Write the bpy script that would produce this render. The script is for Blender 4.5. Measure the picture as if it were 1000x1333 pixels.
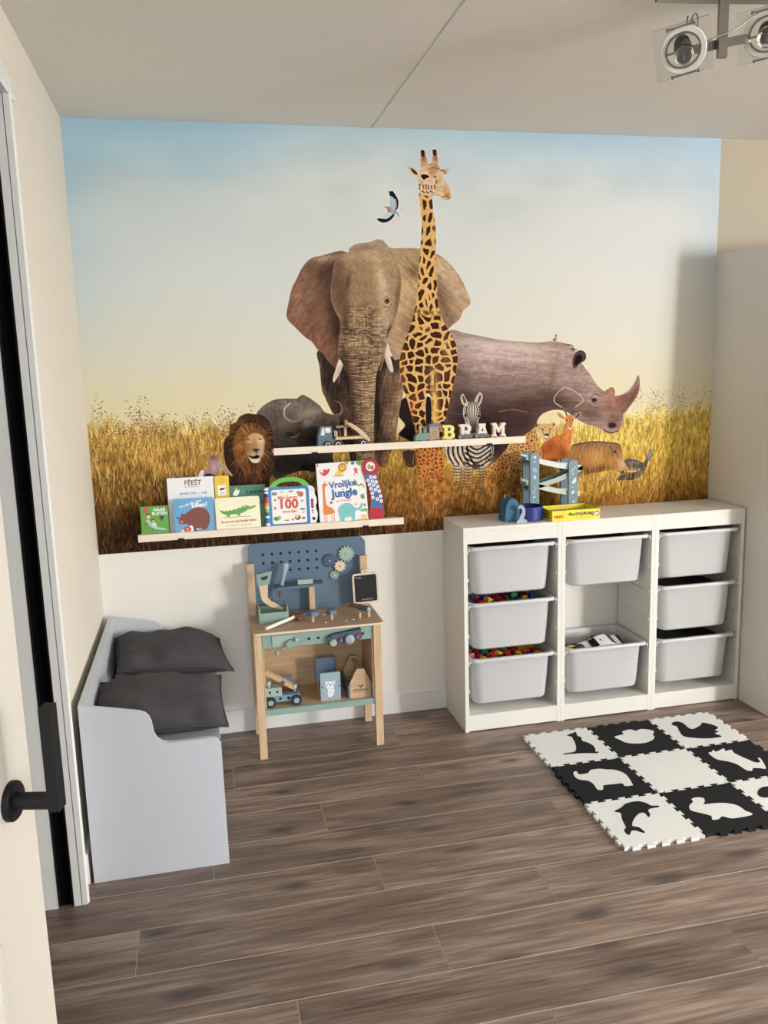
import bpy, bmesh, math, random
import numpy as np
from mathutils import Matrix, Vector

for o in list(bpy.data.objects): bpy.data.objects.remove(o, do_unlink=True)
SC = bpy.context.scene
COL = SC.collection
random.seed(4)
# ------------------------------------------------------------------ ROOM SIZES (metres)
XL, XR, ZC, ZM = -1.5434, 1.3871, 2.645, 0.8756      # left wall, stair casing face, ceiling, mural bottom
ZB = 2.118                                           # top of the stair casing
XW, YB, YR = 4.60, -3.50, -5.60                      # far right wall, doorway wall behind the camera, rear wall of the room's wide part
YBOX = -0.548
MURAL_GAIN = 0.97
# ------------------------------------------------------------------ CAMERA
cd = bpy.data.cameras.new('camera'); cam = bpy.data.objects.new('camera', cd); COL.objects.link(cam)
cd.sensor_fit = 'HORIZONTAL'; cd.sensor_width = 36.0; cd.lens = 36.0 * 1.0945891; cd.clip_start = .02
yaw, pitch, roll = .2144, -.1719, -.0289
f = Vector((math.sin(yaw) * math.cos(pitch), math.cos(yaw) * math.cos(pitch), math.sin(pitch)))
r = Vector((math.cos(yaw), -math.sin(yaw), 0)); u = r.cross(f)
r, u = r * math.cos(roll) + u * math.sin(roll), -r * math.sin(roll) + u * math.cos(roll)
cam.matrix_world = Matrix(((r.x, u.x, -f.x, -1.0912), (r.y, u.y, -f.y, -3.7269), (r.z, u.z, -f.z, 1.6419), (0, 0, 0, 1)))
SC.camera = cam
# ------------------------------------------------------------------ LIGHT
wd = bpy.data.worlds.new('sky'); SC.world = wd; wd.use_nodes = True
bg = wd.node_tree.nodes['Background']; bg.inputs[0].default_value = (.80, .90, 1, 1); bg.inputs[1].default_value = 1.0
def area(name, loc, rot, sx, sy, power, color):
    l = bpy.data.lights.new(name, 'AREA'); l.shape = 'RECTANGLE'; l.size = sx; l.size_y = sy; l.energy = power; l.color = color
    o = bpy.data.objects.new(name, l); COL.objects.link(o); o.location = loc; o.rotation_euler = rot; return o
# daylight slants down through a corner window behind the camera's right, and a window in the hall
WIN = dict(y0=-5.50, y1=-4.85, z0=.90, z1=2.35)      # corner window, part in the far right wall
WINB = dict(x0=3.85, x1=4.50, z0=.90, z1=2.35)       # corner window, part in the rear wall
WH = dict(x0=-1.75, x1=-.45, z0=.85, z1=2.25)        # hall window
WG = dict(y0=-3.50, y1=-2.30, z0=1.00, z1=2.35)      # unseen window added in the far right wall to brighten the floor
TD = math.radians(72)
area('corner_window_daylight', (XW + .06, (WIN['y0'] + WIN['y1']) / 2, (WIN['z0'] + WIN['z1']) / 2), (0, TD, 0), WIN['z1'] - WIN['z0'], WIN['y1'] - WIN['y0'], 115, (1, .998, .985))
area('rear_window_daylight', ((WINB['x0'] + WINB['x1']) / 2, YR - .06, (WINB['z0'] + WINB['z1']) / 2), (TD, 0, 0), WINB['x1'] - WINB['x0'], WINB['z1'] - WINB['z0'], 310, (1, .998, .985))
sw = area('added_floor_fill', (XW + .06, (WG['y0'] + WG['y1']) / 2, (WG['z0'] + WG['z1']) / 2), (0, math.radians(66), 0), WG['z1'] - WG['z0'], WG['y1'] - WG['y0'], 50, (1, .998, .985)); sw.data.spread = math.radians(80)  # added light, aimed down at the floor on the right
area('hall_window_daylight', ((WH['x0'] + WH['x1']) / 2, -4.86, (WH['z0'] + WH['z1']) / 2), (math.radians(90), 0, 0), WH['x1'] - WH['x0'], WH['z1'] - WH['z0'], 56, (.88, .94, 1))
vs = SC.view_settings; vs.view_transform = 'Standard'; vs.look = 'None'; vs.gamma = 1; vs.use_curve_mapping = False; vs.exposure = -0.17

# ------------------------------------------------------------------ HELPERS
def lin1(c): c /= 255.; return c / 12.92 if c <= .04045 else ((c + .055) / 1.055) ** 2.4
def S(r_, g_, b_, k=1.): return tuple(min(.92, lin1(v) * k) for v in (r_, g_, b_))
def mat_base(name, col, rough=.5, spec=.5):
    m = bpy.data.materials.new(name); m.use_nodes = True; nt = m.node_tree; b = nt.nodes['Principled BSDF']
    b.inputs['Base Color'].default_value = (*col, 1); b.inputs['Roughness'].default_value = rough
    b.inputs['Specular IOR Level'].default_value = spec
    return m, nt, b
MATS = {}
def mat(name, col, rough=.5, var=.06, scale=30, bump=0., bscale=200, metal=0., spec=.5):
    """plain material with a faint procedural mottling and optional fine relief"""
    if name in MATS: return MATS[name]
    m, nt, b = mat_base(name, col, rough, spec); N = nt.nodes; L = nt.links
    tc = N.new('ShaderNodeTexCoord'); no = N.new('ShaderNodeTexNoise'); no.inputs['Scale'].default_value = scale; no.inputs['Detail'].default_value = 3
    L.new(tc.outputs['Object'], no.inputs['Vector'])
    mx = N.new('ShaderNodeMix'); mx.data_type = 'RGBA'
    mx.inputs[6].default_value = (*[c * (1 - var) for c in col], 1); mx.inputs[7].default_value = (*[min(1, c * (1 + var)) for c in col], 1)
    L.new(no.outputs['Fac'], mx.inputs[0]); L.new(mx.outputs[2], b.inputs['Base Color'])
    b.inputs['Metallic'].default_value = metal
    if bump:
        n2 = N.new('ShaderNodeTexNoise'); n2.inputs['Scale'].default_value = bscale; L.new(tc.outputs['Object'], n2.inputs['Vector'])
        bp = N.new('ShaderNodeBump'); bp.inputs['Strength'].default_value = bump; bp.inputs['Distance'].default_value = .002
        L.new(n2.outputs['Fac'], bp.inputs['Height']); L.new(bp.outputs['Normal'], b.inputs['Normal'])
    MATS[name] = m; return m
def wood(name, c0, c1, axis='Z', scale=1., rough=.5):
    if name in MATS: return MATS[name]
    m, nt, b = mat_base(name, c0, rough); N = nt.nodes; L = nt.links
    tc = N.new('ShaderNodeTexCoord'); mp = N.new('ShaderNodeMapping'); k = {'X': 0, 'Y': 1, 'Z': 2}[axis]
    sc = [60 * scale] * 3; sc[k] = 4 * scale; mp.inputs['Scale'].default_value = sc
    L.new(tc.outputs['Object'], mp.inputs['Vector'])
    no = N.new('ShaderNodeTexNoise'); no.inputs['Scale'].default_value = 1; no.inputs['Detail'].default_value = 5; no.inputs['Distortion'].default_value = .6
    L.new(mp.outputs['Vector'], no.inputs['Vector'])
    cr = N.new('ShaderNodeValToRGB'); cr.color_ramp.elements[0].position = .3; cr.color_ramp.elements[1].position = .7
    cr.color_ramp.elements[0].color = (*c0, 1); cr.color_ramp.elements[1].color = (*c1, 1)
    L.new(no.outputs['Fac'], cr.inputs['Fac']); L.new(cr.outputs['Color'], b.inputs['Base Color'])
    MATS[name] = m; return m

ORG = {}
def org(o): return ORG.get(o, Vector((0, 0, 0))) if o is not None else Vector((0, 0, 0))
def thing(name, label, cat, loc=(0, 0, 0), group=None):
    o = bpy.data.objects.new(name, None); COL.objects.link(o); o.empty_display_size = .05; o.location = loc
    ORG[o] = Vector(loc); o['label'] = label; o['category'] = cat
    if group: o['group'] = group
    return o
def tag(o, label, cat, group=None):
    o['label'] = label; o['category'] = cat
    if group: o['group'] = group
    return o
def obj(name, bm, m, parent=None, smooth=False, bevel=0., seg=1, label=None, auto=None):
    """link a bmesh given in world coordinates as one mesh object (part of parent, or top level)"""
    if bevel:
        es = [e for e in bm.edges if len(e.link_faces) == 2 and e.calc_face_angle(0) > .6]
        bmesh.ops.bevel(bm, geom=es, offset=bevel, segments=seg, affect='EDGES', profile=.5, clamp_overlap=True)
    me = bpy.data.meshes.new(name); o = bpy.data.objects.new(name, me)
    if parent is None:
        if bm.verts:
            lo = Vector([min(v.co[k] for v in bm.verts) for k in range(3)]); hi = Vector([max(v.co[k] for v in bm.verts) for k in range(3)])
            c = (lo + hi) / 2; c.z = lo.z
        else: c = Vector()
        ORG[o] = c; o.location = c
    else:
        o.parent = parent; c = org(parent); ORG[o] = c
    bmesh.ops.translate(bm, verts=bm.verts, vec=-c)
    bmesh.ops.recalc_face_normals(bm, faces=bm.faces) if bm.faces else None
    bm.to_mesh(me); bm.free()
    for mm in (m if isinstance(m, (list, tuple)) else [m]): me.materials.append(mm)
    if smooth:
        for p in me.polygons: p.use_smooth = True
        if auto: me.set_sharp_from_angle(angle=math.radians(auto))
    COL.objects.link(o)
    if label: o['label'] = label
    return o
def struct(o): o['kind'] = 'structure'; return o
def dupobj(o, loc=None, parent='same'):
    c = o.copy(); COL.objects.link(c)
    if parent != 'same': c.parent = parent
    if loc is not None: c.location = loc
    return c
def NB(): return bmesh.new()
I4 = Matrix.Identity(4)
def box(bm, x0, x1, y0, y1, z0, z1, M=I4, mi=0):
    vs_ = [bm.verts.new(M @ Vector(p)) for p in ((x0, y0, z0), (x1, y0, z0), (x1, y1, z0), (x0, y1, z0), (x0, y0, z1), (x1, y0, z1), (x1, y1, z1), (x0, y1, z1))]
    for q in ((3, 2, 1, 0), (4, 5, 6, 7), (0, 1, 5, 4), (1, 2, 6, 5), (2, 3, 7, 6), (3, 0, 4, 7)):
        fc = bm.faces.new([vs_[i] for i in q]); fc.material_index = mi
    return bm
def bx(*a, **k): return box(NB(), *a, **k)
def prism(bm, pts, axis, a, b, M=I4, mi=0):
    """extrude a 2-D outline along an axis: x -> pts are (y,z), y -> (x,z), z -> (x,y)"""
    def P3(p, t): return M @ Vector({'x': (t, p[0], p[1]), 'y': (p[0], t, p[1]), 'z': (p[0], p[1], t)}[axis])
    A = [bm.verts.new(P3(p, a)) for p in pts]; B = [bm.verts.new(P3(p, b)) for p in pts]; n = len(pts)
    fs = [bm.faces.new(A), bm.faces.new(B[::-1])] + [bm.faces.new((A[i], B[i], B[(i + 1) % n], A[(i + 1) % n])) for i in range(n)]
    for fc in fs: fc.material_index = mi
    return bm
def loft(bm, rings, cap0=True, cap1=True, mi=0, closed=True):
    R = [[bm.verts.new(p) for p in rg] for rg in rings]; n = len(R[0]); fs = []
    for a, b in zip(R, R[1:]):
        for i in range(n if closed else n - 1): fs.append(bm.faces.new((a[i], a[(i + 1) % n], b[(i + 1) % n], b[i])))
    if cap0: fs.append(bm.faces.new(R[0][::-1]))
    if cap1: fs.append(bm.faces.new(R[-1]))
    for fc in fs: fc.material_index = mi
    return bm
def frame_of(d):
    d = Vector(d).normalized(); a = Vector((0, 0, 1)) if abs(d.z) < .9 else Vector((1, 0, 0))
    s = d.cross(a).normalized(); return s, s.cross(d).normalized() * -1
def cyl(bm, p0, p1, r0, r1=None, seg=16, M=I4, mi=0):
    r1 = r0 if r1 is None else r1; p0 = Vector(p0); p1 = Vector(p1); s, t = frame_of(p1 - p0)
    rg = [[M @ (p + (s * math.cos(2 * math.pi * i / seg) + t * math.sin(2 * math.pi * i / seg)) * rr) for i in range(seg)] for p, rr in ((p0, r0), (p1, r1))]
    return loft(bm, rg, mi=mi)
def tube(bm, pts, rad, seg=8, M=I4, mi=0):
    pts = [Vector(p) for p in pts]; rings = []
    s, t = frame_of(pts[1] - pts[0])
    for i, p in enumerate(pts):
        d = (pts[min(i + 1, len(pts) - 1)] - pts[max(i - 1, 0)]).normalized()
        s = (s - d * s.dot(d)).normalized(); t = d.cross(s)
        rr = rad[i] if isinstance(rad, (list, tuple)) else rad
        rings.append([M @ (p + (s * math.cos(2 * math.pi * k / seg) + t * math.sin(2 * math.pi * k / seg)) * rr) for k in range(seg)])
    return loft(bm, rings, mi=mi)
def lathe(bm, prof, M=I4, seg=20, mi=0, caps=True):
    """profile of (radius, height) turned about local z"""
    rg = [[M @ Vector((a * math.cos(2 * math.pi * i / seg), a * math.sin(2 * math.pi * i / seg), h)) for i in range(seg)] for a, h in prof]
    return loft(bm, rg, caps, caps, mi=mi)
def ball(bm, c, rx, ry=None, rz=None, M=I4, n=10, mi=0):
    ry = ry or rx; rz = rz or rx; c = Vector(c); rg = []
    for j in range(1, n):
        a = math.pi * j / n
        rg.append([M @ (c + Vector((rx * math.sin(a) * math.cos(2 * math.pi * i / (2 * n)), ry * math.sin(a) * math.sin(2 * math.pi * i / (2 * n)), -rz * math.cos(a)))) for i in range(2 * n)])
    return loft(bm, rg, mi=mi)
def rrect(w, h, rad, n=5, cx=0, cy=0):
    out = []
    for k, (sx, sy) in enumerate(((1, 1), (-1, 1), (-1, -1), (1, -1))):
        for i in range(n + 1):
            a = math.pi / 2 * (k + i / n); out.append((cx + sx * (w / 2 - rad) + rad * math.cos(a), cy + sy * (h / 2 - rad) + rad * math.sin(a)))
    return out
def crv(pts, n=4, closed=True):
    """smooth 2-D outline through points (Catmull-Rom)"""
    N = len(pts); out = []
    for i in range(N if closed else N - 1):
        g = (lambda k: pts[k % N]) if closed else (lambda k: pts[min(max(k, 0), N - 1)])
        a, b, c, d = g(i - 1), g(i), g(i + 1), g(i + 2)
        for k in range(n):
            t = k / n
            out.append(tuple(.5 * (2 * b[q] + (c[q] - a[q]) * t + (2 * a[q] - 5 * b[q] + 4 * c[q] - d[q]) * t * t + (3 * b[q] - a[q] - 3 * c[q] + d[q]) * t ** 3) for q in (0, 1)))
    if not closed: out.append(tuple(pts[-1]))
    return out
def text_bm(bm, s, size, M, mi=0, align='CENTER', bold=0.):
    cu = bpy.data.curves.new('lettering', 'FONT'); cu.body = s; cu.size = size; cu.align_x = align; cu.align_y = 'CENTER'; cu.resolution_u = 2; cu.offset = bold
    o = bpy.data.objects.new('lettering', cu); COL.objects.link(o)
    me = bpy.data.meshes.new_from_object(o.evaluated_get(bpy.context.evaluated_depsgraph_get()))
    n0 = len(bm.faces); n1 = len(bm.verts); bm.from_mesh(me); bm.verts.ensure_lookup_table(); bm.faces.ensure_lookup_table()
    for v in bm.verts[n1:]: v.co = M @ v.co
    for fc in bm.faces[n0:]: fc.material_index = mi
    bpy.data.objects.remove(o); bpy.data.curves.remove(cu); bpy.data.meshes.remove(me)
class Print:
    """flat print on a face: outlines and lettering, in face coordinates (u right, v up)"""
    def __init__(self, M): self.bm = NB(); self.M = M; self.ms = []; self.k = 0
    def _mi(self, m):
        if m not in self.ms: self.ms.append(m)
        return self.ms.index(m)
    def poly(self, pts, m, smooth=False):
        self.k += 1; w = .00025 + .00004 * self.k
        if smooth: pts = crv(pts, 4)
        fc = self.bm.faces.new([self.bm.verts.new(self.M @ Vector((p[0], -w, p[1]))) for p in pts]); fc.material_index = self._mi(m)
    def rect(self, u0, u1, v0, v1, m, rad=0.):
        if rad: self.poly(rrect(u1 - u0, v1 - v0, rad, 4, (u0 + u1) / 2, (v0 + v1) / 2), m)
        else: self.poly([(u0, v0), (u1, v0), (u1, v1), (u0, v1)], m)
    def disc(self, c, ru, m, rv=None, n=18, rot=0):
        rv = rv or ru; ca, sa = math.cos(rot), math.sin(rot)
        self.poly([(c[0] + ru * math.cos(2 * math.pi * i / n) * ca - rv * math.sin(2 * math.pi * i / n) * sa, c[1] + ru * math.cos(2 * math.pi * i / n) * sa + rv * math.sin(2 * math.pi * i / n) * ca) for i in range(n)], m)
    def line(self, pts, w, m):
        for a, b in zip(pts, pts[1:]):
            d = Vector((b[0] - a[0], b[1] - a[1])); 
            if d.length < 1e-6: continue
            n = Vector((-d.y, d.x)).normalized() * w / 2
            self.poly([(a[0] + n.x, a[1] + n.y), (b[0] + n.x, b[1] + n.y), (b[0] - n.x, b[1] - n.y), (a[0] - n.x, a[1] - n.y)], m); self.k -= 1
        self.k += 1
    def text(self, s, u, v, size, m, rot=0., bold=0., align='CENTER', sx=1.):
        self.k += 1; w = .00025 + .00004 * self.k
        T = self.M @ Matrix.Translation((u, -w, v)) @ Matrix.Rotation(-rot, 4, 'Y') @ Matrix.Rotation(math.pi / 2, 4, 'X') @ Matrix.Diagonal((sx, 1, 1, 1))
        text_bm(self.bm, s, size, T, self._mi(m), align, bold)
    def done(self, name, parent):
        bm = self.bm; c = org(parent); bmesh.ops.translate(bm, verts=bm.verts, vec=-c)
        me = bpy.data.meshes.new(name); bm.to_mesh(me); bm.free()
        for m in self.ms: me.materials.append(m)
        o = bpy.data.objects.new(name, me); o.parent = parent; ORG[o] = c; COL.objects.link(o); return o
def T(*v): return Matrix.Translation(v)
def RX(a): return Matrix.Rotation(math.radians(a), 4, 'X')
def RY(a): return Matrix.Rotation(math.radians(a), 4, 'Y')
def RZ(a): return Matrix.Rotation(math.radians(a), 4, 'Z')

# ------------------------------------------------------------------ THE ROOM
m_wall = mat('white_wall_paint', S(238, 235, 228, .97), .85, .015, 3, .12, 260)
m_ceil = mat('ceiling_spray_plaster', S(232, 228, 220, .95), .95, .03, 6, .5, 140)
m_case = mat('stair_casing_paint', S(232, 228, 222, .95), .75, .02, 2, .08, 200)
m_trim = mat('white_trim_lacquer', S(244, 243, 240, .86), .35, .01)
m_dark = mat('interior_shade_black', (.004, .004, .005), .9, .2, spec=.05)  # black colour stands for the unlit slot and room
m_gap = mat('black_rubber', (.008, .008, .008), .8, .1, spec=.1)

def floor_material():
    m, nt, b = mat_base('oak_laminate', (.2, .15, .12), .42); N = nt.nodes; L = nt.links
    tc = N.new('ShaderNodeTexCoord'); oi = N.new('ShaderNodeObjectInfo')
    cx = N.new('ShaderNodeCombineXYZ'); mm = N.new('ShaderNodeMath'); mm.operation = 'MULTIPLY'; mm.inputs[1].default_value = 37.
    L.new(oi.outputs['Random'], mm.inputs[0])
    for k in range(3): L.new(mm.outputs[0], cx.inputs[k])
    ad = N.new('ShaderNodeVectorMath'); ad.operation = 'ADD'; L.new(tc.outputs['Object'], ad.inputs[0]); L.new(cx.outputs[0], ad.inputs[1])
    def nz(sc, scale, det, dist=0.):
        mp = N.new('ShaderNodeMapping'); mp.inputs['Scale'].default_value = sc; L.new(ad.outputs[0], mp.inputs['Vector'])
        n = N.new('ShaderNodeTexNoise'); n.inputs['Scale'].default_value = scale; n.inputs['Detail'].default_value = det; n.inputs['Distortion'].default_value = dist
        L.new(mp.outputs['Vector'], n.inputs['Vector']); return n
    broad = nz((1.2, 8, 1), 1.6, 3, .8); grain = nz((3, 60, 1), 1.5, 6, .5); fine = nz((8, 260, 1), 1.0, 4, 0)
    cr = N.new('ShaderNodeValToRGB'); e = cr.color_ramp.elements
    e[0].position = .34; e[0].color = (*S(86, 70, 60), 1); e[1].position = .66; e[1].color = (*S(164, 144, 130), 1)
    k = e.new(.5); k.color = (*S(122, 104, 92), 1)
    mixf = N.new('ShaderNodeMath'); mixf.operation = 'MULTIPLY_ADD'; mixf.inputs[1].default_value = .50; L.new(grain.outputs['Fac'], mixf.inputs[0])
    h = N.new('ShaderNodeMath'); h.operation = 'MULTIPLY'; h.inputs[1].default_value = .50; L.new(broad.outputs['Fac'], h.inputs[0]); L.new(h.outputs[0], mixf.inputs[2])
    L.new(mixf.outputs[0], cr.inputs['Fac'])
    # knots: dark smoky eyes, drawn out along the board
    mpk = N.new('ShaderNodeMapping'); mpk.inputs['Scale'].default_value = (2.2, 5.5, 0); L.new(ad.outputs[0], mpk.inputs['Vector'])
    wn = nz((6, 14, 1), 1.2, 3); va = N.new('ShaderNodeVectorMath'); va.operation = 'MULTIPLY_ADD'; va.inputs[1].default_value = (.25, .25, .25)
    L.new(wn.outputs['Color'], va.inputs[0]); L.new(mpk.outputs['Vector'], va.inputs[2])
    vo = N.new('ShaderNodeTexVoronoi'); vo.voronoi_dimensions = '2D'; vo.inputs['Scale'].default_value = 1.; vo.inputs['Randomness'].default_value = 1.; L.new(va.outputs[0], vo.inputs['Vector'])
    kr = N.new('ShaderNodeMapRange'); kr.inputs['From Min'].default_value = .03; kr.inputs['From Max'].default_value = .17; kr.inputs['To Min'].default_value = 1.6; kr.inputs['To Max'].default_value = 0.; L.new(vo.outputs['Distance'], kr.inputs['Value'])
    pick = N.new('ShaderNodeSeparateColor'); L.new(vo.outputs['Color'], pick.inputs[0])
    gt = N.new('ShaderNodeMath'); gt.operation = 'GREATER_THAN'; gt.inputs[1].default_value = .5; L.new(pick.outputs[0], gt.inputs[0])
    km = N.new('ShaderNodeMath'); km.operation = 'MULTIPLY'; L.new(kr.outputs[0], km.inputs[0]); L.new(gt.outputs[0], km.inputs[1])
    km2 = N.new('ShaderNodeMath'); km2.operation = 'MULTIPLY'; L.new(km.outputs[0], km2.inputs[0]); L.new(grain.outputs['Fac'], km2.inputs[1])
    mx = N.new('ShaderNodeMix'); mx.data_type = 'RGBA'; mx.inputs[7].default_value = (*S(62, 54, 52), 1)
    L.new(km2.outputs[0], mx.inputs[0]); L.new(cr.outputs['Color'], mx.inputs[6])
    # board to board tone
    tr = N.new('ShaderNodeMapRange'); tr.inputs['To Min'].default_value = .84; tr.inputs['To Max'].default_value = 1.12; L.new(oi.outputs['Random'], tr.inputs['Value'])
    fr = N.new('ShaderNodeMapRange'); fr.inputs['To Min'].default_value = .86; fr.inputs['To Max'].default_value = 1.14; L.new(fine.outputs['Fac'], fr.inputs['Value'])
    m2 = N.new('ShaderNodeMath'); m2.operation = 'MULTIPLY'; L.new(tr.outputs[0], m2.inputs[0]); L.new(fr.outputs[0], m2.inputs[1])
    vm = N.new('ShaderNodeVectorMath'); vm.operation = 'SCALE'; L.new(mx.outputs[2], vm.inputs[0]); L.new(m2.outputs[0], vm.inputs['Scale'])
    L.new(vm.outputs[0], b.inputs['Base Color'])
    bp = N.new('ShaderNodeBump'); bp.inputs['Strength'].default_value = .25; bp.inputs['Distance'].default_value = .0006; L.new(grain.outputs['Fac'], bp.inputs['Height']); L.new(bp.outputs['Normal'], b.inputs['Normal'])
    rr = N.new('ShaderNodeMapRange'); rr.inputs['To Min'].default_value = .36; rr.inputs['To Max'].default_value = .52; L.new(broad.outputs['Fac'], rr.inputs['Value']); L.new(rr.outputs[0], b.inputs['Roughness'])
    return m
m_floor = floor_material()
m_under = mat('floor_joint', S(166, 149, 133), .7)
# floor: underlay with separate boards laid across the room
bm = NB(); box(bm, -2.6, XW, -5.7, 0, -.05, -.0025)
floor = struct(obj('floor', bm, m_under))
rows = {0: .95, 1: .217, 2: -.293, 3: -.728, 4: .123, 5: -.603, 6: -.10, 7: -.507, 8: .324, 9: -.304}
PL, PW = 1.257, .1985
plank_meshes = {}
def plank(x0, x1, y0, y1):
    key = (round(x1 - x0, 3), round(y1 - y0, 3)); g = .0001
    if key not in plank_meshes:
        b_ = NB(); box(b_, g, key[0] - g, g, key[1] - g, -.012, 0)
        es = [e for e in b_.edges if all(v.co.z > -.001 for v in e.verts)]
        rb = bmesh.ops.bevel(b_, geom=es, offset=.0014, segments=1, affect='EDGES')
        for fc in rb['faces']: fc.material_index = 1  # bevels coloured lighter, as if catching light
        me = bpy.data.meshes.new('plank'); b_.to_mesh(me); b_.free(); me.materials.append(m_floor); me.materials.append(m_under); plank_meshes[key] = me
    o = bpy.data.objects.new('plank', plank_meshes[key]); o.parent = floor; o.location = Vector((x0, y0, 0)) - org(floor); COL.objects.link(o)
kk = -1; yt = 0.
while yt > -5.6:
    yb = -.158 - PW * (kk + 1)
    j = rows.get(kk, random.uniform(-1, .2))
    x = j
    while x > -1.9: x -= PL
    while x < XW:
        a, b2 = max(x, -1.9), min(x + PL, XW)
        if b2 - a > .01: plank(round(a, 3), round(b2, 3), round(yb, 4), round(yt, 4))
        x += PL
    yt = yb; kk += 1
# ceiling: two slabs with a joint between them
bm = NB(); box(bm, XL - .3, -.2905, -5.75, .12, ZC, ZC + .12); box(bm, -.2815, XW + .2, -5.75, .12, ZC, ZC + .12); box(bm, -.2905, -.2815, -5.75, .12, ZC + .0035, ZC + .10)
struct(obj('ceiling', bm, m_ceil, bevel=.003))
bm = NB(); box(bm, XL - .15, XR, 0, .12, -.05, ZC); struct(obj('wall_back', bm, m_wall))
m_beige = mat('beige_wall_paint', S(184, 174, 156, .92), .85, .015, 3, .12, 260)
bm = NB(); box(bm, XR, XW + .15, 0, .12, -.05, ZC); struct(obj('wall_stair', bm, m_beige))
# left wall with a pocket-door opening
OY0, OY1, OZ, WT = -2.06, -1.165, 2.395, .125
bm = NB(); box(bm, XL - WT, XL, OY1 + .012, 0, -.05, ZC); box(bm, XL - WT, XL, -3.62, OY0 - .012, -.05, ZC); box(bm, XL - WT, XL, OY0 - .012, OY1 + .012, OZ + .012, ZC)
m_cream = mat('cream_wall_paint', S(232, 225, 211, .90), .85, .015, 3, .12, 260)
struct(obj('wall_left', bm, m_cream))
# wall behind the camera, with the doorway and a window
dx0, dx1, dz = -1.50, -.62, 2.32
bm = NB()
box(bm, XL - WT, dx0, YB - .12, YB, -.05, ZC); box(bm, dx0, dx1, YB - .12, YB, dz, ZC); box(bm, dx1, .70, YB - .12, YB, -.05, ZC); box(bm, .60, .70, YR, YB - .12, -.05, ZC); box(bm, .70, WINB['x0'], YR - .12, YR, -.05, ZC); box(bm, WINB['x1'], XW + .12, YR - .12, YR, -.05, ZC); box(bm, WINB['x0'], WINB['x1'], YR - .12, YR, -.05, WINB['z0']); box(bm, WINB['x0'], WINB['x1'], YR - .12, YR, WINB['z1'], ZC)
struct(obj('wall_rear', bm, m_wall))
bm = NB()
box(bm, XW, XW + .12, YR, WIN['y0'], -.05, ZC); box(bm, XW, XW + .12, WIN['y1'], WG['y0'], -.05, ZC); box(bm, XW, XW + .12, WG['y1'], .12, -.05, ZC)
for W_ in (WIN, WG): box(bm, XW, XW + .12, W_['y0'], W_['y1'], -.05, W_['z0']); box(bm, XW, XW + .12, W_['y0'], W_['y1'], W_['z1'], ZC)
struct(obj('wall_far_right', bm, m_wall))
# boxed-in stairwell on the right; its unseen end slants to lessen its mural shadow
bm = NB(); prism(bm, [(-.001, -.001), (YBOX, -.001), (YBOX + .165, ZB), (-.001, ZB)], 'x', XR, XW - .001); struct(obj('wall_right', bm, m_case, bevel=.002))
# hall behind the doorway
bm = NB(); box(bm, -2.4, -2.3, -4.9, YB - .12, -.05, ZC); 
box(bm, -2.3, WH['x0'], -4.95, -4.85, -.05, ZC); box(bm, WH['x1'], .6, -4.95, -4.85, -.05, ZC); box(bm, WH['x0'], WH['x1'], -4.95, -4.85, -.05, WH['z0']); box(bm, WH['x0'], WH['x1'], -4.95, -4.85, WH['z1'], ZC)
struct(obj('wall_hall', bm, m_wall))
# window frames
def window(name, M, w_, z0, z1):
    # frame with sill; local x runs along the wall, local y points out of the room
    bm = NB(); f_ = .05
    box(bm, 0, f_, .03, .09, z0, z1, M); box(bm, w_ - f_, w_, .03, .09, z0, z1, M); box(bm, f_, w_ - f_, .03, .09, z0, z0 + f_, M); box(bm, f_, w_ - f_, .03, .09, z1 - f_, z1, M)
    o = struct(obj(name, bm, m_trim)); obj('window_sill', bx(-.03, w_ + .03, -.12, .02, z0 - .03, z0, M), m_trim, o)
window('window_1', T(XW, WIN['y1'], 0) @ RZ(-90), WIN['y1'] - WIN['y0'], WIN['z0'], WIN['z1'])
window('window_2', T(WINB['x1'], YR, 0) @ RZ(180), WINB['x1'] - WINB['x0'], WINB['z0'], WINB['z1'])
window('window_3', T(WH['x1'], -4.85, 0) @ RZ(180), WH['x1'] - WH['x0'], WH['z0'], WH['z1'])
window('window_added', T(XW, WG['y1'], 0) @ RZ(-90), WG['y1'] - WG['y0'], WG['z0'], WG['z1'])  # frame of the added window
# skirting boards
bm = NB(); prism(bm, [(0, 0), (-.013, 0), (-.013, .098), (-.009, .105), (0, .105)], 'x', XL, XR); struct(obj('baseboard_back', bm, m_trim))
bm = NB(); prism(bm, [(XL, 0), (XL + .013, 0), (XL + .013, .098), (XL + .009, .105), (XL, .105)], 'y', OY1 + .10, -.013); struct(obj('baseboard_left', bm, m_trim))
# pocket doorway in the left wall: jamb halves, black plate painting the slot's shade, casing, room beyond coloured black for darkness
jm = NB()
for a, b2 in ((XL - .022, XL + .002), (XL - WT + .012, XL - .069)):
    box(jm, a, b2, OY1 - .010, OY1 + .012, 0, OZ); box(jm, a, b2, OY0 - .012, OY0 + .010, 0, OZ); box(jm, a, b2, OY0 - .012, OY1 + .012, OZ, OZ + .02)
dr = struct(obj('door_1', jm, m_trim, bevel=.002))
bm = NB(); box(bm, XL - .0685, XL - .0225, OY1 + .004, OY1 + .0115, .001, OZ)
obj('slot_shade_plate', bm, m_dark, dr)
bm = NB()
for a in (XL - .0275, XL - .0665): box(bm, a, a + .003, OY1 - .012, OY1 + .02, .004, OZ - .01)
obj('brush_seal', bm, m_gap, dr)
prof = [(OY1 - .010, XL), (OY1 - .010, XL + .018), (OY1 + .004, XL + .022), (OY1 + .016, XL + .020), (OY1 + .020, XL + .013), (OY1 + .050, XL + .015), (OY1 + .056, XL + .009), (OY1 + .068, XL + .008), (OY1 + .068, XL)]
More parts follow.
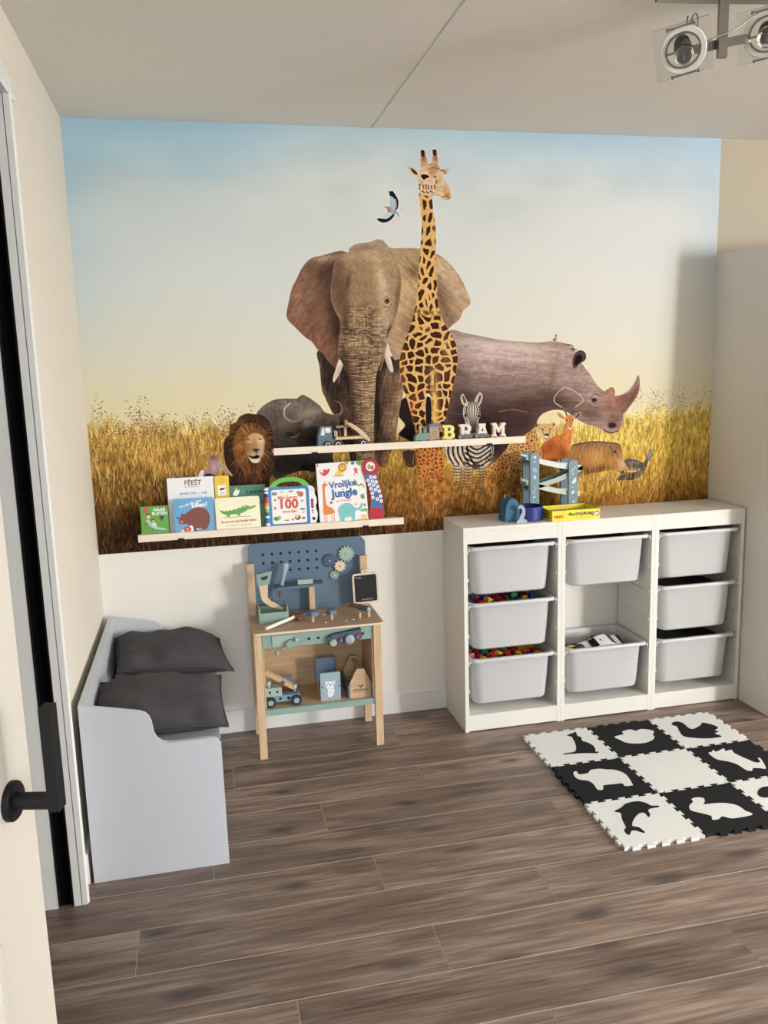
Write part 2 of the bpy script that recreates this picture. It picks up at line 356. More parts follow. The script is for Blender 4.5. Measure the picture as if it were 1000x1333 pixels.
bm = NB(); prism(bm, [(p[1], p[0]) for p in prof], 'z', 0, OZ + .02)
prism(bm, [(p[1], OY0 - (p[0] - OY1)) for p in prof], 'z', 0, OZ + .02)
prism(bm, [(p[1], OZ + .0 + (p[0] - OY1)) for p in prof], 'y', OY0 - .068, OY1 + .068)
struct(obj('trim_1', bm, m_trim))
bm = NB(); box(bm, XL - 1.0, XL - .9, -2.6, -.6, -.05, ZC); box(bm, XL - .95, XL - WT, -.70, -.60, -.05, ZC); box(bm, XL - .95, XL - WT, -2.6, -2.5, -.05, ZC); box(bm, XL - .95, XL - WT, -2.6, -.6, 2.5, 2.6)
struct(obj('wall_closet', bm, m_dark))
# room door, swung open along the left wall
m_door = mat('cream_door_paint', S(238, 230, 216, .76), .45, .012, 2)
m_blk = mat('matt_black_metal', (.006, .006, .007), .55, .1, spec=.25)
DA = math.radians(90 - 14.3); hinge = Vector((-1.542 - .004, -3.49, 0)); DWd = .875
DM = T(*hinge) @ Matrix.Rotation(DA, 4, 'Z')           # local x runs from hinge to free edge; local -y faces the room
bm = NB(); box(bm, 0, DWd, 0, .040, .008, 2.31, DM)
door = struct(obj('door_2', bm, m_door, bevel=.002))
for a0, a1, z0, z1 in ((.11, DWd - .115, .20, .98), (.11, DWd - .115, 1.16, 2.16)):
    bm = NB()
    for b0, b1, q0, q1 in ((a0, a0 + .014, z0, z1), (a1 - .014, a1, z0, z1), (a0 + .014, a1 - .014, z0, z0 + .014), (a0 + .014, a1 - .014, z1 - .014, z1)): box(bm, b0, b1, -.0025, 0, q0, q1, DM)
    obj('panel_moulding', bm, m_door, door, bevel=.001)
hz = 1.132; hx = DWd - .056
bm = NB(); lathe(bm, [(.0245, 0), (.0245, .006), (.0225, .008)], DM @ T(hx, 0, hz) @ RX(90), 28); cyl(bm, (hx, 0, hz), (hx, -.060, hz), .0105, None, 18, DM)
hd = obj('door_handle', bm, m_blk, door, True, auto=40)
bm = NB(); box(bm, hx - .010, hx + .010, -.064, -.050, hz - .010, hz + .122, DM); obj('lever', bm, m_blk, hd, bevel=.003, seg=2)
bm = NB()
for z_ in (.25, 1.15, 2.08): cyl(bm, (-.006, .02, z_ - .045), (-.006, .02, z_ + .045), .007, None, 10, DM)
obj('hinge', bm, m_blk, door)

# ------------------------------------------------------------------ MURAL
# flat photo wallpaper: a print, painted procedurally into the sheet's colour attribute
MU = 0.0034                 # one print unit in metres
SSM = 1.35                  # print dots per unit
MW = int(round((XR - XL) / MU * SSM)); MH = int(round((ZC - ZM) / MU * SSM))
rngm = np.random.default_rng(7)
yy, xx = np.mgrid[0:MH, 0:MW]
GX = (xx + .5) / SSM; GY = (yy + .5) / SSM
IMG = np.zeros((MH, MW, 3))

def P(s):
    return np.array([[float(a) for a in t.split(',')] for t in s.split()])

def c3(h):
    return np.array(h, float) / 255.

def smoothp(p, n=4, closed=True):
    p = np.asarray(p, float); N = len(p); out = []
    rng = range(N) if closed else range(N - 1)
    for i in rng:
        if closed:
            a, b, c, d = p[i - 1], p[i], p[(i + 1) % N], p[(i + 2) % N]
        else:
            a, b, c, d = p[max(i - 1, 0)], p[i], p[i + 1], p[min(i + 2, N - 1)]
        for k in range(n):
            t = k / n
            out.append(.5 * (2 * b + (c - a) * t + (2 * a - 5 * b + 4 * c - d) * t * t + (3 * b - a - 3 * c + d) * t ** 3))
    if not closed: out.append(p[-1])
    return np.array(out)

def box_of(x0, y0, x1, y1):
    i0 = max(0, int(y0 * SSM)); i1 = min(MH, int(y1 * SSM) + 2)
    j0 = max(0, int(x0 * SSM)); j1 = min(MW, int(x1 * SSM) + 2)
    return (slice(i0, max(i0, i1)), slice(j0, max(j0, j1)))

def noise2(x, y, seed=0):
    r = np.random.default_rng(seed); T = r.random((64, 64))
    xi = np.floor(x).astype(int); yi = np.floor(y).astype(int)
    fx = x - xi; fy = y - yi; fx = fx * fx * (3 - 2 * fx); fy = fy * fy * (3 - 2 * fy)
    g = lambda a, b: T[b % 64, a % 64]
    return (g(xi, yi) * (1 - fx) + g(xi + 1, yi) * fx) * (1 - fy) + (g(xi, yi + 1) * (1 - fx) + g(xi + 1, yi + 1) * fx) * fy

def fbm(x, y, seed=0, o=3):
    s = 0; a = .5; n = 0
    for k in range(o):
        s = s + a * noise2(x * 2 ** k, y * 2 ** k, seed + k); n += a; a *= .55
    return s / n

class Mk:
    def __init__(self, sl, a): self.sl = sl; self.a = a

def mask(pts, soft=.7, smooth=True):
    p = smoothp(pts) if smooth else np.asarray(pts, float)
    m = soft + 1
    sl = box_of(p[:, 0].min() - m, p[:, 1].min() - m, p[:, 0].max() + m, p[:, 1].max() + m)
    X = GX[sl]; Y = GY[sl]
    ins = np.zeros(X.shape, bool); d2 = np.full(X.shape, 1e9)
    q = np.roll(p, -1, 0)
    for (x0, y0), (x1, y1) in zip(p, q):
        dx, dy = x1 - x0, y1 - y0; L = dx * dx + dy * dy
        if L < 1e-9: continue
        if y0 != y1:
            c = ((y0 > Y) != (y1 > Y)) & (X < dx * (Y - y0) / dy + x0); ins ^= c
        t = np.clip(((X - x0) * dx + (Y - y0) * dy) / L, 0, 1)
        d2 = np.minimum(d2, (X - x0 - t * dx) ** 2 + (Y - y0 - t * dy) ** 2)
    sd = np.sqrt(d2) * np.where(ins, 1, -1)
    a = np.clip(sd / soft * .5 + .5, 0, 1)
    return Mk(sl, a * a * (3 - 2 * a))

def put(sl, a, col):
    col = np.asarray(col, float)
    IMG[sl] = IMG[sl] * (1 - a[..., None]) + col * a[..., None]

def fill(pts, col, soft=.7, a=1., smooth=True):
    M = mask(pts, soft, smooth); put(M.sl, M.a * a, c3(col)); return M

def blob(c, rx, ry, col, a=1., ang=0, M=None, hard=1.):
    cx, cy = np.asarray(c, float).reshape(-1)[:2]
    R = max(rx, ry) * 2.2
    sl = box_of(cx - R, cy - R, cx + R, cy + R) if M is None else M.sl
    X = GX[sl] - cx; Y = GY[sl] - cy; s, k = math.sin(math.radians(ang)), math.cos(math.radians(ang))
    u = (X * k + Y * s) / rx; v = (-X * s + Y * k) / ry
    w = np.exp(-((u * u + v * v) ** hard) * 1.1) * a
    if M is not None: w = w * M.a
    put(sl, np.clip(w, 0, 1), c3(col))

def dab(c, rx, ry, col, a=1., ang=0, M=None):
    blob(c, rx, ry, col, a, ang, M, hard=3.)

def tex(M, amp, sx, sy, ang=0, seed=1, o=3, ridge=False):
    X = GX[M.sl]; Y = GY[M.sl]; s, k = math.sin(math.radians(ang)), math.cos(math.radians(ang))
    n = fbm((X * k + Y * s) / sx, (-X * s + Y * k) / sy, seed, o)
    n = (1 - np.abs(2 * n - 1) * 3.2) if ridge else (n - .5) * 2
    f = 1 + amp * n
    if ridge: f = 1 - amp * np.clip(n, 0, 1)
    IMG[M.sl] = IMG[M.sl] * (1 - M.a[..., None]) + np.clip(IMG[M.sl] * f[..., None], 0, 1) * M.a[..., None]

def stroke(pts, w, col, a=1., w1=None, M=None, smooth=True):
    p = np.asarray(pts, float)
    if smooth and len(p) > 2: p = smoothp(p, 5, False)
    w1 = w if w1 is None else w1; m = max(w, w1) + 1
    sl = box_of(p[:, 0].min() - m, p[:, 1].min() - m, p[:, 0].max() + m, p[:, 1].max() + m)
    X = GX[sl]; Y = GY[sl]
    if X.size == 0: return
    al = np.zeros(X.shape); n = len(p) - 1
    for i in range(n):
        x0, y0 = p[i]; dx, dy = p[i + 1] - p[i]; L = dx * dx + dy * dy + 1e-9
        t = np.clip(((X - x0) * dx + (Y - y0) * dy) / L, 0, 1)
        d = np.hypot(X - x0 - t * dx, Y - y0 - t * dy)
        ww = w + (w1 - w) * (i + t) / n
        al = np.maximum(al, np.clip((ww * .5 - d) + .5, 0, 1) * np.clip(ww, 0, 1))
    if M is not None:
        f = np.zeros((MH, MW)); f[M.sl] = M.a; al = al * f[sl]
    put(sl, al * a, c3(col))

def vor(X, Y, seed):
    r = np.random.default_rng(seed); J = r.random((64, 64, 2)) * .8 + .1
    xi = np.floor(X).astype(int); yi = np.floor(Y).astype(int)
    f1 = np.full(X.shape, 9.); f2 = np.full(X.shape, 9.)
    for a in (-1, 0, 1):
        for b in (-1, 0, 1):
            j = J[(yi + b) % 64, (xi + a) % 64]
            d = np.hypot(xi + a + j[..., 0] - X, yi + b + j[..., 1] - Y)
            f2 = np.minimum(f2, np.maximum(f1, d)); f1 = np.minimum(f1, d)
    return f1, f2

def spots(M, sx, sy, col, th=.16, soft=.08, ang=0, seed=3, edge=True, a=1.):
    X = GX[M.sl]; Y = GY[M.sl]; s, k = math.sin(math.radians(ang)), math.cos(math.radians(ang))
    w = fbm(X / (sx * 1.3), Y / (sy * 1.3), seed + 9) - .5; v = fbm(X / (sx * 1.3) + 7, Y / (sy * 1.3), seed + 5) - .5
    u, t = (X * k + Y * s) / sx + w * .9, (-X * s + Y * k) / sy + v * .9
    f1, f2 = vor(u, t, seed)
    g = np.clip(((f2 - f1) - th) / soft, 0, 1) if edge else np.clip((th - f1) / soft, 0, 1)
    put(M.sl, g * M.a * a, c3(col))

def interp(x, xs, cs):
    cs = np.array(cs, float) / 255.
    return np.stack([np.interp(x, xs, cs[:, k]) for k in range(3)], -1)

# ---- sky
MWu, MHu = MW / SSM, MH / SSM
V = GY / MHu; Ux = GX / MWu
wv = V + (fbm(GX / 150, GY / 90, 3) - .5) * .10
lft = interp(wv, [0, .06, .14, .35, .55, .66, 1], [(158, 194, 214), (172, 203, 217), (196, 208, 210), (206, 213, 213), (215, 213, 196), (222, 212, 172), (222, 206, 150)])
mid = interp(wv, [0, .06, .14, .35, .55, .66, 1], [(172, 196, 206), (190, 204, 208), (206, 211, 207), (215, 217, 211), (220, 216, 198), (226, 214, 172), (226, 208, 150)])
rgt = interp(wv, [0, .06, .14, .35, .55, .70, 1], [(172, 198, 216), (192, 208, 218), (210, 215, 216), (222, 222, 218), (226, 222, 206), (230, 218, 178), (228, 208, 150)])  # right-hand sky painted brighter to offset the stair casing's shadow
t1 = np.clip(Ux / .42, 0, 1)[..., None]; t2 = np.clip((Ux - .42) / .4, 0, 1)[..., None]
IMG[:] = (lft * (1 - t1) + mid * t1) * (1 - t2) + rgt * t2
edge = np.exp(-(GX / 40) ** 2)[..., None] * np.clip(1.2 - V * 2.2, 0, 1)[..., None] * .45
IMG[:] = IMG * (1 - edge) + c3((165, 196, 212)) * edge
edge = np.exp(-((MWu - GX) / 45) ** 2)[..., None] * np.clip(1.2 - V * 2.0, 0, 1)[..., None] * .5
IMG[:] = IMG * (1 - edge) + c3((176, 200, 218)) * edge
cl = np.clip((fbm(GX / 110, GY / 60, 21) - .5) * 2.2, -.6, 1)[..., None] * np.exp(-((V - .12) / .10) ** 2)[..., None]
IMG[:] = np.clip(IMG + cl * .05 * np.array([1.3, 1, .8]), 0, 1)

# ---- field of grass
def ptop(u):          # height of the grass line (units from the top) along the sheet
    return np.interp(u, [0, .12, .25, .4, .6, .8, .9, 1], [.672, .685, .70, .72, .74, .725, .70, .69]) * MHu
gt = ptop(Ux) + (fbm(GX / 9, GY / 40, 31) - .5) * 22
gd = (GY - gt) / (MHu - gt)
left_c = interp(gd, [0, .12, .35, .6, .8, 1], [(206, 176, 106), (190, 152, 82), (156, 118, 58), (112, 82, 42), (76, 55, 32), (52, 38, 25)])
right_c = interp(gd, [0, .15, .4, .65, .85, 1], [(230, 208, 130), (222, 192, 98), (208, 172, 76), (182, 140, 60), (138, 96, 44), (94, 62, 32)])
tt = np.clip((Ux - .35) / .4, 0, 1)[..., None]
gc = left_c * (1 - tt) + right_c * tt
ga = np.clip(gd * 9 + .2, 0, 1)[..., None]
IMG[:] = IMG * (1 - ga) + gc * ga
GM = Mk((slice(0, MH), slice(0, MW)), ga[..., 0])
tex(GM, .30, 3, 10, 12, 41); tex(GM, .22, 1.6, 5, -14, 42); tex(GM, .22, 24, 16, 0, 43)

def grass(n, x0, x1, y0, y1, L, cols, a, w=1., lean=.5, M=None):
    for _ in range(n):
        x = rngm.uniform(x0, x1); y = rngm.uniform(y0, y1); l = rngm.uniform(*L)
        k = rngm.normal(0, lean) * l * .6; c = np.array(cols[rngm.integers(len(cols))]) * rngm.uniform(.85, 1.15)
        stroke([(x, y), (x + k * .4, y - l * .6), (x + k, y - l)], w, np.clip(c, 0, 255), a, .5, M, smooth=False)
def seeds(x, y, n, spread, col):
    for _ in range(n):
        dab((x + rngm.normal(0, spread), y + rngm.normal(0, spread * .8)), rngm.uniform(.7, 1.6), rngm.uniform(.4, .9), col, rngm.uniform(.4, .85), rngm.uniform(-60, 30))
gold = [(214, 182, 108), (196, 156, 84), (164, 120, 60), (222, 198, 136), (112, 80, 40)]
dark = [(58, 40, 24), (88, 62, 34), (130, 94, 50), (40, 28, 18), (150, 112, 64)]
GL = MHu
grass(1700, 0, MWu * .36, .70 * GL, .88 * GL, (6, 22), gold + [(86, 58, 30), (230, 208, 150)], .6)
grass(1300, 0, MWu * .5, .82 * GL, 1.04 * GL, (6, 22), dark, .7)
grass(1500, MWu * .66, MWu, .75 * GL, .93 * GL, (6, 22), gold + [(240, 216, 150)], .65)
grass(800, MWu * .5, MWu, .88 * GL, 1.04 * GL, (6, 22), dark[:3] + gold[:2], .65)
for _ in range(46):
    x = rngm.uniform(0, MWu * .24); y = .73 * GL; h = rngm.uniform(12, 62) * (1.15 - x / (MWu * .3)); k = rngm.uniform(-4, 26)
    stroke([(x, y), (x + k * .3, y - h * .6), (x + k, y - h)], .8, (150, 122, 84), .6, .5)
    for q in range(5): seeds(x + k * (1 - q * .09), y - h * (1 - q * .12), 3, 3.4, (128, 98, 72))
for _ in range(46):
    x = rngm.uniform(MWu * .83, MWu); y = .74 * GL; h = rngm.uniform(8, 56); k = rngm.uniform(-4, 16)
    stroke([(x, y), (x + k * .3, y - h * .6), (x + k, y - h)], .7, (190, 160, 100), .4, .5)
    for q in range(3): seeds(x + k * (1 - q * .09), y - h * (1 - q * .12), 2, 4, (150, 118, 84))
for _ in range(30):
    seeds(rngm.uniform(0, MWu * .30), rngm.uniform(.655, .71) * GL, 5, 5, (120, 88, 56))
    seeds(rngm.uniform(.82 * MWu, MWu), rngm.uniform(.66, .74) * GL, 3, 5, (150, 114, 70))

for _ in range(900):
    x = rngm.uniform(0, MWu * .3); y = rngm.normal(.735, .03) * GL; dab((x, y), rngm.uniform(.5, 1.2), rngm.uniform(.4, .8), (104, 72, 38), rngm.uniform(.3, .7), rngm.uniform(0, 180))
for _ in range(600):
    x = rngm.uniform(MWu * .8, MWu); y = rngm.normal(.78, .04) * GL; dab((x, y), rngm.uniform(.5, 1.2), rngm.uniform(.4, .8), (150, 108, 56), rngm.uniform(.3, .6), rngm.uniform(0, 180))
# ---- rhinoceros
RB = P("465.9,253.2 488.9,254.6 531.1,263.6 570.7,268.2 597.4,269.4 614.3,268.2 634.7,272.0 645.7,279.8 657.2,298.2 669.5,312.8 680.9,329.0 694.4,340.0 708.6,345.7 722.1,343.6 732.6,336.2 740.2,326.1 744.6,317.9 747.0,329.6 742.4,346.2 734.5,358.3 724.0,368.2 722.2,380.5 718.1,390.8 706.9,399.1 695.4,396.0 684.7,389.4 667.1,383.7 653.0,376.7 639.0,366.8 628.6,362.6 614.9,362.0 601.9,366.0 594.4,372.7 590.3,383.0 585.9,392.4 580.8,400.8 553.7,405.3 546.9,414.5 536.8,423.6 524.0,435.7 503.3,434.6 470.4,420.2 457.8,391.3 461.9,341.9 465.8,296.1")
M = fill(RB, (160, 136, 128), .9)
blob(P("547.1,367.0"), 66, 30, (80, 60, 56), .9, 0, M); blob(P("500.6,374.5"), 56, 40, (56, 43, 41), .95, 0, M)
blob(P("580.8,355.7"), 44, 24, (84, 62, 56), .8, -10, M); blob(P("625.1,351.0"), 36, 18, (82, 62, 58), .85, 10, M)
blob(P("533.6,401.1"), 30, 30, (40, 30, 28), .95, 0, M)
blob(P("521.1,279.3"), 62, 14, (205, 186, 178), .85, 8, M); blob(P("570.7,283.5"), 40, 15, (198, 176, 168), .8, 4, M)
blob(P("498.2,290.9"), 40, 12, (186, 164, 156), .6, 10, M); blob(P("547.4,304.5"), 50, 8, (176, 152, 144), .5, 4, M)
blob(P("624.5,281.8"), 22, 12, (182, 158, 150), .7, 20, M); blob(P("638.5,316.6"), 16, 26, (176, 150, 142), .6, -20, M)
blob(P("669.7,327.1"), 18, 20, (184, 160, 152), .65, 30, M); blob(P("614.6,319.0"), 5, 30, (120, 94, 86), .5, 10, M)
blob(P("670.3,368.7"), 20, 10, (100, 74, 66), .75, 10, M); blob(P("652.7,348.8"), 12, 26, (124, 98, 90), .5, 0, M)
blob(P("705.3,357.2"), 20, 12, (148, 106, 92), .8, 0, M); blob(P("709.3,380.0"), 14, 12, (120, 90, 84), .7, 0, M)
blob(P("475.1,320.8"), 20, 50, (96, 76, 72), .55, 0, M)
tex(M, .16, 30, 4, 4, 50); tex(M, .12, 6, 3, 0, 51); tex(M, .07, 2, 2, 0, 52)
for s in (P("522.1,365.9 533.8,361.7 553.8,362.5 570.6,365.4"), P("524.4,369.2 520.4,381.6 521.9,397.4"), P("597.6,315.4 604.4,331.3 618.2,347.6"), P("537.4,313.5 570.7,311.4 597.6,315.4")):
    stroke(s, 1.6, (60, 44, 42), .22, 1., M)
blob(P("484.4,358.2"), 24, 34, (52, 40, 39), .65, 0, M); blob(P("570.6,380.6"), 28, 18, (62, 46, 44), .8, 0, M); blob(P("537.6,272.0"), 70, 6, (214, 196, 188), .6, 6, M)
stroke(P("471.9,320.7 520.8,319.2 587.5,318.8"), .8, (170, 148, 140), .35, .6, M); stroke(P("468.0,360.7 484.3,362.9 497.4,364.9"), .7, (190, 170, 160), .5, .6, M)
stroke(P("537.1,360.9 557.2,359.5 577.4,363.4"), 1.6, (170, 146, 138), .5, 1., M)
H = fill(P("692.1,341.7 696.7,336.7 704.2,333.5 708.6,337.1 709.1,346.6 701.6,348.0 695.0,346.9"), (170, 124, 108), .8)
tex(H, .2, 8, 2, 0, 53)
H = fill(P("709.2,348.3 718.6,346.0 729.9,343.0 737.3,335.5 741.8,325.3 744.5,318.2 747.2,327.2 746.0,340.9 739.6,352.8 731.3,362.9 724.8,370.4 720.1,371.1 715.1,362.3"), (136, 100, 90), .8)
blob(P("745.5,322.0"), 4, 9, (160, 136, 128), .8, 15, H); blob(P("735.8,350.9"), 5, 12, (110, 74, 66), .6, 45, H); tex(H, .25, 3, 12, 40, 54)
blob(P("716.0,360.6"), 7, 8, (150, 104, 88), .6, 0)
dab(P("677.7,350.2"), 4.6, 3.4, (52, 38, 36), .95); blob(P("679.1,345.5"), 9, 3, (190, 168, 160), .6, 10); stroke(P("671.7,346.9 679.0,342.1 687.5,345.8"), 1.1, (70, 54, 50), .8)
stroke(P("673.6,355.5 679.3,359.2 684.9,357.3"), 1, (178, 152, 142), .7); stroke(P("672.8,358.1 679.3,360.9 684.9,360.3"), 1, (80, 60, 54), .7)
dab(P("705.2,387.0"), 7.5, 4.2, (48, 32, 32), .9, 5); stroke(P("693.0,392.5 702.6,397.3 715.8,395.3"), 1.6, (70, 46, 42), .8); blob(P("697.6,386.7"), 3, 5, (170, 140, 136), .7)
for q in range(7): stroke(P("700.4,380.7 709.8,377.6 719.2,376.3") + np.array([[q * .7 - 3, -q * 2.2 + 6]]), .8, (96, 66, 58), .55)
E1 = fill(P("644.3,299.6 645.5,291.2 649.6,283.8 656.0,281.5 662.5,284.1 664.9,290.1 662.6,295.9 656.2,299.1 650.8,303.9 646.2,305.5"), (88, 66, 60), .8)
fill(P("647.4,298.8 649.1,291.3 654.2,287.3 658.9,289.9 658.0,295.7 652.5,299.8 649.3,302.2"), (30, 22, 22), .9)
stroke(P("636.7,273.5 643.1,274.5 645.3,277.9 642.3,279.5 647.8,282.1"), 1.4, (72, 56, 48), .9); stroke(P("643.2,278.7 650.5,280.5"), 1.6, (92, 70, 60), .8)
fill(P("615.1,268.1 615.8,264.0 618.5,262.9 618.5,259.6 620.8,260.0 621.2,264.9 619.8,268.2"), (190, 150, 110), .7); dab(P("619.4,260.3"), 1.2, 1.2, (60, 46, 40)); dab(P("617.6,266.8"), 2, 1, (50, 40, 36))

# ---- elephant
DK = (44, 34, 29)
fill(P("399.5,340.0 417.2,340.7 423.8,378.2 421.8,401.3 407.1,393.3 394.8,385.6 404.0,373.9 394.9,359.8"), (42, 33, 31), 1.2)
fill(P("400.7,409.0 418.6,409.9 419.8,424.5 412.1,431.4 403.3,426.6"), (66, 50, 44), 1.5)
HP = fill(P("336.0,149.9 343.8,141.4 362.1,138.7 373.5,135.2 381.9,137.6 388.7,150.9 358.7,158.9"), (172, 150, 124), .8); tex(HP, .12, 5, 3, 0, 60)
blob(P("353.4,146.9"), 18, 4, (120, 98, 80), .6, -10, HP)
LEG = fill(P("290.6,273.7 318.7,275.8 324.4,293.8 331.2,312.0 332.1,337.2 333.9,365.4 334.4,393.8 336.5,416.9 327.8,416.4 326.3,397.7 318.5,393.1 313.8,364.6 305.8,351.6 297.7,333.1 293.9,321.9 292.3,294.3"), (52, 42, 36), 1.)
blob(P("292.9,302.6"), 4, 34, (104, 78, 68), .8, -4, LEG); blob(P("300.0,336.0"), 5, 20, (110, 84, 72), .8, -25, LEG); blob(P("327.1,356.7"), 8, 40, (92, 72, 58), .7, -6, LEG)
tex(LEG, .35, 2, 8, 10, 61)
RL = fill(P("366.8,289.4 381.4,282.9 401.6,290.4 402.4,328.4 399.1,342.4 395.7,360.8 392.2,382.2 389.2,399.3 382.2,412.0 376.5,429.1 364.1,422.6 360.6,395.1 362.2,352.4"), (122, 96, 75), 1.)
blob(P("366.7,338.4"), 7, 90, (26, 20, 17), 1., 0, RL); blob(P("381.2,291.2"), 22, 16, (38, 29, 25), .95, 0, RL); blob(P("395.7,348.0"), 5, 40, (160, 132, 104), .8, 8, RL)
blob(P("374.3,327.4"), 12, 26, (70, 54, 44), .8, 15, RL); blob(P("372.3,395.6"), 14, 16, (70, 54, 44), .7, 0, RL)
tex(RL, .35, 2.2, 12, 8, 62); tex(RL, .2, 8, 2, 0, 63)
for q in range(16):
    b = P("386.9,295.5")[0]; e = P("373.0,321.8")[0] + np.array([rngm.uniform(-8, 14), rngm.uniform(-8, 12)])
    stroke([b + rngm.normal(0, 3, 2), e], .8, (180, 150, 118), .4, .5, RL)
ER = fill(P("385.9,148.2 398.8,146.1 430.4,146.6 452.0,153.1 467.9,163.9 482.4,181.0 491.1,197.6 497.8,213.7 492.6,221.4 487.2,225.8 481.7,236.9 469.6,246.2 456.0,261.1 436.5,269.0 406.8,282.3 395.0,287.6 390.7,285.8 383.9,267.8 378.8,245.7 385.5,212.9 397.8,180.5"), (176, 148, 118), .9)
blob(P("411.7,202.3"), 13, 46, (200, 172, 126), .85, 6, ER); blob(P("421.0,175.2"), 12, 12, (112, 82, 58), .75, 0, ER); blob(P("410.0,154.9"), 30, 8, (168, 142, 112), .8, 0, ER)
blob(P("413.7,240.8"), 12, 22, (132, 104, 78), .7, 20, ER); blob(P("458.3,213.8"), 10, 46, (110, 84, 66), .7, -18, ER); blob(P("482.2,197.5"), 12, 40, (192, 164, 140), .7, -25, ER)
blob(P("456.1,169.9"), 14, 16, (206, 178, 148), .75, 0, ER); blob(P("466.7,238.9"), 16, 8, (136, 108, 88), .7, -20, ER)
tex(ER, .14, 16, 3, 40, 64); tex(ER, .10, 4, 4, 0, 65)
for q in range(9):
    stroke([P("454.4,180.8")[0] + (0, q * 8), P("467.4,197.4")[0] + (q * 1, q * 6), P("487.9,216.9")[0] + (-q * 2, q * 3)], .9, (116, 90, 74), .45, .5, ER)
EL = fill(P("332.7,151.3 300.5,155.3 285.3,159.6 275.2,169.8 267.6,183.3 260.9,195.2 256.0,212.2 252.5,227.2 254.6,234.8 263.0,243.5 274.0,255.0 284.4,263.0 290.3,271.9 297.3,277.4 304.1,287.7 313.6,298.6 316.5,318.3 320.1,297.0 326.9,261.9 331.2,192.3"), (122, 92, 76), .9)
blob(P("315.2,233.7"), 12, 50, (60, 44, 36), .95, -5, EL); blob(P("308.6,175.1"), 16, 22, (78, 58, 48), .85, 30, EL); blob(P("300.4,158.9"), 28, 5, (176, 154, 126), .9, -6, EL)
blob(P("266.2,212.3"), 16, 34, (148, 112, 94), .7, 15, EL); blob(P("284.8,233.2"), 22, 24, (140, 100, 84), .6, 0, EL); blob(P("301.1,271.8"), 14, 22, (134, 92, 76), .7, -20, EL)
blob(P("285.7,171.6"), 22, 12, (112, 84, 70), .7, -20, EL); blob(P("311.0,296.8"), 10, 18, (92, 64, 54), .7, 0, EL)
tex(EL, .20, 14, 4, -50, 66); tex(EL, .12, 4, 4, 0, 67)
for q in range(12):
    stroke([P("309.6,195.6")[0] + (-q * .6, q * 3.4), P("285.7,212.5")[0] + (-q * .2, q * 4.6), P("261.2,225.9")[0] + (q * 4.2, q * 5.4)], .9, (84, 60, 50), .5, .5, EL)
HD = P("318.1,160.6 330.9,152.1 347.2,148.9 361.7,147.7 383.4,149.6 391.5,155.1 398.0,165.1 402.9,177.2 402.9,196.4 398.4,220.9 392.2,242.0 385.3,252.8 381.8,268.4 379.2,280.8 376.5,291.5 371.5,302.1 377.1,281.4 373.4,291.0 369.0,299.9 366.1,310.3 364.9,327.1 362.4,346.7 360.7,366.5 359.4,395.0 358.6,420.2 337.3,419.0 336.6,406.8 333.3,390.9 330.8,365.3 331.0,327.3 329.9,309.2 323.0,293.1 318.3,284.7 316.7,275.7 316.4,274.0 320.0,251.2 321.4,237.3 314.7,223.3 310.4,209.4 310.3,199.0 312.7,183.6")
HEAD = fill(HD, (160, 132, 104), .9)
blob(P("319.1,180.2"), 12, 44, (108, 84, 66), .85, 8, HEAD); blob(P("333.2,187.2"), 3.5, 12, (66, 48, 38), .7, 15, HEAD); blob(P("323.5,206.1"), 12, 24, (92, 70, 54), .75, 0, HEAD)
blob(P("360.1,196.0"), 20, 34, (150, 120, 92), .6, 0, HEAD); blob(P("378.5,191.0"), 9, 36, (206, 182, 150), .85, -12, HEAD); blob(P("357.8,154.7"), 34, 7, (182, 158, 128), .7, 0, HEAD)
blob(P("393.6,178.9"), 9, 34, (172, 146, 116), .6, -8, HEAD); blob(P("398.4,206.9"), 4, 30, (112, 86, 66), .7, 6, HEAD); blob(P("376.9,245.2"), 8, 26, (196, 174, 144), .8, -4, HEAD)
blob(P("340.8,227.1"), 9, 12, (190, 160, 124), .6, 0, HEAD); blob(P("327.8,235.6"), 6, 20, (84, 62, 48), .8, 4, HEAD); blob(P("350.4,267.7"), 22, 26, (178, 150, 118), .5, 0, HEAD)
blob(P("325.8,313.2"), 7, 44, (58, 43, 35), .95, -6, HEAD); blob(P("332.8,356.9"), 6, 60, (74, 54, 43), .9, -4, HEAD); blob(P("356.1,352.2"), 7, 70, (196, 166, 130), .7, 3, HEAD)
blob(P("358.8,314.3"), 8, 24, (180, 152, 120), .6, 8, HEAD); blob(P("386.1,248.9"), 2.5, 8, (66, 48, 38), .8, 20, HEAD); blob(P("348.5,406.0"), 12, 16, (120, 96, 76), .6, 0, HEAD)
tex(HEAD, .12, 3, 3, 0, 68); tex(HEAD, .10, 14, 10, 0, 69)
TR = mask(P("337.5,220.1 366.7,218.7 372.6,234.6 380.0,255.9 377.5,289.7 375.6,285.5 366.1,310.3 361.9,352.4 359.4,395.0 358.6,420.2 337.3,419.0 332.2,373.8 331.0,327.3 329.5,309.2 318.3,284.7 320.0,251.2 327.8,237.4"), 12)
tex(TR, .40, 16, 2.6, 0, 70, 2, True); tex(TR, .22, 2.4, 9, 0, 71, 2, True); tex(TR, .22, 5, 1.6, 0, 72)
for q in range(26):
    y0 = P("331.8,303.7")[0, 1] + q * 4.1 + rngm.uniform(-.8, .8); x0 = P("331.1,303.7")[0, 0] + q * .35; x1 = P("369.2,304.8")[0, 0] - q * .32
    stroke([(x0, y0 - 1), ((x0 + x1) / 2, y0 + 2.2), (x1, y0 - 1)], 1.3, (62, 45, 36), .6, .9, HEAD); stroke([((x0 * .6 + x1 * .4), y0 + 3.2), (x1 - 2, y0 + 1.2)], 1.1, (206, 178, 142), .45, .8, HEAD)
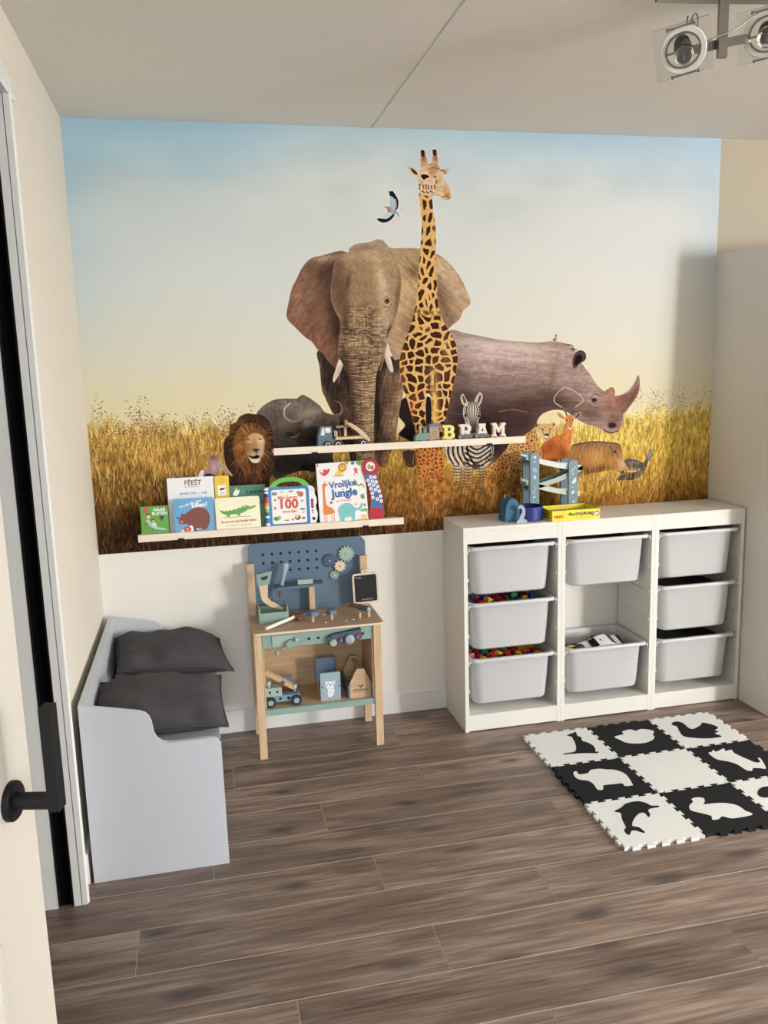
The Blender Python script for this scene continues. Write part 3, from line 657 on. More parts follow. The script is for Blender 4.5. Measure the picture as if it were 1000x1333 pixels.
dab(P("383.8,212.3"), 3.2, 3.6, (46, 36, 32), .9, 20); stroke(P("378.9,210.1 383.6,206.4 389.0,210.3"), 1, (110, 88, 70), .8); stroke(P("379.6,218.0 386.0,220.7 389.8,215.5"), 1, (112, 88, 70), .8); dab(P("383.0,213.7"), 1., 1., (150, 130, 110), .8)
for q in range(6): stroke([P("381.2,225.9")[0] + (q * 1.4, q * 3), P("394.3,220.8")[0] + (-q * .6, q * 5)], .9, (110, 86, 68), .5, .5, HEAD)
for q in range(22):
    p0 = P("314.5,161.5")[0] + (rngm.uniform(0, 80), rngm.uniform(0, 60)); stroke([p0, p0 + rngm.normal(0, 2.5, 2)], .8, (120, 96, 76), .35, .6, HEAD)
T1 = fill(P("317.7,285.1 321.0,288.2 322.6,292.4 320.3,298.5 315.3,307.4 310.1,314.1 308.8,312.0 309.7,306.5 313.3,296.9"), (222, 206, 188), .8); blob(P("317.8,299.1"), 3, 10, (180, 156, 138), .6, 30, T1)
T2 = fill(P("378.8,282.1 383.0,277.1 385.8,282.3 388.4,291.4 389.7,300.5 388.1,304.0 384.6,300.4 380.5,291.2"), (222, 206, 190), .8); blob(P("381.9,291.2"), 2.4, 12, (178, 152, 134), .7, -18, T2)

# ---- giraffe
gneck = P("430.4,78.6 431.2,89.9 431.9,103.5 432.6,117.2 431.5,133.2 429.2,156.3 427.9,171.7 425.8,195.2 421.6,220.5 414.6,244.2 406.9,262.8 400.1,281.6 398.6,298.8 401.5,321.4 408.2,342.6 413.9,364.0 418.2,384.6 419.3,396.3 435.0,397.0 432.6,375.4 434.0,336.5 438.1,333.2 441.6,342.1 440.6,375.8 440.6,397.3 455.5,394.4 460.0,371.3 465.6,348.3 470.0,330.7 475.5,309.7 478.8,288.8 477.2,271.3 469.0,253.8 458.3,236.4 452.3,212.4 452.0,181.9 450.1,171.8 451.2,144.7 451.5,121.7 448.5,101.1 446.4,80.6 441.3,78.4")
G = fill(gneck, (216, 172, 108), .8)
blob(P("439.1,191.9"), 4, 60, (226, 184, 118), .6, 0, G)
nm = Mk(G.sl, G.a * np.clip((P("433.0,227.5")[0, 1] - GY[G.sl]) / 14 + .5, 0, 1)); bm_ = Mk(G.sl, G.a * np.clip((GY[G.sl] - P("433.0,227.5")[0, 1]) / 14 + .5, 0, 1))
spots(nm, 8.2, 13.5, (74, 42, 26), .30, .16, 8, 5); spots(bm_, 12, 11, (66, 38, 24), .17, .12, 0, 8)
blob(P("402.2,307.5"), 6, 50, (190, 130, 70), .35, 0, G); blob(P("463.0,283.1"), 10, 30, (232, 196, 140), .3, 0, G); blob(P("443.9,317.5"), 9, 22, (222, 186, 132), .55, 0, G)
for q in (-4, 4): blob(P("442.4,319.3") + np.array([[q, 0]]), 1.5, 16, (50, 34, 26), .8, 0, G)
stroke(P("436.3,332.2 441.9,329.8 449.2,332.7"), 2, (60, 40, 30), .8)
fill(P("433.9,340.9 438.0,337.6 440.9,343.8 440.3,373.1 436.3,375.6 432.9,373.7"), (38, 30, 28), .8)
blob(P("446.0,354.7"), 6, 34, (226, 180, 104), .9, 0, G); blob(P("411.9,356.9"), 7, 30, (204, 120, 70), .5, 20, G)
tex(G, .08, 2, 2, 0, 80)
for lp in (P("418.8,403.5 435.3,404.3 437.7,437.2 435.9,478.6 423.2,477.8 419.5,436.2"), P("437.4,404.4 455.6,405.2 456.8,438.3 458.3,480.0 439.0,478.8 435.5,437.1")):
    L_ = fill(lp, (206, 130, 72), 2., .85)
    spots(L_, 6, 5, (110, 52, 30), .25, .2, 0, 12, True, .8); blob((GX[L_.sl].mean(), GY[L_.sl].max() - 8), 14, 22, (190, 136, 66), .7, 0, L_)
HDG = fill(P("431.5,52.7 429.4,60.6 429.5,73.0 431.4,78.6 436.3,80.4 446.1,81.5 456.0,81.2 461.2,84.1 468.3,85.7 472.4,82.6 471.7,75.7 468.9,67.8 464.0,60.2 461.4,55.0 458.1,46.0 453.7,41.1 448.1,40.6 442.0,41.9 435.2,45.4"), (214, 184, 148), .8)
blob(P("451.7,46.7"), 7, 5, (176, 130, 92), .8, 0, HDG); blob(P("467.3,75.8"), 6, 9, (196, 152, 112), .8, -30, HDG); blob(P("448.0,50.2"), 5, 6, (150, 104, 74), .5, 20, HDG); blob(P("468.4,81.5"), 4, 4, (166, 120, 88), .7, 0, HDG)
tex(HDG, .16, 2.5, 2.5, 0, 81)
for s_ in (P("435.3,68.4 436.5,72.9"), P("439.0,67.8 439.9,72.6"), P("442.4,68.3 442.8,72.8"), P("446.4,68.8 446.8,72.1"), P("433.9,75.2 437.0,76.8"), P("440.1,76.2 442.5,77.3"), P("445.0,75.6 448.1,76.7"), P("450.7,68.1 451.2,72.6"), P("453.9,62.4 452.6,65.8"), P("450.9,56.9 452.7,59.1"), P("431.1,67.3 431.1,72.9")):
    stroke(s_, 1.7, (62, 36, 26), .85, 1.2, HDG)
stroke(P("441.9,48.6 448.0,46.8 454.2,47.2 457.8,48.8"), 1.3, (140, 92, 62), .6); stroke(P("443.8,43.5 449.3,42.3 454.2,42.7"), 1.2, (120, 76, 52), .6)
stroke(P("460.9,82.7 465.9,80.9 470.9,83.7"), 1.1, (110, 74, 56), .8); dab(P("469.5,78.0"), 1.1, .8, (80, 50, 40), .8)
fill(P("432.9,56.6 435.6,54.9 441.7,55.7 444.1,58.1 440.4,59.5 436.7,61.4 434.3,59.4"), (34, 24, 22), .8)
stroke(P("431.9,55.5 436.9,53.7 442.9,55.3"), 1, (230, 206, 176), .7)
for hp in (P("433.0,27.0 438.4,26.5 440.2,32.4 442.2,41.3 437.0,45.3 432.9,46.0"), P("448.7,25.3 454.6,25.2 454.9,32.1 456.5,41.0 449.3,42.3 448.0,36.7 448.8,31.1")):
    h_ = fill(hp, (206, 160, 116), .7); stroke([hp[0] + (2.6, 0), hp[0] + (3.2, 5)], 5.4, (40, 28, 26), .95, 4.5, h_); blob(hp[0] + (4, 9), 3, 4, (120, 80, 58), .7, 0, h_)
e_ = fill(P("414.6,45.5 421.2,46.0 427.2,49.7 430.5,53.9 429.4,59.7 424.6,56.8 419.2,52.4"), (214, 190, 160), .7); fill(P("419.3,47.4 424.7,50.1 428.3,53.9 427.0,55.6 422.2,52.9"), (70, 44, 36), .8)
e_ = fill(P("459.1,49.0 464.0,47.4 470.4,47.7 467.9,53.2 463.3,55.3 460.8,53.3"), (206, 176, 144), .7); stroke(P("459.7,49.4 464.0,50.4 465.8,53.2"), 1.6, (84, 54, 42), .8)

# ---- flying bird
fill(P("390.4,75.8 392.6,76.3 395.0,75.7 398.5,80.2 401.7,85.7 402.4,91.4 401.1,97.0 398.2,99.3 397.4,97.6 398.1,93.7 398.0,88.0 395.0,83.6 391.4,81.9"), (38, 30, 44), .6)
fill(P("391.8,82.3 395.0,83.6 397.8,88.0 398.1,93.7 397.0,98.2 394.6,98.2 392.0,96.0 391.2,90.4"), (172, 190, 198), .6); stroke(P("398.1,85.8 399.4,92.5 398.3,97.0"), 1, (226, 228, 228), .9)
fill(P("373.5,110.2 378.3,109.1 386.8,109.6 393.0,105.0 396.7,103.3 396.0,106.7 391.6,111.2 386.7,113.9 380.6,114.4 376.4,113.0"), (36, 28, 42), .6)
fill(P("378.3,109.1 384.5,104.5 390.1,100.5 394.5,102.7 390.5,106.7 385.6,109.0"), (196, 206, 212), .6)
fill(P("386.6,96.3 391.1,94.9 395.6,98.2 399.1,101.0 397.3,103.8 392.4,102.7 388.9,100.0"), (150, 172, 186), .6); fill(P("383.0,94.7 387.8,94.9 391.8,96.2 391.9,99.9 388.8,100.8 387.1,97.7"), (190, 130, 128), .6); dab(P("389.7,100.0"), 1.6, 2, (170, 96, 110))
stroke(P("397.9,100.4 402.7,106.6"), 1.6, (90, 110, 120), .9, 1); stroke(P("405.9,98.7 408.1,95.2"), .7, (110, 130, 130), .8, .5); stroke(P("393.9,114.6 397.0,111.8"), .7, (110, 130, 130), .7, .5)

# ---- buffalo
BF = fill(P("207.3,352.6 218.1,340.5 231.1,334.1 243.8,332.8 259.6,333.5 264.6,330.2 268.6,328.8 273.3,330.9 281.9,336.5 289.7,343.2 293.1,348.1 297.4,353.1 307.0,355.9 315.1,357.8 313.5,400.6 305.0,407.5 305.0,429.5 282.8,430.8 261.8,427.2 232.3,435.3 224.5,431.6 217.6,411.9 213.4,370.3"), (104, 94, 86), .9)
blob(P("254.6,372.1"), 22, 18, (64, 55, 50), .8, 0, BF); blob(P("287.9,386.4"), 34, 18, (34, 29, 27), .95, 0, BF); blob(P("231.9,380.6"), 10, 30, (62, 54, 49), .8, 0, BF)
blob(P("265.4,419.2"), 60, 18, (33, 27, 25), 1., 0, BF); blob(P("239.5,419.5"), 30, 18, (36, 29, 26), 1., 0, BF); blob(P("250.5,391.1"), 22, 9, (60, 52, 47), .8, 0, BF)
blob(P("274.7,353.8"), 16, 9, (128, 116, 106), .8, -6, BF); blob(P("243.4,339.9"), 24, 6, (126, 114, 104), .7, -4, BF); blob(P("272.6,366.4"), 6, 6, (140, 128, 118), .6, 0, BF); blob(P("297.1,361.1"), 12, 8, (78, 66, 58), .8, 0, BF)
tex(BF, .20, 6, 4, 0, 90); tex(BF, .14, 2, 8, 10, 91)
stroke(P("253.8,338.7 246.4,343.1 242.9,350.9 244.9,358.1 251.9,362.4 261.6,360.9 267.4,356.6"), 3.2, (120, 108, 98), .95, 4.5); stroke(P("251.7,339.2 245.1,344.7 243.2,351.7 245.7,358.1 250.4,361.0"), 1.5, (206, 196, 182), .95, .9); blob(P("278.1,351.5"), 18, 6, (146, 134, 122), .8, -4, BF); dab(P("251.1,379.1"), 6, 3, (40, 34, 32), .8, 10, BF); blob(P("242.3,363.6"), 14, 12, (122, 112, 102), .5, 0, BF)
stroke(P("294.3,355.3 305.5,359.7 314.1,358.2 318.9,352.1 318.6,345.1 314.8,339.6 309.9,338.5"), 5.5, (96, 78, 66), .95, 1.6); stroke(P("315.6,356.2 319.5,350.7 318.9,344.4 315.1,339.6"), 1., (176, 156, 140), .8, .5)
stroke(P("244.7,379.6 254.1,383.2 262.3,378.8"), 1.6, (120, 110, 102), .7); dab(P("247.9,379.7"), 5, 4, (34, 30, 28), .7)

# ---- lion
LM = fill(P("164.1,390.1 166.7,380.8 172.1,376.3 173.4,364.6 181.8,361.0 186.1,354.1 195.4,350.3 206.5,351.7 215.1,353.0 223.4,361.2 227.4,375.6 228.0,394.8 229.0,412.5 226.4,425.2 221.2,434.7 214.1,447.2 169.9,444.6 168.0,423.7 164.2,409.1"), (52, 37, 28), 1.2)
blob(P("185.6,389.6"), 12, 30, (168, 112, 60), .9, 6, LM); blob(P("188.4,369.2"), 16, 11, (140, 94, 54), .85, -20, LM); blob(P("207.0,371.6"), 20, 9, (134, 92, 60), .8, 10, LM)
blob(P("220.2,391.2"), 8, 20, (120, 82, 50), .8, 0, LM); blob(P("197.9,423.7"), 16, 14, (132, 84, 46), .85, 30, LM); blob(P("214.1,416.5"), 9, 16, (104, 70, 42), .7, 0, LM); blob(P("203.7,433.7"), 7, 9, (150, 98, 56), .8, 40, LM)
blob(P("206.3,356.5"), 20, 8, (64, 48, 40), .8, 0, LM); blob(P("185.6,362.7"), 8, 6, (96, 70, 48), .8, 0, LM)
for q in range(160):
    an = rngm.uniform(0, 2 * math.pi); p0 = P("199.5,395.0")[0] + np.array([math.cos(an) * 25, math.sin(an) * 34]); p1 = p0 + np.array([math.cos(an) * 8 + rngm.normal(0, 2), math.sin(an) * 9 + 5])
    stroke([p0, p1], 1.4, [(26, 18, 15), (44, 30, 22), (64, 44, 30)][rngm.integers(3)], .7, .5, LM)
FC = fill(P("193.0,383.6 198.1,377.5 206.0,375.9 213.7,379.0 216.5,386.3 215.2,395.8 212.8,405.2 208.7,413.4 201.6,414.3 195.6,408.8 192.2,397.8"), (210, 170, 126), 2.)
blob(P("203.6,377.7"), 9, 5, (206, 164, 112), .8, 0, FC); blob(P("194.2,390.0"), 4, 9, (170, 116, 70), .7, 0, FC); blob(P("203.7,390.4"), 5, 9, (150, 116, 90), .6, 0, FC)
fcen = P("203.6,392.0")[0]
for q in range(230):
    an = rngm.uniform(0, 2 * math.pi); r0 = rngm.uniform(13, 20); l = rngm.uniform(6, 16)
    p0 = fcen + np.array([math.cos(an) * r0 * 1.05, math.sin(an) * r0 * 1.35]); p1 = p0 + np.array([math.cos(an) * l * .9 + rngm.normal(0, 2), math.sin(an) * l + abs(math.cos(an)) * 7])
    stroke([p0, (p0 + p1) / 2 + rngm.normal(0, 1.2, 2), p1], 1., [(196, 136, 76), (120, 78, 44), (72, 48, 32), (36, 26, 20), (170, 116, 64)][rngm.integers(5)], .55, .5, LM)
for q in range(120):
    x = rngm.uniform(P("171.0,321.7")[0, 0], P("231.6,323.7")[0, 0]); y = rngm.uniform(P("151.8,408.5")[0, 1], P("149.9,440.2")[0, 1])
    stroke([(x, y), (x + rngm.normal(1, 2), y + 6), (x + rngm.normal(2, 3), y + 13)], 1., [(30, 22, 18), (70, 48, 32), (110, 76, 44)][rngm.integers(3)], .6, .5, LM)
for ep in (P("195.4,383.7"), P("210.8,383.6")):
    dab(ep, 2.2, 1.3, (54, 36, 24), .95, 8); blob(ep + np.array([[0, 2.2]]), 3, 1, (226, 206, 170), .6)
fill(P("200.2,396.3 205.0,395.6 209.6,396.5 207.4,399.9 205.1,401.7 202.4,399.6"), (34, 26, 24), .8); stroke(P("205.1,401.3 205.0,404.0"), 1., (44, 32, 28), .9)
blob(P("198.8,401.3"), 6, 4.4, (226, 208, 184), .9); blob(P("210.8,400.7"), 5, 4.4, (230, 214, 192), .9); blob(P("196.8,386.1"), 4, 2.4, (232, 208, 170), .7); blob(P("211.3,386.3"), 4, 2.4, (232, 208, 170), .7)
fill(P("194.6,404.0 200.5,405.4 205.0,404.2 209.3,405.1 207.4,408.2 201.9,408.7 197.2,406.8"), (40, 22, 20), .8); fill(P("195.1,406.3 198.7,409.0 206.6,408.9 208.9,407.4 206.7,413.3 201.9,414.0 197.8,411.7"), (224, 216, 204), .9)

blob(P("199.6,393.4"), 3, 10, (160, 118, 78), .6, 10, FC); blob(P("210.9,393.2"), 3, 9, (214, 176, 132), .6, 0, FC); blob(P("193.6,393.1"), 5, 14, (140, 92, 54), .6, 0)
# ---- stork behind the books
fill(P("129.9,428.5 135.7,419.9 143.0,418.8 145.3,404.1 149.9,400.8 155.6,403.1 157.1,410.6 155.9,421.0 152.5,429.8 140.7,432.1"), (158, 126, 132), .9); blob(P("149.7,404.3"), 4, 3, (110, 76, 82), .8); blob(P("150.3,417.7"), 4, 8, (196, 170, 178), .7)
fill(P("155.2,409.6 163.5,415.4 172.8,427.9 170.1,428.7 161.7,421.3 155.6,417.4"), (176, 158, 140), .7); stroke(P("156.4,413.6 164.7,420.9 170.7,427.8"), .7, (96, 78, 70), .8)
fill(P("134.4,430.2 141.1,424.7 151.2,427.3 158.2,431.6 155.0,435.9 134.7,434.7"), (40, 32, 32), .9); fill(P("129.2,430.0 132.7,421.2 137.1,420.0 135.1,428.8"), (226, 220, 222), .8)

# ---- cheetah
CH = fill(P("511.2,444.8 517.5,436.5 530.0,429.7 542.7,418.1 553.7,408.5 574.3,394.3 582.2,390.2 586.9,385.9 589.4,387.2 593.8,405.7 600.4,418.2 601.6,438.8 596.3,488.2 572.2,499.1 536.1,471.9 523.5,463.6 512.6,456.9"), (196, 146, 90), 1.)
blob(P("555.2,457.9"), 30, 18, (110, 78, 46), .8, -20, CH); blob(P("536.3,435.7"), 10, 18, (206, 120, 66), .5, 30, CH); blob(P("561.6,419.1"), 20, 14, (214, 166, 104), .6, 0, CH)
spots(CH, 4.6, 4.6, (38, 24, 18), .30, .12, 20, 14, False, .92); tex(CH, .12, 3, 3, 0, 95)
HC = fill(P("589.0,382.8 591.6,379.6 596.3,380.3 602.4,380.9 612.2,380.5 617.2,380.3 619.2,383.5 617.2,389.5 614.7,396.9 611.2,402.4 605.5,404.8 598.6,401.0 592.1,394.6"), (206, 166, 116), .8)
blob(P("605.1,399.1"), 5, 4.5, (232, 214, 186), .9, 0, HC); blob(P("594.9,395.6"), 4, 6, (228, 206, 174), .7, 0, HC); fill(P("603.1,395.1 606.8,394.5 610.3,395.5 607.3,397.8"), (30, 22, 20), .7); stroke(P("603.6,400.4 606.4,401.8 609.4,400.7"), 1.2, (40, 28, 26), .9)
for s_ in (P("600.9,388.7 601.6,392.8 603.6,399.0"), P("611.8,388.6 610.7,393.2 610.3,399.3")): stroke(s_, .9, (60, 38, 28), .7)
dab(P("600.7,388.1"), 1.8, 1.2, (40, 26, 20)); dab(P("611.8,388.2"), 1.6, 1.1, (40, 26, 20)); dab(P("591.2,381.6"), 2.5, 3, (70, 48, 36), .7); dab(P("617.6,382.0"), 1.8, 2, (70, 48, 36), .7)
for q in range(26): dab(P("602.4,383.7")[0] + rngm.normal(0, 1, 2) * (10, 3.2), .6, .6, (70, 44, 30), .7)

# ---- antelope
AN = fill(P("599.5,410.4 615.5,399.6 629.7,395.5 633.0,387.1 635.5,381.1 645.0,383.1 644.5,399.9 643.3,412.5 641.6,420.3 635.6,430.7 620.1,433.2 602.6,430.6 600.0,422.3"), (196, 116, 62), .9)
blob(P("611.3,414.7"), 14, 12, (150, 76, 38), .8, 0, AN); blob(P("638.6,405.7"), 5, 22, (214, 146, 92), .7, 0, AN); blob(P("631.1,423.9"), 8, 10, (120, 62, 36), .7, 0, AN); tex(AN, .1, 4, 6, 0, 96)
fill(P("633.9,374.5 637.2,370.6 642.7,369.6 646.4,373.4 646.9,377.9 644.8,385.2 641.3,390.7 637.8,387.7 635.5,381.5"), (206, 136, 82), .7); fill(P("638.2,386.5 641.3,385.8 644.4,386.8 641.8,390.7"), (228, 206, 190), .7); dab(P("641.3,386.6"), 1.6, 1, (40, 30, 28))
dab(P("636.8,377.1"), 1.1, 1.4, (34, 24, 20)); dab(P("645.6,377.0"), .9, 1.3, (34, 24, 20)); stroke(P("641.2,373.2 641.7,381.4"), 1.6, (170, 96, 54), .5)
fill(P("621.9,365.3 628.0,368.2 632.8,372.5 633.3,375.3 628.0,373.9 624.1,370.5"), (190, 140, 100), .7); fill(P("647.8,374.7 650.3,368.5 656.9,365.7 659.6,368.3 655.9,374.2 650.4,376.0"), (170, 134, 110), .7); fill(P("650.0,373.6 653.0,369.2 656.5,368.1 654.8,372.9"), (100, 76, 66), .7)
for s_ in (P("636.4,369.8 630.7,359.9 617.5,350.1 622.7,338.4 634.5,330.7"), P("644.1,368.9 649.9,359.4 660.9,350.6 653.0,340.3 634.5,330.7")):
    stroke(s_, 1.5, (206, 190, 178), .95, .9)
stroke(P("636.7,369.8 633.9,364.6 629.6,359.0"), 2.2, (64, 48, 42), .9, 1.); stroke(P("644.1,368.9 646.8,363.9 650.5,359.8"), 2.2, (64, 48, 42), .9, 1.)

# ---- guinea fowl
FW = fill(P("725.0,439.5 731.1,436.0 741.5,437.4 750.8,440.8 756.6,442.4 761.0,434.6 765.3,424.7 768.4,426.5 766.7,434.9 762.8,443.2 759.2,453.6 751.3,462.7 739.9,466.9 728.4,466.2 716.0,466.4 719.5,459.4 728.2,456.1 726.1,447.5"), (70, 75, 80), .8)
blob(P("739.3,441.9"), 14, 4, (118, 124, 130), .8, 6, FW); blob(P("737.4,459.8"), 16, 6, (44, 46, 50), .8, 0, FW); blob(P("765.3,431.0"), 4, 8, (158, 182, 200), .9, 20, FW); tex(FW, .30, 1.6, 1.6, 0, 97)
for q in range(70): dab(P("744.1,452.7")[0] + rngm.normal(0, 1, 2) * (12, 7), .55, .55, (150, 156, 162), .6, 0, FW)
# ---- warthog
WH = fill(P("640.3,418.1 646.4,411.9 657.5,409.9 682.0,408.6 700.0,410.7 715.4,412.7 721.7,420.5 722.3,431.0 726.0,439.5 733.1,450.0 746.4,451.8 749.2,450.9 745.4,455.3 735.1,456.9 723.6,457.9 714.3,451.1 700.7,450.4 691.7,452.0 678.2,453.7 662.5,457.1 649.1,457.6 641.2,445.1 636.6,429.3"), (170, 122, 72), .9)
blob(P("682.0,411.9"), 36, 6, (118, 96, 78), .85, 2, WH); blob(P("653.4,441.6"), 14, 14, (150, 92, 48), .7, 0, WH); blob(P("682.3,430.6"), 16, 14, (206, 158, 98), .7, 0, WH); blob(P("691.6,447.8"), 22, 6, (110, 74, 46), .7, 0, WH)
blob(P("715.9,417.7"), 7, 6, (122, 102, 88), .8, 0, WH); blob(P("722.2,443.1"), 7, 12, (214, 186, 152), .85, -30, WH); blob(P("707.3,440.2"), 6, 10, (190, 132, 76), .7, 0, WH)
for q in range(50):
    x = rngm.uniform(P("643.7,359.1")[0, 0], P("703.5,361.4")[0, 0]); y = P("559.3,406.5")[0, 1] + rngm.uniform(0, 8)
    stroke([(x, y), (x - rngm.uniform(0, 4), y + 9), (x - rngm.uniform(-2, 8), y + rngm.uniform(14, 28))], 1., [(96, 74, 56), (220, 178, 122), (150, 106, 64)][rngm.integers(3)], .5, .5, WH)
dab(P("711.1,424.8"), 2.2, 2.6, (52, 40, 34), .9); stroke(P("711.5,423.7 715.1,430.2 717.4,434.5"), 1.4, (80, 60, 48), .7); fill(P("721.3,454.6 724.0,452.1 725.4,455.5 723.2,457.9"), (60, 40, 32), .7)
for s_ in (P("673.6,451.0 679.4,459.7 687.5,469.6"), P("675.9,453.2 673.8,461.5 669.4,469.6"), P("662.5,456.6 660.4,467.0")): stroke(s_, 2.4, (190, 140, 80), .6, 1.)
stroke(P("732.7,454.2 744.2,454.4 749.9,450.9"), 2., (226, 206, 176), .95, 1.); stroke(P("714.4,451.5 723.6,456.3 735.0,456.0"), 1.2, (70, 48, 36), .7)
stroke(P("646.4,412.7 661.9,410.1 682.0,409.2 700.0,411.3 713.6,413.4"), 2.4, (84, 66, 54), .75, 1.6); stroke(P("640.3,420.2 637.7,428.3 642.3,445.1 649.6,456.7"), 1.2, (110, 66, 36), .6)
for q in range(60):
    p0 = P("682.3,428.5")[0] + rngm.normal(0, 1, 2) * (24, 10); stroke([p0, p0 + (rngm.normal(-1, 1.2), rngm.uniform(4, 9))], .9, [(96, 66, 40), (226, 184, 126), (140, 96, 56)][rngm.integers(3)], .5, .5, WH)
blob(P("669.2,450.7"), 30, 5, (84, 56, 34), .75, 4, WH); blob(P("703.6,423.3"), 8, 9, (150, 116, 84), .6, 0, WH); stroke(P("702.3,417.0 706.5,421.4 707.6,429.8"), 1.2, (70, 52, 40), .7); stroke(P("713.8,423.8 719.0,432.5 722.1,441.0"), 1., (150, 120, 92), .7)
stroke(P("599.5,410.4 602.6,418.3 601.5,429.6"), 1.2, (110, 58, 32), .7); stroke(P("629.7,395.5 626.5,407.2 631.0,419.7"), 1.2, (140, 76, 40), .5); stroke(P("644.4,385.6 643.7,408.0 641.2,420.3"), 1.2, (230, 180, 130), .6)
# ---- zebra
ZB = fill(P("458.7,402.2 483.8,401.2 511.5,402.5 527.4,404.9 528.2,418.9 524.1,429.4 516.2,436.5 509.6,440.3 501.9,438.4 489.5,439.2 477.5,435.9 466.5,429.4 460.6,417.0"), (206, 196, 182), .8)
zl = [fill(q_, (190, 176, 154), 1., .9) for q_ in (P("469.2,433.6 483.3,437.4 486.3,468.9 477.0,469.0"), P("486.1,436.8 496.0,436.6 498.1,468.1 488.8,469.0"), P("503.8,437.0 516.2,436.2 512.5,468.2 502.4,467.6"))]
BLK = (32, 26, 24)
for q in range(5):
    x0 = 150 + q * 42
    stroke([P("439.7,320.7")[0] + np.array([x0 + 10, 560]) * np.array([0.1540, 0.1474]), P("439.7,320.7")[0] + np.array([x0 + 6 + q * 4, 650]) * np.array([0.1540, 0.1474]), P("439.7,320.7")[0] + np.array([x0 + 50 + q * 10, 740 + q * 8]) * np.array([0.1540, 0.1474])], 3., BLK, .95, 2.2, ZB)
for q in range(5):
    stroke([P("439.7,320.7")[0] + np.array([330 - q * 8, 560 + q * 42]) * np.array([0.1540, 0.1474]), P("439.7,320.7")[0] + np.array([425, 618 + q * 40]) * np.array([0.1540, 0.1474]), P("439.7,320.7")[0] + np.array([530 + q * 8, 560 + q * 36]) * np.array([0.1540, 0.1474])], 2.6, BLK, .92, 2.2, ZB)
for q in range(3):
    stroke([P("439.7,320.7")[0] + np.array([585 - q * 14, 560]) * np.array([0.1540, 0.1474]), P("439.7,320.7")[0] + np.array([580 - q * 16, 650]) * np.array([0.1540, 0.1474]), P("439.7,320.7")[0] + np.array([540 - q * 20, 730]) * np.array([0.1540, 0.1474])], 1.5, BLK, .9, 1.2, ZB)
dab(P("502.7,434.7"), 6.5, 5, (70, 56, 48), .9)
for M_ in zl:
    x0, x1 = GX[M_.sl].min(), GX[M_.sl].max(); y0, y1 = GY[M_.sl].min(), GY[M_.sl].max()
    for q in range(11): yq = y0 + 2 + q * (y1 - y0) / 11; stroke([(x0, yq), ((x0 + x1) / 2, yq + 2), (x1, yq - .5)], 1.5, BLK, .85, 1.2, M_)
for ep, ip in ((P("482.3,338.2 485.9,335.1 489.1,341.0 493.0,348.1 487.8,351.4 483.3,346.6"), P("484.3,338.7 486.4,338.3 489.7,346.1 487.2,347.9")), (P("509.9,333.7 513.5,339.3 510.8,349.0 504.6,352.3 501.9,345.8 505.4,337.8"), P("509.4,337.4 511.2,340.4 508.7,347.2 505.3,348.8"))):
    fill(ep, (196, 180, 164), .7); fill(ip, (92, 76, 68), .8)
ZH = fill(P("487.2,350.5 493.7,346.7 498.6,345.4 504.4,347.4 509.2,350.7 510.0,365.0 507.5,370.8 506.1,383.9 503.0,401.4 495.8,401.0 491.7,383.3 485.5,363.8"), (198, 186, 174), .7)
for q in range(6):
    k_ = (q - 2.5) * 22
    stroke([P("439.7,320.7")[0] + np.array([390 + k_ * .5, 170]) * np.array([0.1540, 0.1474]), P("439.7,320.7")[0] + np.array([390 + k_ * 1.15, 250]) * np.array([0.1540, 0.1474]), P("439.7,320.7")[0] + np.array([390 + k_ * .6, 340]) * np.array([0.1540, 0.1474]), P("439.7,320.7")[0] + np.array([392 + k_ * .3, 460]) * np.array([0.1540, 0.1474])], 1.3, BLK, .9, 1.1, ZH)
for q in range(7):
    for sg in (-1, 1): stroke([P("439.7,320.7")[0] + np.array([390 + sg * 80, 215 + q * 20]) * np.array([0.1540, 0.1474]), P("439.7,320.7")[0] + np.array([390 + sg * 46, 232 + q * 22]) * np.array([0.1540, 0.1474])], 1.1, BLK, .85, .9, ZH)
for ep in (P("488.9,364.5"), P("507.6,365.8")): dab(ep, 1.8, 2.2, (24, 18, 18))
blob(P("499.5,399.8"), 8, 8, (50, 40, 38), .9, 0, ZH)

# ---- foreground grass over the feet
grass(500, P("331.2,219.2")[0, 0], P("524.8,221.8")[0, 0], P("230.2,414.6")[0, 1], MHu + 8, (6, 20), [(170, 120, 56), (206, 158, 82), (120, 82, 42), (150, 92, 40), (84, 58, 32)], .5)
fillg = Mk((slice(int(P("230.4,408.9")[0, 1] * SSM), MH), slice(int(P("376.7,219.8")[0, 0] * SSM), int(P("603.9,222.8")[0, 0] * SSM))), None)
fillg.a = np.clip((GY[fillg.sl] - P("229.0,437.1")[0, 1]) / 26, 0, .75) * 1.
put(fillg.sl, fillg.a, interp(GY[fillg.sl], [P("230.2,414.6")[0, 1], MHu], [(168, 118, 56), (110, 72, 36)]))
tex(fillg, .5, 2.5, 6, 10, 99); tex(fillg, .4, 6, 6, 0, 98)
grass(420, P("373.8,219.8")[0, 0], P("597.3,222.7")[0, 0], P("229.0,437.1")[0, 1], MHu + 8, (6, 18), [(206, 158, 82), (120, 82, 42), (90, 60, 32), (222, 180, 104)], .5)
grass(500, P("564.1,222.3")[0, 0], MWu, P("437.4,440.6")[0, 1], MHu + 8, (6, 22), [(214, 172, 88), (150, 106, 52), (186, 138, 64), (110, 74, 38)], .5)
grass(160, P("641.5,359.0")[0, 0], P("762.4,363.6")[0, 0], P("559.3,450.9")[0, 1], P("559.2,469.3")[0, 1], (5, 14), gold, .6)

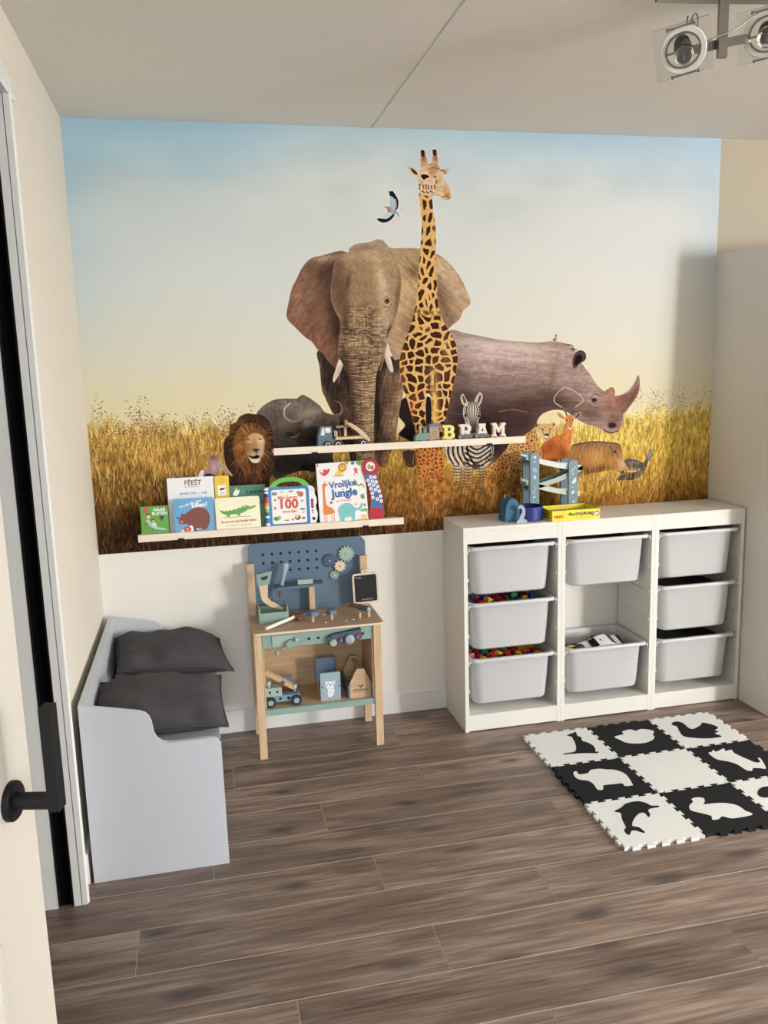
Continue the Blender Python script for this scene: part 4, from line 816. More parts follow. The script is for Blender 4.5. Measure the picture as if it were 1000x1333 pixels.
# ---- the sheet itself
def lin(s): return np.where(s <= .04045, s / 12.92, ((s + .055) / 1.055) ** 2.4)
def box3(a_):
    p_ = np.pad(a_, ((1, 1), (1, 1), (0, 0)), 'edge'); return sum(p_[i:i + a_.shape[0], j:j + a_.shape[1]] for i in range(3) for j in range(3)) / 9.
def build_mural():
    global IMG
    IMG = np.clip(IMG + .55 * (IMG - box3(box3(IMG))), 0, 1)
    L_ = np.clip((IMG - .5) * 1.06 + .492, 0, 1); skyw = np.clip((.80 - IMG.mean(-1, keepdims=True)) * 6, 0, 1); IMG = IMG * (1 - skyw) + L_ * skyw
    nx, ny = MW, MH
    xs = np.linspace(XL + .0005, XR - .0005, nx); zs = np.linspace(ZC - .0005, ZM, ny)
    co = np.zeros((ny, nx, 3), np.float32); co[..., 0] = xs[None]; co[..., 1] = -.0015; co[..., 2] = zs[:, None]
    me = bpy.data.meshes.new('wall_mural'); me.vertices.add(nx * ny); me.vertices.foreach_set('co', co.ravel())
    idx = np.arange(nx * ny).reshape(ny, nx)
    q = np.stack([idx[:-1, :-1], idx[1:, :-1], idx[1:, 1:], idx[:-1, 1:]], -1).reshape(-1, 4).astype(np.int32)
    n = len(q); me.loops.add(n * 4); me.loops.foreach_set('vertex_index', q.ravel())
    me.polygons.add(n); me.polygons.foreach_set('loop_start', np.arange(0, n * 4, 4, dtype=np.int32))
    me.update(calc_edges=True)
    col = np.ones((ny, nx, 4), np.float32); col[..., :3] = np.clip(lin(IMG) * MURAL_GAIN, 0, .95)
    at = me.color_attributes.new('print', 'FLOAT_COLOR', 'POINT'); at.data.foreach_set('color', col.ravel())
    o = bpy.data.objects.new('wall_mural', me); bpy.context.scene.collection.objects.link(o)
    m, nt, b = mat_base('mural_print', (.8, .8, .8), .8, .12)
    a = nt.nodes.new('ShaderNodeAttribute'); a.attribute_name = 'print'; nt.links.new(a.outputs['Color'], b.inputs['Base Color'])
    me.materials.append(m)
    o['label'] = 'photo wallpaper of savanna animals, elephant and giraffe in the middle, covering the upper wall'; o['category'] = 'mural'
    return o
build_mural()

# ------------------------------------------------------------------ FURNITURE
m_bench = mat('light_grey_lacquer', S(198, 201, 208, .98), .45, .012, 4)
# toy-chest bench along the left wall
def bench():
    x0, x1, y0, y1 = -1.518, -1.083, -1.065, -.045
    t = thing('storage_bench', 'light grey wooden toy-chest bench with rounded cut-out ends by the left wall', 'bench', (-1.3, -.555, 0))
    prof = [(x0, 0), (x1 + .002, 0), (x1, .428)] + [(x1 - .010, .444), (x1 - .022, .452), (x1 - .040, .455), (-1.190, .454), (-1.250, .455), (-1.270, .461), (-1.285, .473), (-1.293, .492), (-1.296, .515), (-1.299, .534), (-1.306, .552), (-1.318, .565), (-1.335, .572), (x0, .613)]
    for a, b in ((y0, y0 + .018), (y1 - .018, y1)):
        bm = NB(); prism(bm, prof, 'y', a, b); obj('end_panel', bm, m_bench, t, bevel=.003, seg=2)
    bm = NB(); prism(bm, [(x0, .02), (x0 + .018, .02), (x0 + .018, .611), (x0, .613)], 'y', y0 + .018, y1 - .018); obj('back_panel', bm, m_bench, t, bevel=.002)
    obj('front_panel', bx(x1 - .030, x1 - .012, y0 + .018, y1 - .018, .02, .402), m_bench, t, bevel=.002)
    obj('bottom_panel', bx(x0 + .018, x1 - .03, y0 + .018, y1 - .018, .02, .038), m_bench, t)
    obj('seat_lid', bx(x0 + .033, x1 - .004, y0 + .020, y1 - .020, .404, .424), m_bench, t, bevel=.003, seg=2)
    return t
bench()

# two charcoal cushions lying on the bench
m_cush = mat('charcoal_cotton', S(74, 70, 74, .85), .95, .10, 60, .5, 900)
def cushion(label, M, w, d, h, seed, sag):
    rg = random.Random(seed); n = 30; bm = NB(); V = {}
    ph = [rg.uniform(0, 6.28) for _ in range(6)]
    def pt(i, j, s):
        u = -1 + 2 * i / n; v = -1 + 2 * j / n
        pin = 1 - .045 * (1 - v * v) * abs(u) ** 3; pinv = 1 - .06 * (1 - u * u) * abs(v) ** 3
        x = u * w / 2 * pin; y = v * d / 2 * pinv
        f_ = (max(0, 1 - abs(u) ** 2.6) * max(0, 1 - abs(v) ** 2.6)) ** .55
        wr = .010 * math.sin(5 * u + ph[0] + 2 * v) * math.sin(3 * v + ph[1]) + .006 * math.sin(9 * u + ph[2]) * (abs(v) ** 2)
        cr = .014 * math.sin(13 * u + ph[3]) * max(0, abs(v) - .40) + .022 * math.sin(12 * v + ph[4]) * max(0, abs(u) - .45) + .004 * math.sin(7 * (u + v) + ph[5])
        z = s * h / 2 * f_ + ((wr + cr) * f_ ** .5 if s > 0 else 0)
        z -= sag * max(0, u) ** 2                                # the front edge hangs over the seat
        return M @ Vector((x, y, z + h / 2))
    for s in (1, -1):
        for i in range(n + 1):
            for j in range(n + 1):
                edge = i in (0, n) or j in (0, n)
                if s < 0 and edge: V[(s, i, j)] = V[(1, i, j)]
                else: V[(s, i, j)] = bm.verts.new(pt(i, j, s))
        for i in range(n):
            for j in range(n):
                q = [V[(s, i, j)], V[(s, i + 1, j)], V[(s, i + 1, j + 1)], V[(s, i, j + 1)]]
                bm.faces.new(q if s > 0 else q[::-1])
    loc = M @ Vector((0, 0, 0))
    t = thing('cushion', label, 'cushion', loc, 'charcoal cushions on the bench')
    obj('cover', bm, m_cush, t, True)
    ring = [pt(i, 0, 1) for i in range(n)] + [pt(n, j, 1) for j in range(n)] + [pt(n - i, n, 1) for i in range(n)] + [pt(0, n - j, 1) for j in range(n)]
    bm = NB(); R = []; 
    for k, p in enumerate(ring):
        d_ = (ring[(k + 1) % len(ring)] - ring[k - 1]).normalized(); s_, t_ = frame_of(d_)
        R.append([p + (s_ * math.cos(a) + t_ * math.sin(a)) * .0042 for a in (0, 1.26, 2.51, 3.77, 5.03)])
    loft(bm, R + [R[0]], False, False); bmesh.ops.remove_doubles(bm, verts=bm.verts, dist=1e-5); obj('piping', bm, m_cush, t, True)
    return t
cushion('charcoal cushion on the bench beside the white back wall', T(-1.262, -.245, .428) @ RZ(7) @ RY(4) @ RX(2), .45, .40, .135, 3, .03)
cushion('charcoal cushion on the bench next to its rounded cut-out end', T(-1.288, -.800, .428) @ RZ(2) @ RY(2) @ RX(8), .45, .36, .135, 8, .01)

# ---- white storage racks with grey tubs
m_white = mat('white_melamine', S(242, 240, 233, .86), .5, .01, 3)
m_tub = mat('grey_tub_plastic', S(200, 200, 201, .92), .42, .015, 5)
m_tubd = mat('charcoal_lining_shade', (.012, .012, .013), .95, .2, 80)
RAILS = [.834, .7065, .579, .4505, .322, .1945]
FY0, FY1 = -.313, -.0135
def frame(x0, label):
    x1 = x0 + .46; w = .018
    t = thing('storage_rack', label, 'storage rack', (x0 + .23, (FY0 + FY1) / 2, 0), 'white storage racks side by side')
    for a, b in ((x0 + .0006, x0 + w), (x1 - w, x1 - .0006)):
        obj('side_panel', bx(a, b, FY0, FY1, 0, .94), m_white, t, bevel=.0012)
    obj('top_panel', bx(x0 + w, x1 - w, FY0 + .0008, FY1, .923, .94), m_white, t, bevel=.0012)
    obj('front_rail', bx(x0 + w, x1 - w, FY0 + .001, FY0 + .017, .868, .9225), m_white, t, bevel=.0012)
    obj('base_shelf', bx(x0 + w, x1 - w, FY0 + .0175, FY1, .062, .078), m_white, t, bevel=.001)
    obj('plinth', bx(x0 + w, x1 - w, FY0 + .001, FY0 + .017, .004, .078), m_white, t, bevel=.0012)
    for zr in RAILS:
        for sx, xx in ((1, x0 + w), (-1, x1 - w)):
            bm = NB(); prism(bm, [(xx, zr - .010), (xx + sx * .0045, zr - .008), (xx + sx * .0045, zr - .002), (xx + sx * .0022, zr), (xx, zr)], 'y', FY0 + .004, FY1 - .012)
            box(bm, min(xx, xx + sx * .0065), max(xx, xx + sx * .0065), FY0 + .004, FY0 + .016, zr - .0105, zr + .004)
            obj('rail', bm, m_white, t)
    return t
ux = [.0, .46, .92]
frame(ux[0], 'white storage rack whose left side faces the toy workbench')
frame(ux[1], 'middle white storage rack with an empty gap between its two tubs')
frame(ux[2], 'white storage rack standing against the stair casing wall')
def rr3(w, d, rad, z, cy=0, n=5): return [Vector((p[0], p[1] + cy, z)) for p in rrect(w, d, rad, n)]
def make_tub():
    H = .218; bm = NB()
    outer = [rr3(.335, .235, .035, 0), rr3(.350, .250, .045, .006), rr3(.360, .256, .045, .06), rr3(.376, .268, .042, H - .012), rr3(.380, .272, .04, H - .004)]
    rim = [rr3(.402, .300, .03, H - .004), rr3(.404, .302, .03, H - .010), rr3(.408, .306, .03, H - .010), rr3(.408, .306, .03, H), rr3(.404, .302, .03, H + .004), rr3(.384, .276, .038, H + .004), rr3(.378, .270, .038, H)]
    inner = [rr3(.370, .262, .040, H - .02), rr3(.354, .250, .043, .06), rr3(.342, .242, .043, .008), rr3(.325, .226, .033, .004)]
    loft(bm, outer + rim + inner)
    me_o = obj('tub_source', bm, m_tub, None, True, auto=35)
    return me_o
_tub = make_tub(); TUBME = _tub.data; bpy.data.objects.remove(_tub)
def tub(x0, zr, label, dark=False):
    cx = x0 + .23; cy = (FY0 + FY1) / 2 - .004; loc = Vector((cx, cy, zr - .205 + .0005))
    t = thing('storage_tub', label, 'storage tub', loc, 'grey storage tubs')
    o = bpy.data.objects.new('tub_body', TUBME); o.parent = t; COL.objects.link(o)
    # runners under the rim that ride on the rails
    for sx in (-1, 1):
        for yy_ in (-.128, .075):
            bm = NB(); box(bm, cx + sx * .190 - .010, cx + sx * .190 + .010, cy + yy_, cy + yy_ + .05, loc.z + .2005, loc.z + .2085); obj('runner', bm, m_tub, t)
        bm = NB(); box(bm, cx + sx * .2035 - .0035, cx + sx * .2035 + .0035, cy - .145, cy + .145, loc.z + .2055, loc.z + .2165); obj('slide_edge', bm, m_tub, t)
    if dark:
        bm = NB(); loft(bm, [[Vector((cx + p.x, cy + p.y, loc.z + p.z)) for p in rr3(.362, .254, .04, .178)], [Vector((cx + p.x, cy + p.y, loc.z + p.z)) for p in rr3(.364, .256, .04, .184)]]); obj('lining_shade_sheet', bm, m_tubd, t, label='black sheet inside the tub, for lining and shade')  # dark sheet; in tubs under the rack tops it stands for shade
    return t
for k, zr in enumerate((RAILS[0], RAILS[2], RAILS[4])):
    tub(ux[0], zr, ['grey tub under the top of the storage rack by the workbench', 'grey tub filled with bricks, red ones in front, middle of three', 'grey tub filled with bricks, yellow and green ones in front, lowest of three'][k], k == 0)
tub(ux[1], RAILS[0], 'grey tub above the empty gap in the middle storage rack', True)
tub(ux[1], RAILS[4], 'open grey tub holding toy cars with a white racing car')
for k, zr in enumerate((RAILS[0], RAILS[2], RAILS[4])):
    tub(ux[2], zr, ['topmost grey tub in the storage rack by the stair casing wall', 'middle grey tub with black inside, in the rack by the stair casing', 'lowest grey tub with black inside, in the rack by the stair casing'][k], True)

# ---- puzzle mat: nine foam tiles with interlocking teeth and inlaid animals
m_fw = mat('white_foam', S(240, 240, 238, .88), .8, .02, 60, .15, 600)
m_fb = mat('black_foam', (.016, .017, .019), .85, .1, 60, .15, 600, spec=.15)
PZ = .305; MX0, MY0, MT = .226, -.434, .012
def edge_pts(p0, p1, nrm, phase, border):
    """dovetail teeth along p0-p1; half of them stick out along nrm, the neighbour's fit between"""
    n = 11; d = (p1 - p0); L = d.length; d = d / L; out = []; s = L / n; tt = .0125
    for i in range(n):
        up = (i % 2 == phase)
        a = p0 + d * (s * i); b = p0 + d * (s * (i + 1)); fl = .0042
        if i == 0 or i == n - 1: up = False if i == 0 else up and False
        if up: out += [a + nrm * -tt / 2 + d * fl, a + nrm * tt / 2 - d * fl * .4, b + nrm * tt / 2 + d * fl * .4, b + nrm * -tt / 2 - d * fl]
        else: out += [a + nrm * -tt / 2 * (0 if i == 0 else 1) + d * (fl if i else 0), b + nrm * -tt / 2 * (0 if i == n - 1 else 1) - d * (fl if i < n - 1 else 0)]
    res = []
    for p in out:
        if not res or (res[-1] - p).length > 1e-5: res.append(p)
    return res
SIL = {'kangaroo': [(0.4218,-0.4815),(0.4498,-0.4707),(0.4639,-0.4666),(0.4535,-0.5041),(0.4627,-0.5201),(0.4524,-0.5566),(0.4676,-0.5791),(0.476,-0.6148),(0.4679,-0.6501),(0.4583,-0.6646),(0.4725,-0.6687),(0.459,-0.6795),(0.4235,-0.6694),(0.382,-0.66),(0.3222,-0.6527),(0.3292,-0.6449),(0.3728,-0.6427),(0.3944,-0.6166),(0.4123,-0.571),(0.4201,-0.5343),(0.4258,-0.5041),(0.411,-0.4919)],
       'bird': [(0.6051,-0.5559),(0.6466,-0.5465),(0.6581,-0.5363),(0.6616,-0.5183),(0.7039,-0.5086),(0.724,-0.5282),(0.7546,-0.5178),(0.7963,-0.5491),(0.773,-0.583),(0.7697,-0.6034),(0.7468,-0.6283),(0.7005,-0.646),(0.6504,-0.6393),(0.6203,-0.6179),(0.6116,-0.5894),(0.604,-0.5741)],
       'squirrel': [(0.9157,-0.5),(0.9477,-0.4893),(0.9642,-0.5141),(0.9603,-0.5608),(0.9727,-0.581),(1.0287,-0.5527),(1.048,-0.5328),(1.0724,-0.5541),(1.0866,-0.5863),(1.0799,-0.6038),(1.0565,-0.6162),(1.063,-0.6345),(1.0367,-0.6458),(1.0477,-0.6756),(1.0351,-0.6852),(0.9761,-0.6813),(0.9183,-0.6568),(0.8918,-0.6306),(0.9043,-0.5804),(0.9182,-0.5374),(0.9094,-0.5208)],
       'elephant': [(0.2907,-0.8109),(0.3079,-0.8046),(0.3065,-0.8308),(0.3449,-0.8306),(0.3661,-0.8099),(0.405,-0.8096),(0.4312,-0.8238),(0.4631,-0.8373),(0.4831,-0.8827),(0.4694,-0.9579),(0.4617,-0.9662),(0.4345,-0.9627),(0.4349,-0.942),(0.3992,-0.9382),(0.357,-0.9368),(0.3432,-0.9639),(0.321,-0.9618),(0.3259,-0.9177),(0.317,-0.8878),(0.2921,-0.8722),(0.2821,-0.8479)],
       'giraffe': [(0.9018,-0.8035),(0.9202,-0.799),(0.9381,-0.7845),(0.9371,-0.8038),(0.9852,-0.7857),(0.9782,-0.8083),(1.0082,-0.8046),(1.002,-0.8393),(1.021,-0.904),(1.0314,-0.9301),(1.0535,-0.9318),(1.0664,-0.8982),(1.0724,-0.9093),(1.0513,-0.9631),(1.0353,-0.9878),(1.0204,-0.9769),(0.9917,-0.9688),(0.9765,-0.9867),(0.9573,-0.9769),(0.9529,-0.9262),(0.9315,-0.8902),(0.9017,-0.8654),(0.8984,-0.8266)],
       'dolphin': [(0.3112,-1.1201),(0.3419,-1.1063),(0.3738,-1.0849),(0.418,-1.0799),(0.4447,-1.097),(0.4558,-1.1228),(0.4798,-1.1295),(0.475,-1.1394),(0.4402,-1.141),(0.4267,-1.1521),(0.4193,-1.1774),(0.4042,-1.1913),(0.4054,-1.1609),(0.3826,-1.1619),(0.3453,-1.1929),(0.3201,-1.2298),(0.3373,-1.2431),(0.3418,-1.2732),(0.3352,-1.2815),(0.3139,-1.2588),(0.298,-1.2612),(0.2834,-1.279),(0.2747,-1.2683),(0.2807,-1.2446),(0.2947,-1.2314),(0.3063,-1.1822),(0.3229,-1.1418),(0.3096,-1.1289)],
       'rabbit': [(0.5889,-1.1597),(0.6176,-1.1392),(0.6217,-1.1211),(0.6443,-1.1138),(0.6692,-1.1246),(0.6577,-1.1503),(0.6427,-1.1652),(0.6769,-1.169),(0.7234,-1.1781),(0.7565,-1.2062),(0.7608,-1.2445),(0.7716,-1.2657),(0.7603,-1.277),(0.6858,-1.2779),(0.6597,-1.2564),(0.6356,-1.2693),(0.6122,-1.2664),(0.6229,-1.2427),(0.5959,-1.2135),(0.5753,-1.1895)],
       'hippo': [(0.8812,-1.1483),(0.9104,-1.1204),(0.9377,-1.1118),(0.9557,-1.1127),(0.9714,-1.1007),(0.9685,-1.1163),(1.0112,-1.1242),(1.0346,-1.1511),(1.0286,-1.1894),(0.9939,-1.2304),(0.9713,-1.2317),(0.9815,-1.2076),(0.9417,-1.2004),(0.9195,-1.2211),(0.9024,-1.2126),(0.9175,-1.1898),(0.8863,-1.1811),(0.8758,-1.1704)]}
names = [['kangaroo', 'bird', 'squirrel'], ['elephant', None, 'giraffe'], ['dolphin', 'rabbit', 'hippo']]
def mat_tile(ri, ci):
    white = (ri + ci) % 2 == 0; an = names[ri][ci]
    x0 = MX0 + ci * PZ; y1 = MY0 - ri * PZ; x1 = x0 + PZ; y0 = y1 - PZ; g = .0006
    c = [Vector((x0, y0, 0)), Vector((x1, y0, 0)), Vector((x1, y1, 0)), Vector((x0, y1, 0))]
    N_ = [Vector((0, -1, 0)), Vector((1, 0, 0)), Vector((0, 1, 0)), Vector((-1, 0, 0))]
    ph = 0 if white else 1; pts = []
    for k in range(4):
        e = edge_pts(c[k], c[(k + 1) % 4], N_[k], 1 if white else 0, None)
        if pts and (pts[-1] - e[0]).length < 1e-5: e = e[1:]
        pts += e
    if (pts[0] - pts[-1]).length < 1e-5: pts.pop()
    col = 'white' if white else 'black'; inv = 'black' if white else 'white'
    lab = f'{col} foam mat tile with a {inv} {an} inlay' if an else 'plain white foam mat tile in the middle of the play mat'
    if an == 'hippo': lab = 'white foam mat tile with a black rounded animal inlay, beside the rabbit tile'
    if an == 'giraffe': lab = 'black foam mat tile with a white horned animal inlay, beside the plain tile'
    t = thing('mat_tile', lab, 'mat tile', (x0 + PZ / 2, y0 + PZ / 2, 0), 'interlocking foam mat tiles')
    bm = NB(); cx, cy = x0 + PZ / 2, y0 + PZ / 2
    prism(bm, [(cx + (p.x - cx) * (1 - g / PZ * 2), cy + (p.y - cy) * (1 - g / PZ * 2)) for p in pts], 'z', 0, MT)
    obj('foam_tile', bm, m_fw if white else m_fb, t)
    if an:
        sp = crv(SIL[an], 3)
        bm = NB(); prism(bm, sp, 'z', MT - .004, MT + .0008); obj('animal_inlay', bm, m_fb if white else m_fw, t)
for ri in range(3):
    for ci in range(3): mat_tile(ri, ci)

# ---- picture ledges
m_ledge = wood('pale_ledge_wood', S(240, 227, 210, 1.0), S(232, 215, 196, 1.0), 'X', .8, .5)
def ledge(x0, x1, zb, label):
    t = thing('picture_ledge', label, 'shelf', ((x0 + x1) / 2, -.06, zb))
    obj('ledge_board', bx(x0, x1, -.106, -.004, zb + .004, zb + .016), m_ledge, t, bevel=.001)
    obj('front_lip', bx(x0, x1, -.120, -.1062, zb, zb + .030), m_ledge, t, bevel=.001)
    for xc in (x0 + .175, x1 - .175):
        bm = NB(); box(bm, xc - .013, xc + .013, -.1225, -.006, zb - .008, zb + .0035); box(bm, xc - .013, xc + .013, -.124, -.1202, zb - .008, zb + .006); obj('bracket', bm, m_blk, t)
    return t
ledge(-1.366, -.216, .940, 'pale wooden picture ledge carrying the row of books')
ledge(-.780, .366, 1.278, 'pale wooden picture ledge carrying the toy truck and letter train')

# ---- toy workbench
m_beech = wood('beech_wood', S(226, 196, 160, .85), S(208, 174, 138, .85), 'Z', 1., .5)
m_beechx = wood('plywood_top', S(200, 170, 140, .80), S(182, 150, 122, .80), 'X', .7, .5)
m_edge = mat('plywood_edge', S(238, 220, 192, .85), .6, .06, 120)
m_sage = mat('sage_green_paint', S(146, 172, 163, .88), .6, .03, 20)
m_slate = mat('slate_blue_paint', S(100, 124, 146, .82), .6, .03, 20)
m_mint = mat('mint_green_paint', S(172, 192, 180, .88), .6, .03, 20)
m_lb = mat('light_blue_paint', S(158, 180, 195, .88), .6, .03, 20)
m_plum = mat('dusky_plum_paint', S(96, 84, 100, .85), .6, .04, 20)
m_dblue = mat('dark_blue_paint', S(78, 98, 122, .85), .6, .04, 20)
m_hole = mat('hole_shade', S(26, 34, 46, .7), .9)
m_brown = wood('brown_wood', S(150, 106, 78, .8), S(126, 86, 62, .8), 'Y', 1., .55)
m_natx = wood('natural_wood', S(222, 190, 150, .85), S(202, 166, 126, .85), 'X', 1.2, .55)
m_blackboard = mat('blackboard', (.008, .008, .009), .7, .2)
def workbench():
    t = thing('toy_workbench', 'wooden toy workbench with slate blue pegboard against the white wall', 'toy workbench', (-.645, -.17, 0))
    L = .036; xs = (-.921, -.412); 
    for x in xs:
        bm = NB(); box(bm, x, x + L - .004, -.326, -.300, 0, .5505); obj('leg', bm, m_beech, t, bevel=.002)
        bm = NB(); box(bm, x, x + L - .004, -.066, -.038, 0, .797); obj('leg', bm, m_beech, t, bevel=.002)
    top = [(-.924, -.335), (-.368, -.335), (-.372, -.037), (-.918, -.037)]
    bm = NB(); prism(bm, rrect(.556, .298, .016, 4, -.646, -.1865), 'z', .551, .562); obj('tabletop', bm, [m_beechx], t, bevel=.001)
    bm = NB(); prism(bm, rrect(.5575, .2995, .0165, 4, -.646, -.1865), 'z', .5525, .5605)
    obj('tabletop_edge', bm, m_edge, t)
    # pegboard with dark discs painted as shaded holes (rows of seven, the third row shorter)
    pb = NB(); prism(pb, rrect(.530, .325, .032, 6, -.6445, .7185), 'y', -.030, -.018); pgo = obj('pegboard', pb, m_slate, t, bevel=.0015)
    hol = [(c, 0) for c in range(7)] + [(c, 1) for c in range(7)] + [(c, 2) for c in range(3, 7)]
    for c, rw in hol:
        bm = NB(); cyl(bm, (-.8445 + c * .0399, -.0308, .828 - rw * .0392), (-.8445 + c * .0399, -.0296, .828 - rw * .0392), .0064, None, 14); obj('peg_hole_shade', bm, m_hole, pgo)
    # narrow tool shelf on its bracket
    sh = NB(); prism(sh, [(-.800, .678), (-.588, .684), (-.588, .694), (-.800, .690)], 'y', -.105, -.0305); sho = obj('tool_shelf', sh, m_slate, t, bevel=.001)
    obj('bracket', bx(-.651, -.626, -.075, -.0305, .5625, .676), m_beech, t, bevel=.001)
    # apron, back and lower shelf
    ap = obj('front_apron', bx(-.886, -.414, -.318, -.306, .488, .5505), m_sage, t, bevel=.001)
    for xh in (-.825, -.690, -.650, -.458):
        bm = NB(); cyl(bm, (xh, -.3188, .514), (xh, -.3176, .514), .0062, None, 12); obj('peg_hole_shade', bm, m_hole, ap)
    obj('back_panel', bx(-.888, -.413, -.060, -.054, .196, .5505), m_natx, t)
    obj('side_board', bx(-.886, -.880, -.300, -.066, .196, .5505), m_natx, t); obj('side_board', bx(-.419, -.413, -.300, -.066, .196, .5505), m_natx, t)
    obj('lower_shelf', bx(-.880, -.419, -.306, -.0605, .203, .214), m_natx, t)
    obj('shelf_edge', bx(-.888, -.412, -.3195, -.3065, .190, .217), m_sage, t, bevel=.001)
    return t
workbench()

# ---- ceiling lamp with square glass plates
m_steel = mat('brushed_steel', (.30, .29, .27), .35, .1, 40, metal=1.)
def glass(name, col, rough, alpha=.0):
    m, nt, b = mat_base(name, col, rough); b.inputs['Transmission Weight'].default_value = 1.; b.inputs['IOR'].default_value = 1.45; return m
m_glass = glass('frosted_plate_glass', (.93, .95, .93), .22)
m_clear = glass('bulb_glass', (1, 1, 1), .05)
m_cup = mat('dull_lamp_metal', (.10, .095, .09), .6, .1, 40, spec=.3)
m_refl = mat('white_lamp_ring', S(240, 238, 232, .85), .4, .01)
def lamp():
    st = Vector((.406, -1.463, 0)); zbm = 2.476
    t = thing('ceiling_lamp', 'steel ceiling spot lamp with square glass plates and ring reflectors', 'lamp', (st.x, st.y, zbm))
    # canopy plate, rod and cross bar
    bar_a = Vector((.298, -1.438, 2.486)); bar_b = Vector((.53, -1.482, 2.527)); d = (bar_b - bar_a).normalized()
    ang = math.degrees(math.atan2(d.y, d.x))
    Mc = T(.395, -1.455, ZC) @ RZ(ang + 4)
    bm = NB(); box(bm, -.17, .17, -.03, .03, -.028, 0, Mc); obj('canopy', bm, m_steel, t, bevel=.002)
    Ms = T(.406, -1.463, 0) @ RZ(ang)
    bm = NB(); box(bm, -.0125, .0125, -.008, .008, zbm - .012, ZC - .027, Ms); obj('rod', bm, m_steel, t, bevel=.001)
    Mb = T(*bar_a) @ Matrix.Rotation(math.atan2(d.y, d.x), 4, 'Z') @ Matrix.Rotation(-math.asin(d.z), 4, 'Y'); L = (bar_b - bar_a).length
    bm = NB(); box(bm, .035, L - .04, .009, .013, -.012, .012, Mb); obj('cross_bar', bm, m_steel, t, bevel=.0008)
    for k, (c, tw, tilt) in enumerate(((Vector((.298, -1.442, 2.488)), -11, 34), (Vector((.532, -1.484, 2.527)), -4, 26))):
        # the plate faces the room: normal leans from straight down towards the doorway
        n_ = (cam.matrix_world.translation - c).normalized(); n_ = (n_ + Vector((.12 if k == 0 else .0, .0, -.25))).normalized()
        right = n_.cross(Vector((0, 0, 1))).normalized() * -1; up = n_.cross(right) * -1
        if up.z < 0: up = -up
        M = Matrix(((right.x, up.x, n_.x, c.x), (right.y, up.y, n_.y, c.y), (right.z, up.z, n_.z, c.z), (0, 0, 0, 1))) @ RZ(-tw)
        bm = NB(); 
        sq = rrect(.150, .134, .002, 2)
        loft(bm, [[M @ Vector((p[0], p[1], -.0025)) for p in sq], [M @ Vector((p[0], p[1], .0025)) for p in sq]])
        obj('glass_plate', bm, m_glass, t)
        bm = NB(); lathe(bm, [(.046, .004), (.062, .004), (.063, .008), (.060, .011), (.048, .010), (.046, .004)], M, 36, caps=False); sp = obj('reflector_ring', bm, m_refl, t, True, auto=40)
        bm = NB(); lathe(bm, [(.043, .006), (.046, .006), (.046, .014), (.043, .014), (.043, .006)], M, 32, caps=False)
        for s in (-1, 1): box(bm, s * .025 - (.022 if s < 0 else 0), s * .025 + (.022 if s > 0 else 0), -.0025, .0025, .008, .013, M)
        obj('gimbal_ring', bm, m_steel, t, True, auto=40)
        for s in (-1, 1):
            bm = NB(); box(bm, -.036, .036 if s > 0 else .03, s * .062 - .002, s * .062 + .002, .010, .014, M)
            for q in (-.036, .034): cyl(bm, (q, s * .062, .006), (q, s * .062, .020), .0036, None, 10, M)
            obj('clip_bar', bm, m_steel, t)
        Mt = M @ T(0, 0, .012) @ RX(30 if k == 0 else 14)
        bm = NB(); lathe(bm, [(.015, -.045), (.020, -.035), (.024, -.012), (.025, .0), (.022, .0), (.019, -.02)], Mt, 24, caps=False); obj('lamp_cup', bm, m_cup, t, True, auto=50)
        bm = NB(); lathe(bm, [(.004, -.010), (.018, .002), (.026, .012), (.0275, .022), (.024, .030), (.010, .034)], Mt, 24); obj('bulb', bm, m_clear, t, True)
    # the supply wire
    w = [Vector(p) for p in [(0.303, -1.458, 2.526), (0.311, -1.456, 2.55), (0.319, -1.454, 2.571), (0.328, -1.455, 2.576), (0.331, -1.459, 2.557), (0.325, -1.463, 2.527), (0.33, -1.467, 2.508), (0.345, -1.472, 2.5), (0.383, -1.478, 2.514), (0.414, -1.483, 2.524), (0.444, -1.487, 2.539), (0.476, -1.49, 2.561), (0.499, -1.492, 2.575), (0.526, -1.497, 2.582)]]
    pts = []
    for i in range(len(w) - 1):
        a, b, c2, d2 = w[max(i - 1, 0)], w[i], w[i + 1], w[min(i + 2, len(w) - 1)]
        for q in range(5):
            s = q / 5; pts.append(.5 * (2 * b + (c2 - a) * s + (2 * a - 5 * b + 4 * c2 - d2) * s * s + (3 * b - a - 3 * c2 + d2) * s ** 3))
    bm = NB(); tube(bm, pts, .0022, 6); tube(bm, [(0.294, -1.456, 2.53), (0.305, -1.451, 2.571)], .0018, 6); obj('wire', bm, m_steel, t, True)
lamp()

# ------------------------------------------------------------------ BOOKS ON THE LOWER LEDGE
def C_(r_, g_, b_, rough=.45): return mat('colour_%d_%d_%d' % (r_, g_, b_), S(r_, g_, b_), rough, .02, 15)
WHT = C_(244, 244, 242); BLKC = C_(30, 30, 32); m_page = mat('book_pages', S(240, 236, 224), .9, .03, 300)
LZ = .9562
def book(label, x, w, h, th, yb, lean, cover, tiltz=0., rad=.0, spine=None, z=LZ):
    """closed book standing on the ledge, leaning back; front face in the local plane y=0"""
    M = T(x, yb, z + th * math.sin(math.radians(lean)) + .0003) @ RX(-lean) @ RY(tiltz)
    t = thing('picture_book', label, 'book', M @ Vector((w / 2, th / 2, 0)), 'books on the ledge')
    bm = NB(); o2 = rrect(w, h, max(rad, .0015), 4, w / 2, h / 2)
    prism(bm, o2, 'y', 0, .0022, M); prism(bm, o2, 'y', th - .0022, th, M); box(bm, 0, .0022, .0022, th - .0022, .0005, h - .0005, M)
    obj('cover', bm, cover, t)
    obj('pages', bx(.0024, w - .003, .0024, th - .0024, .003, h - .003, M), m_page, t)
    return t, Print(M)
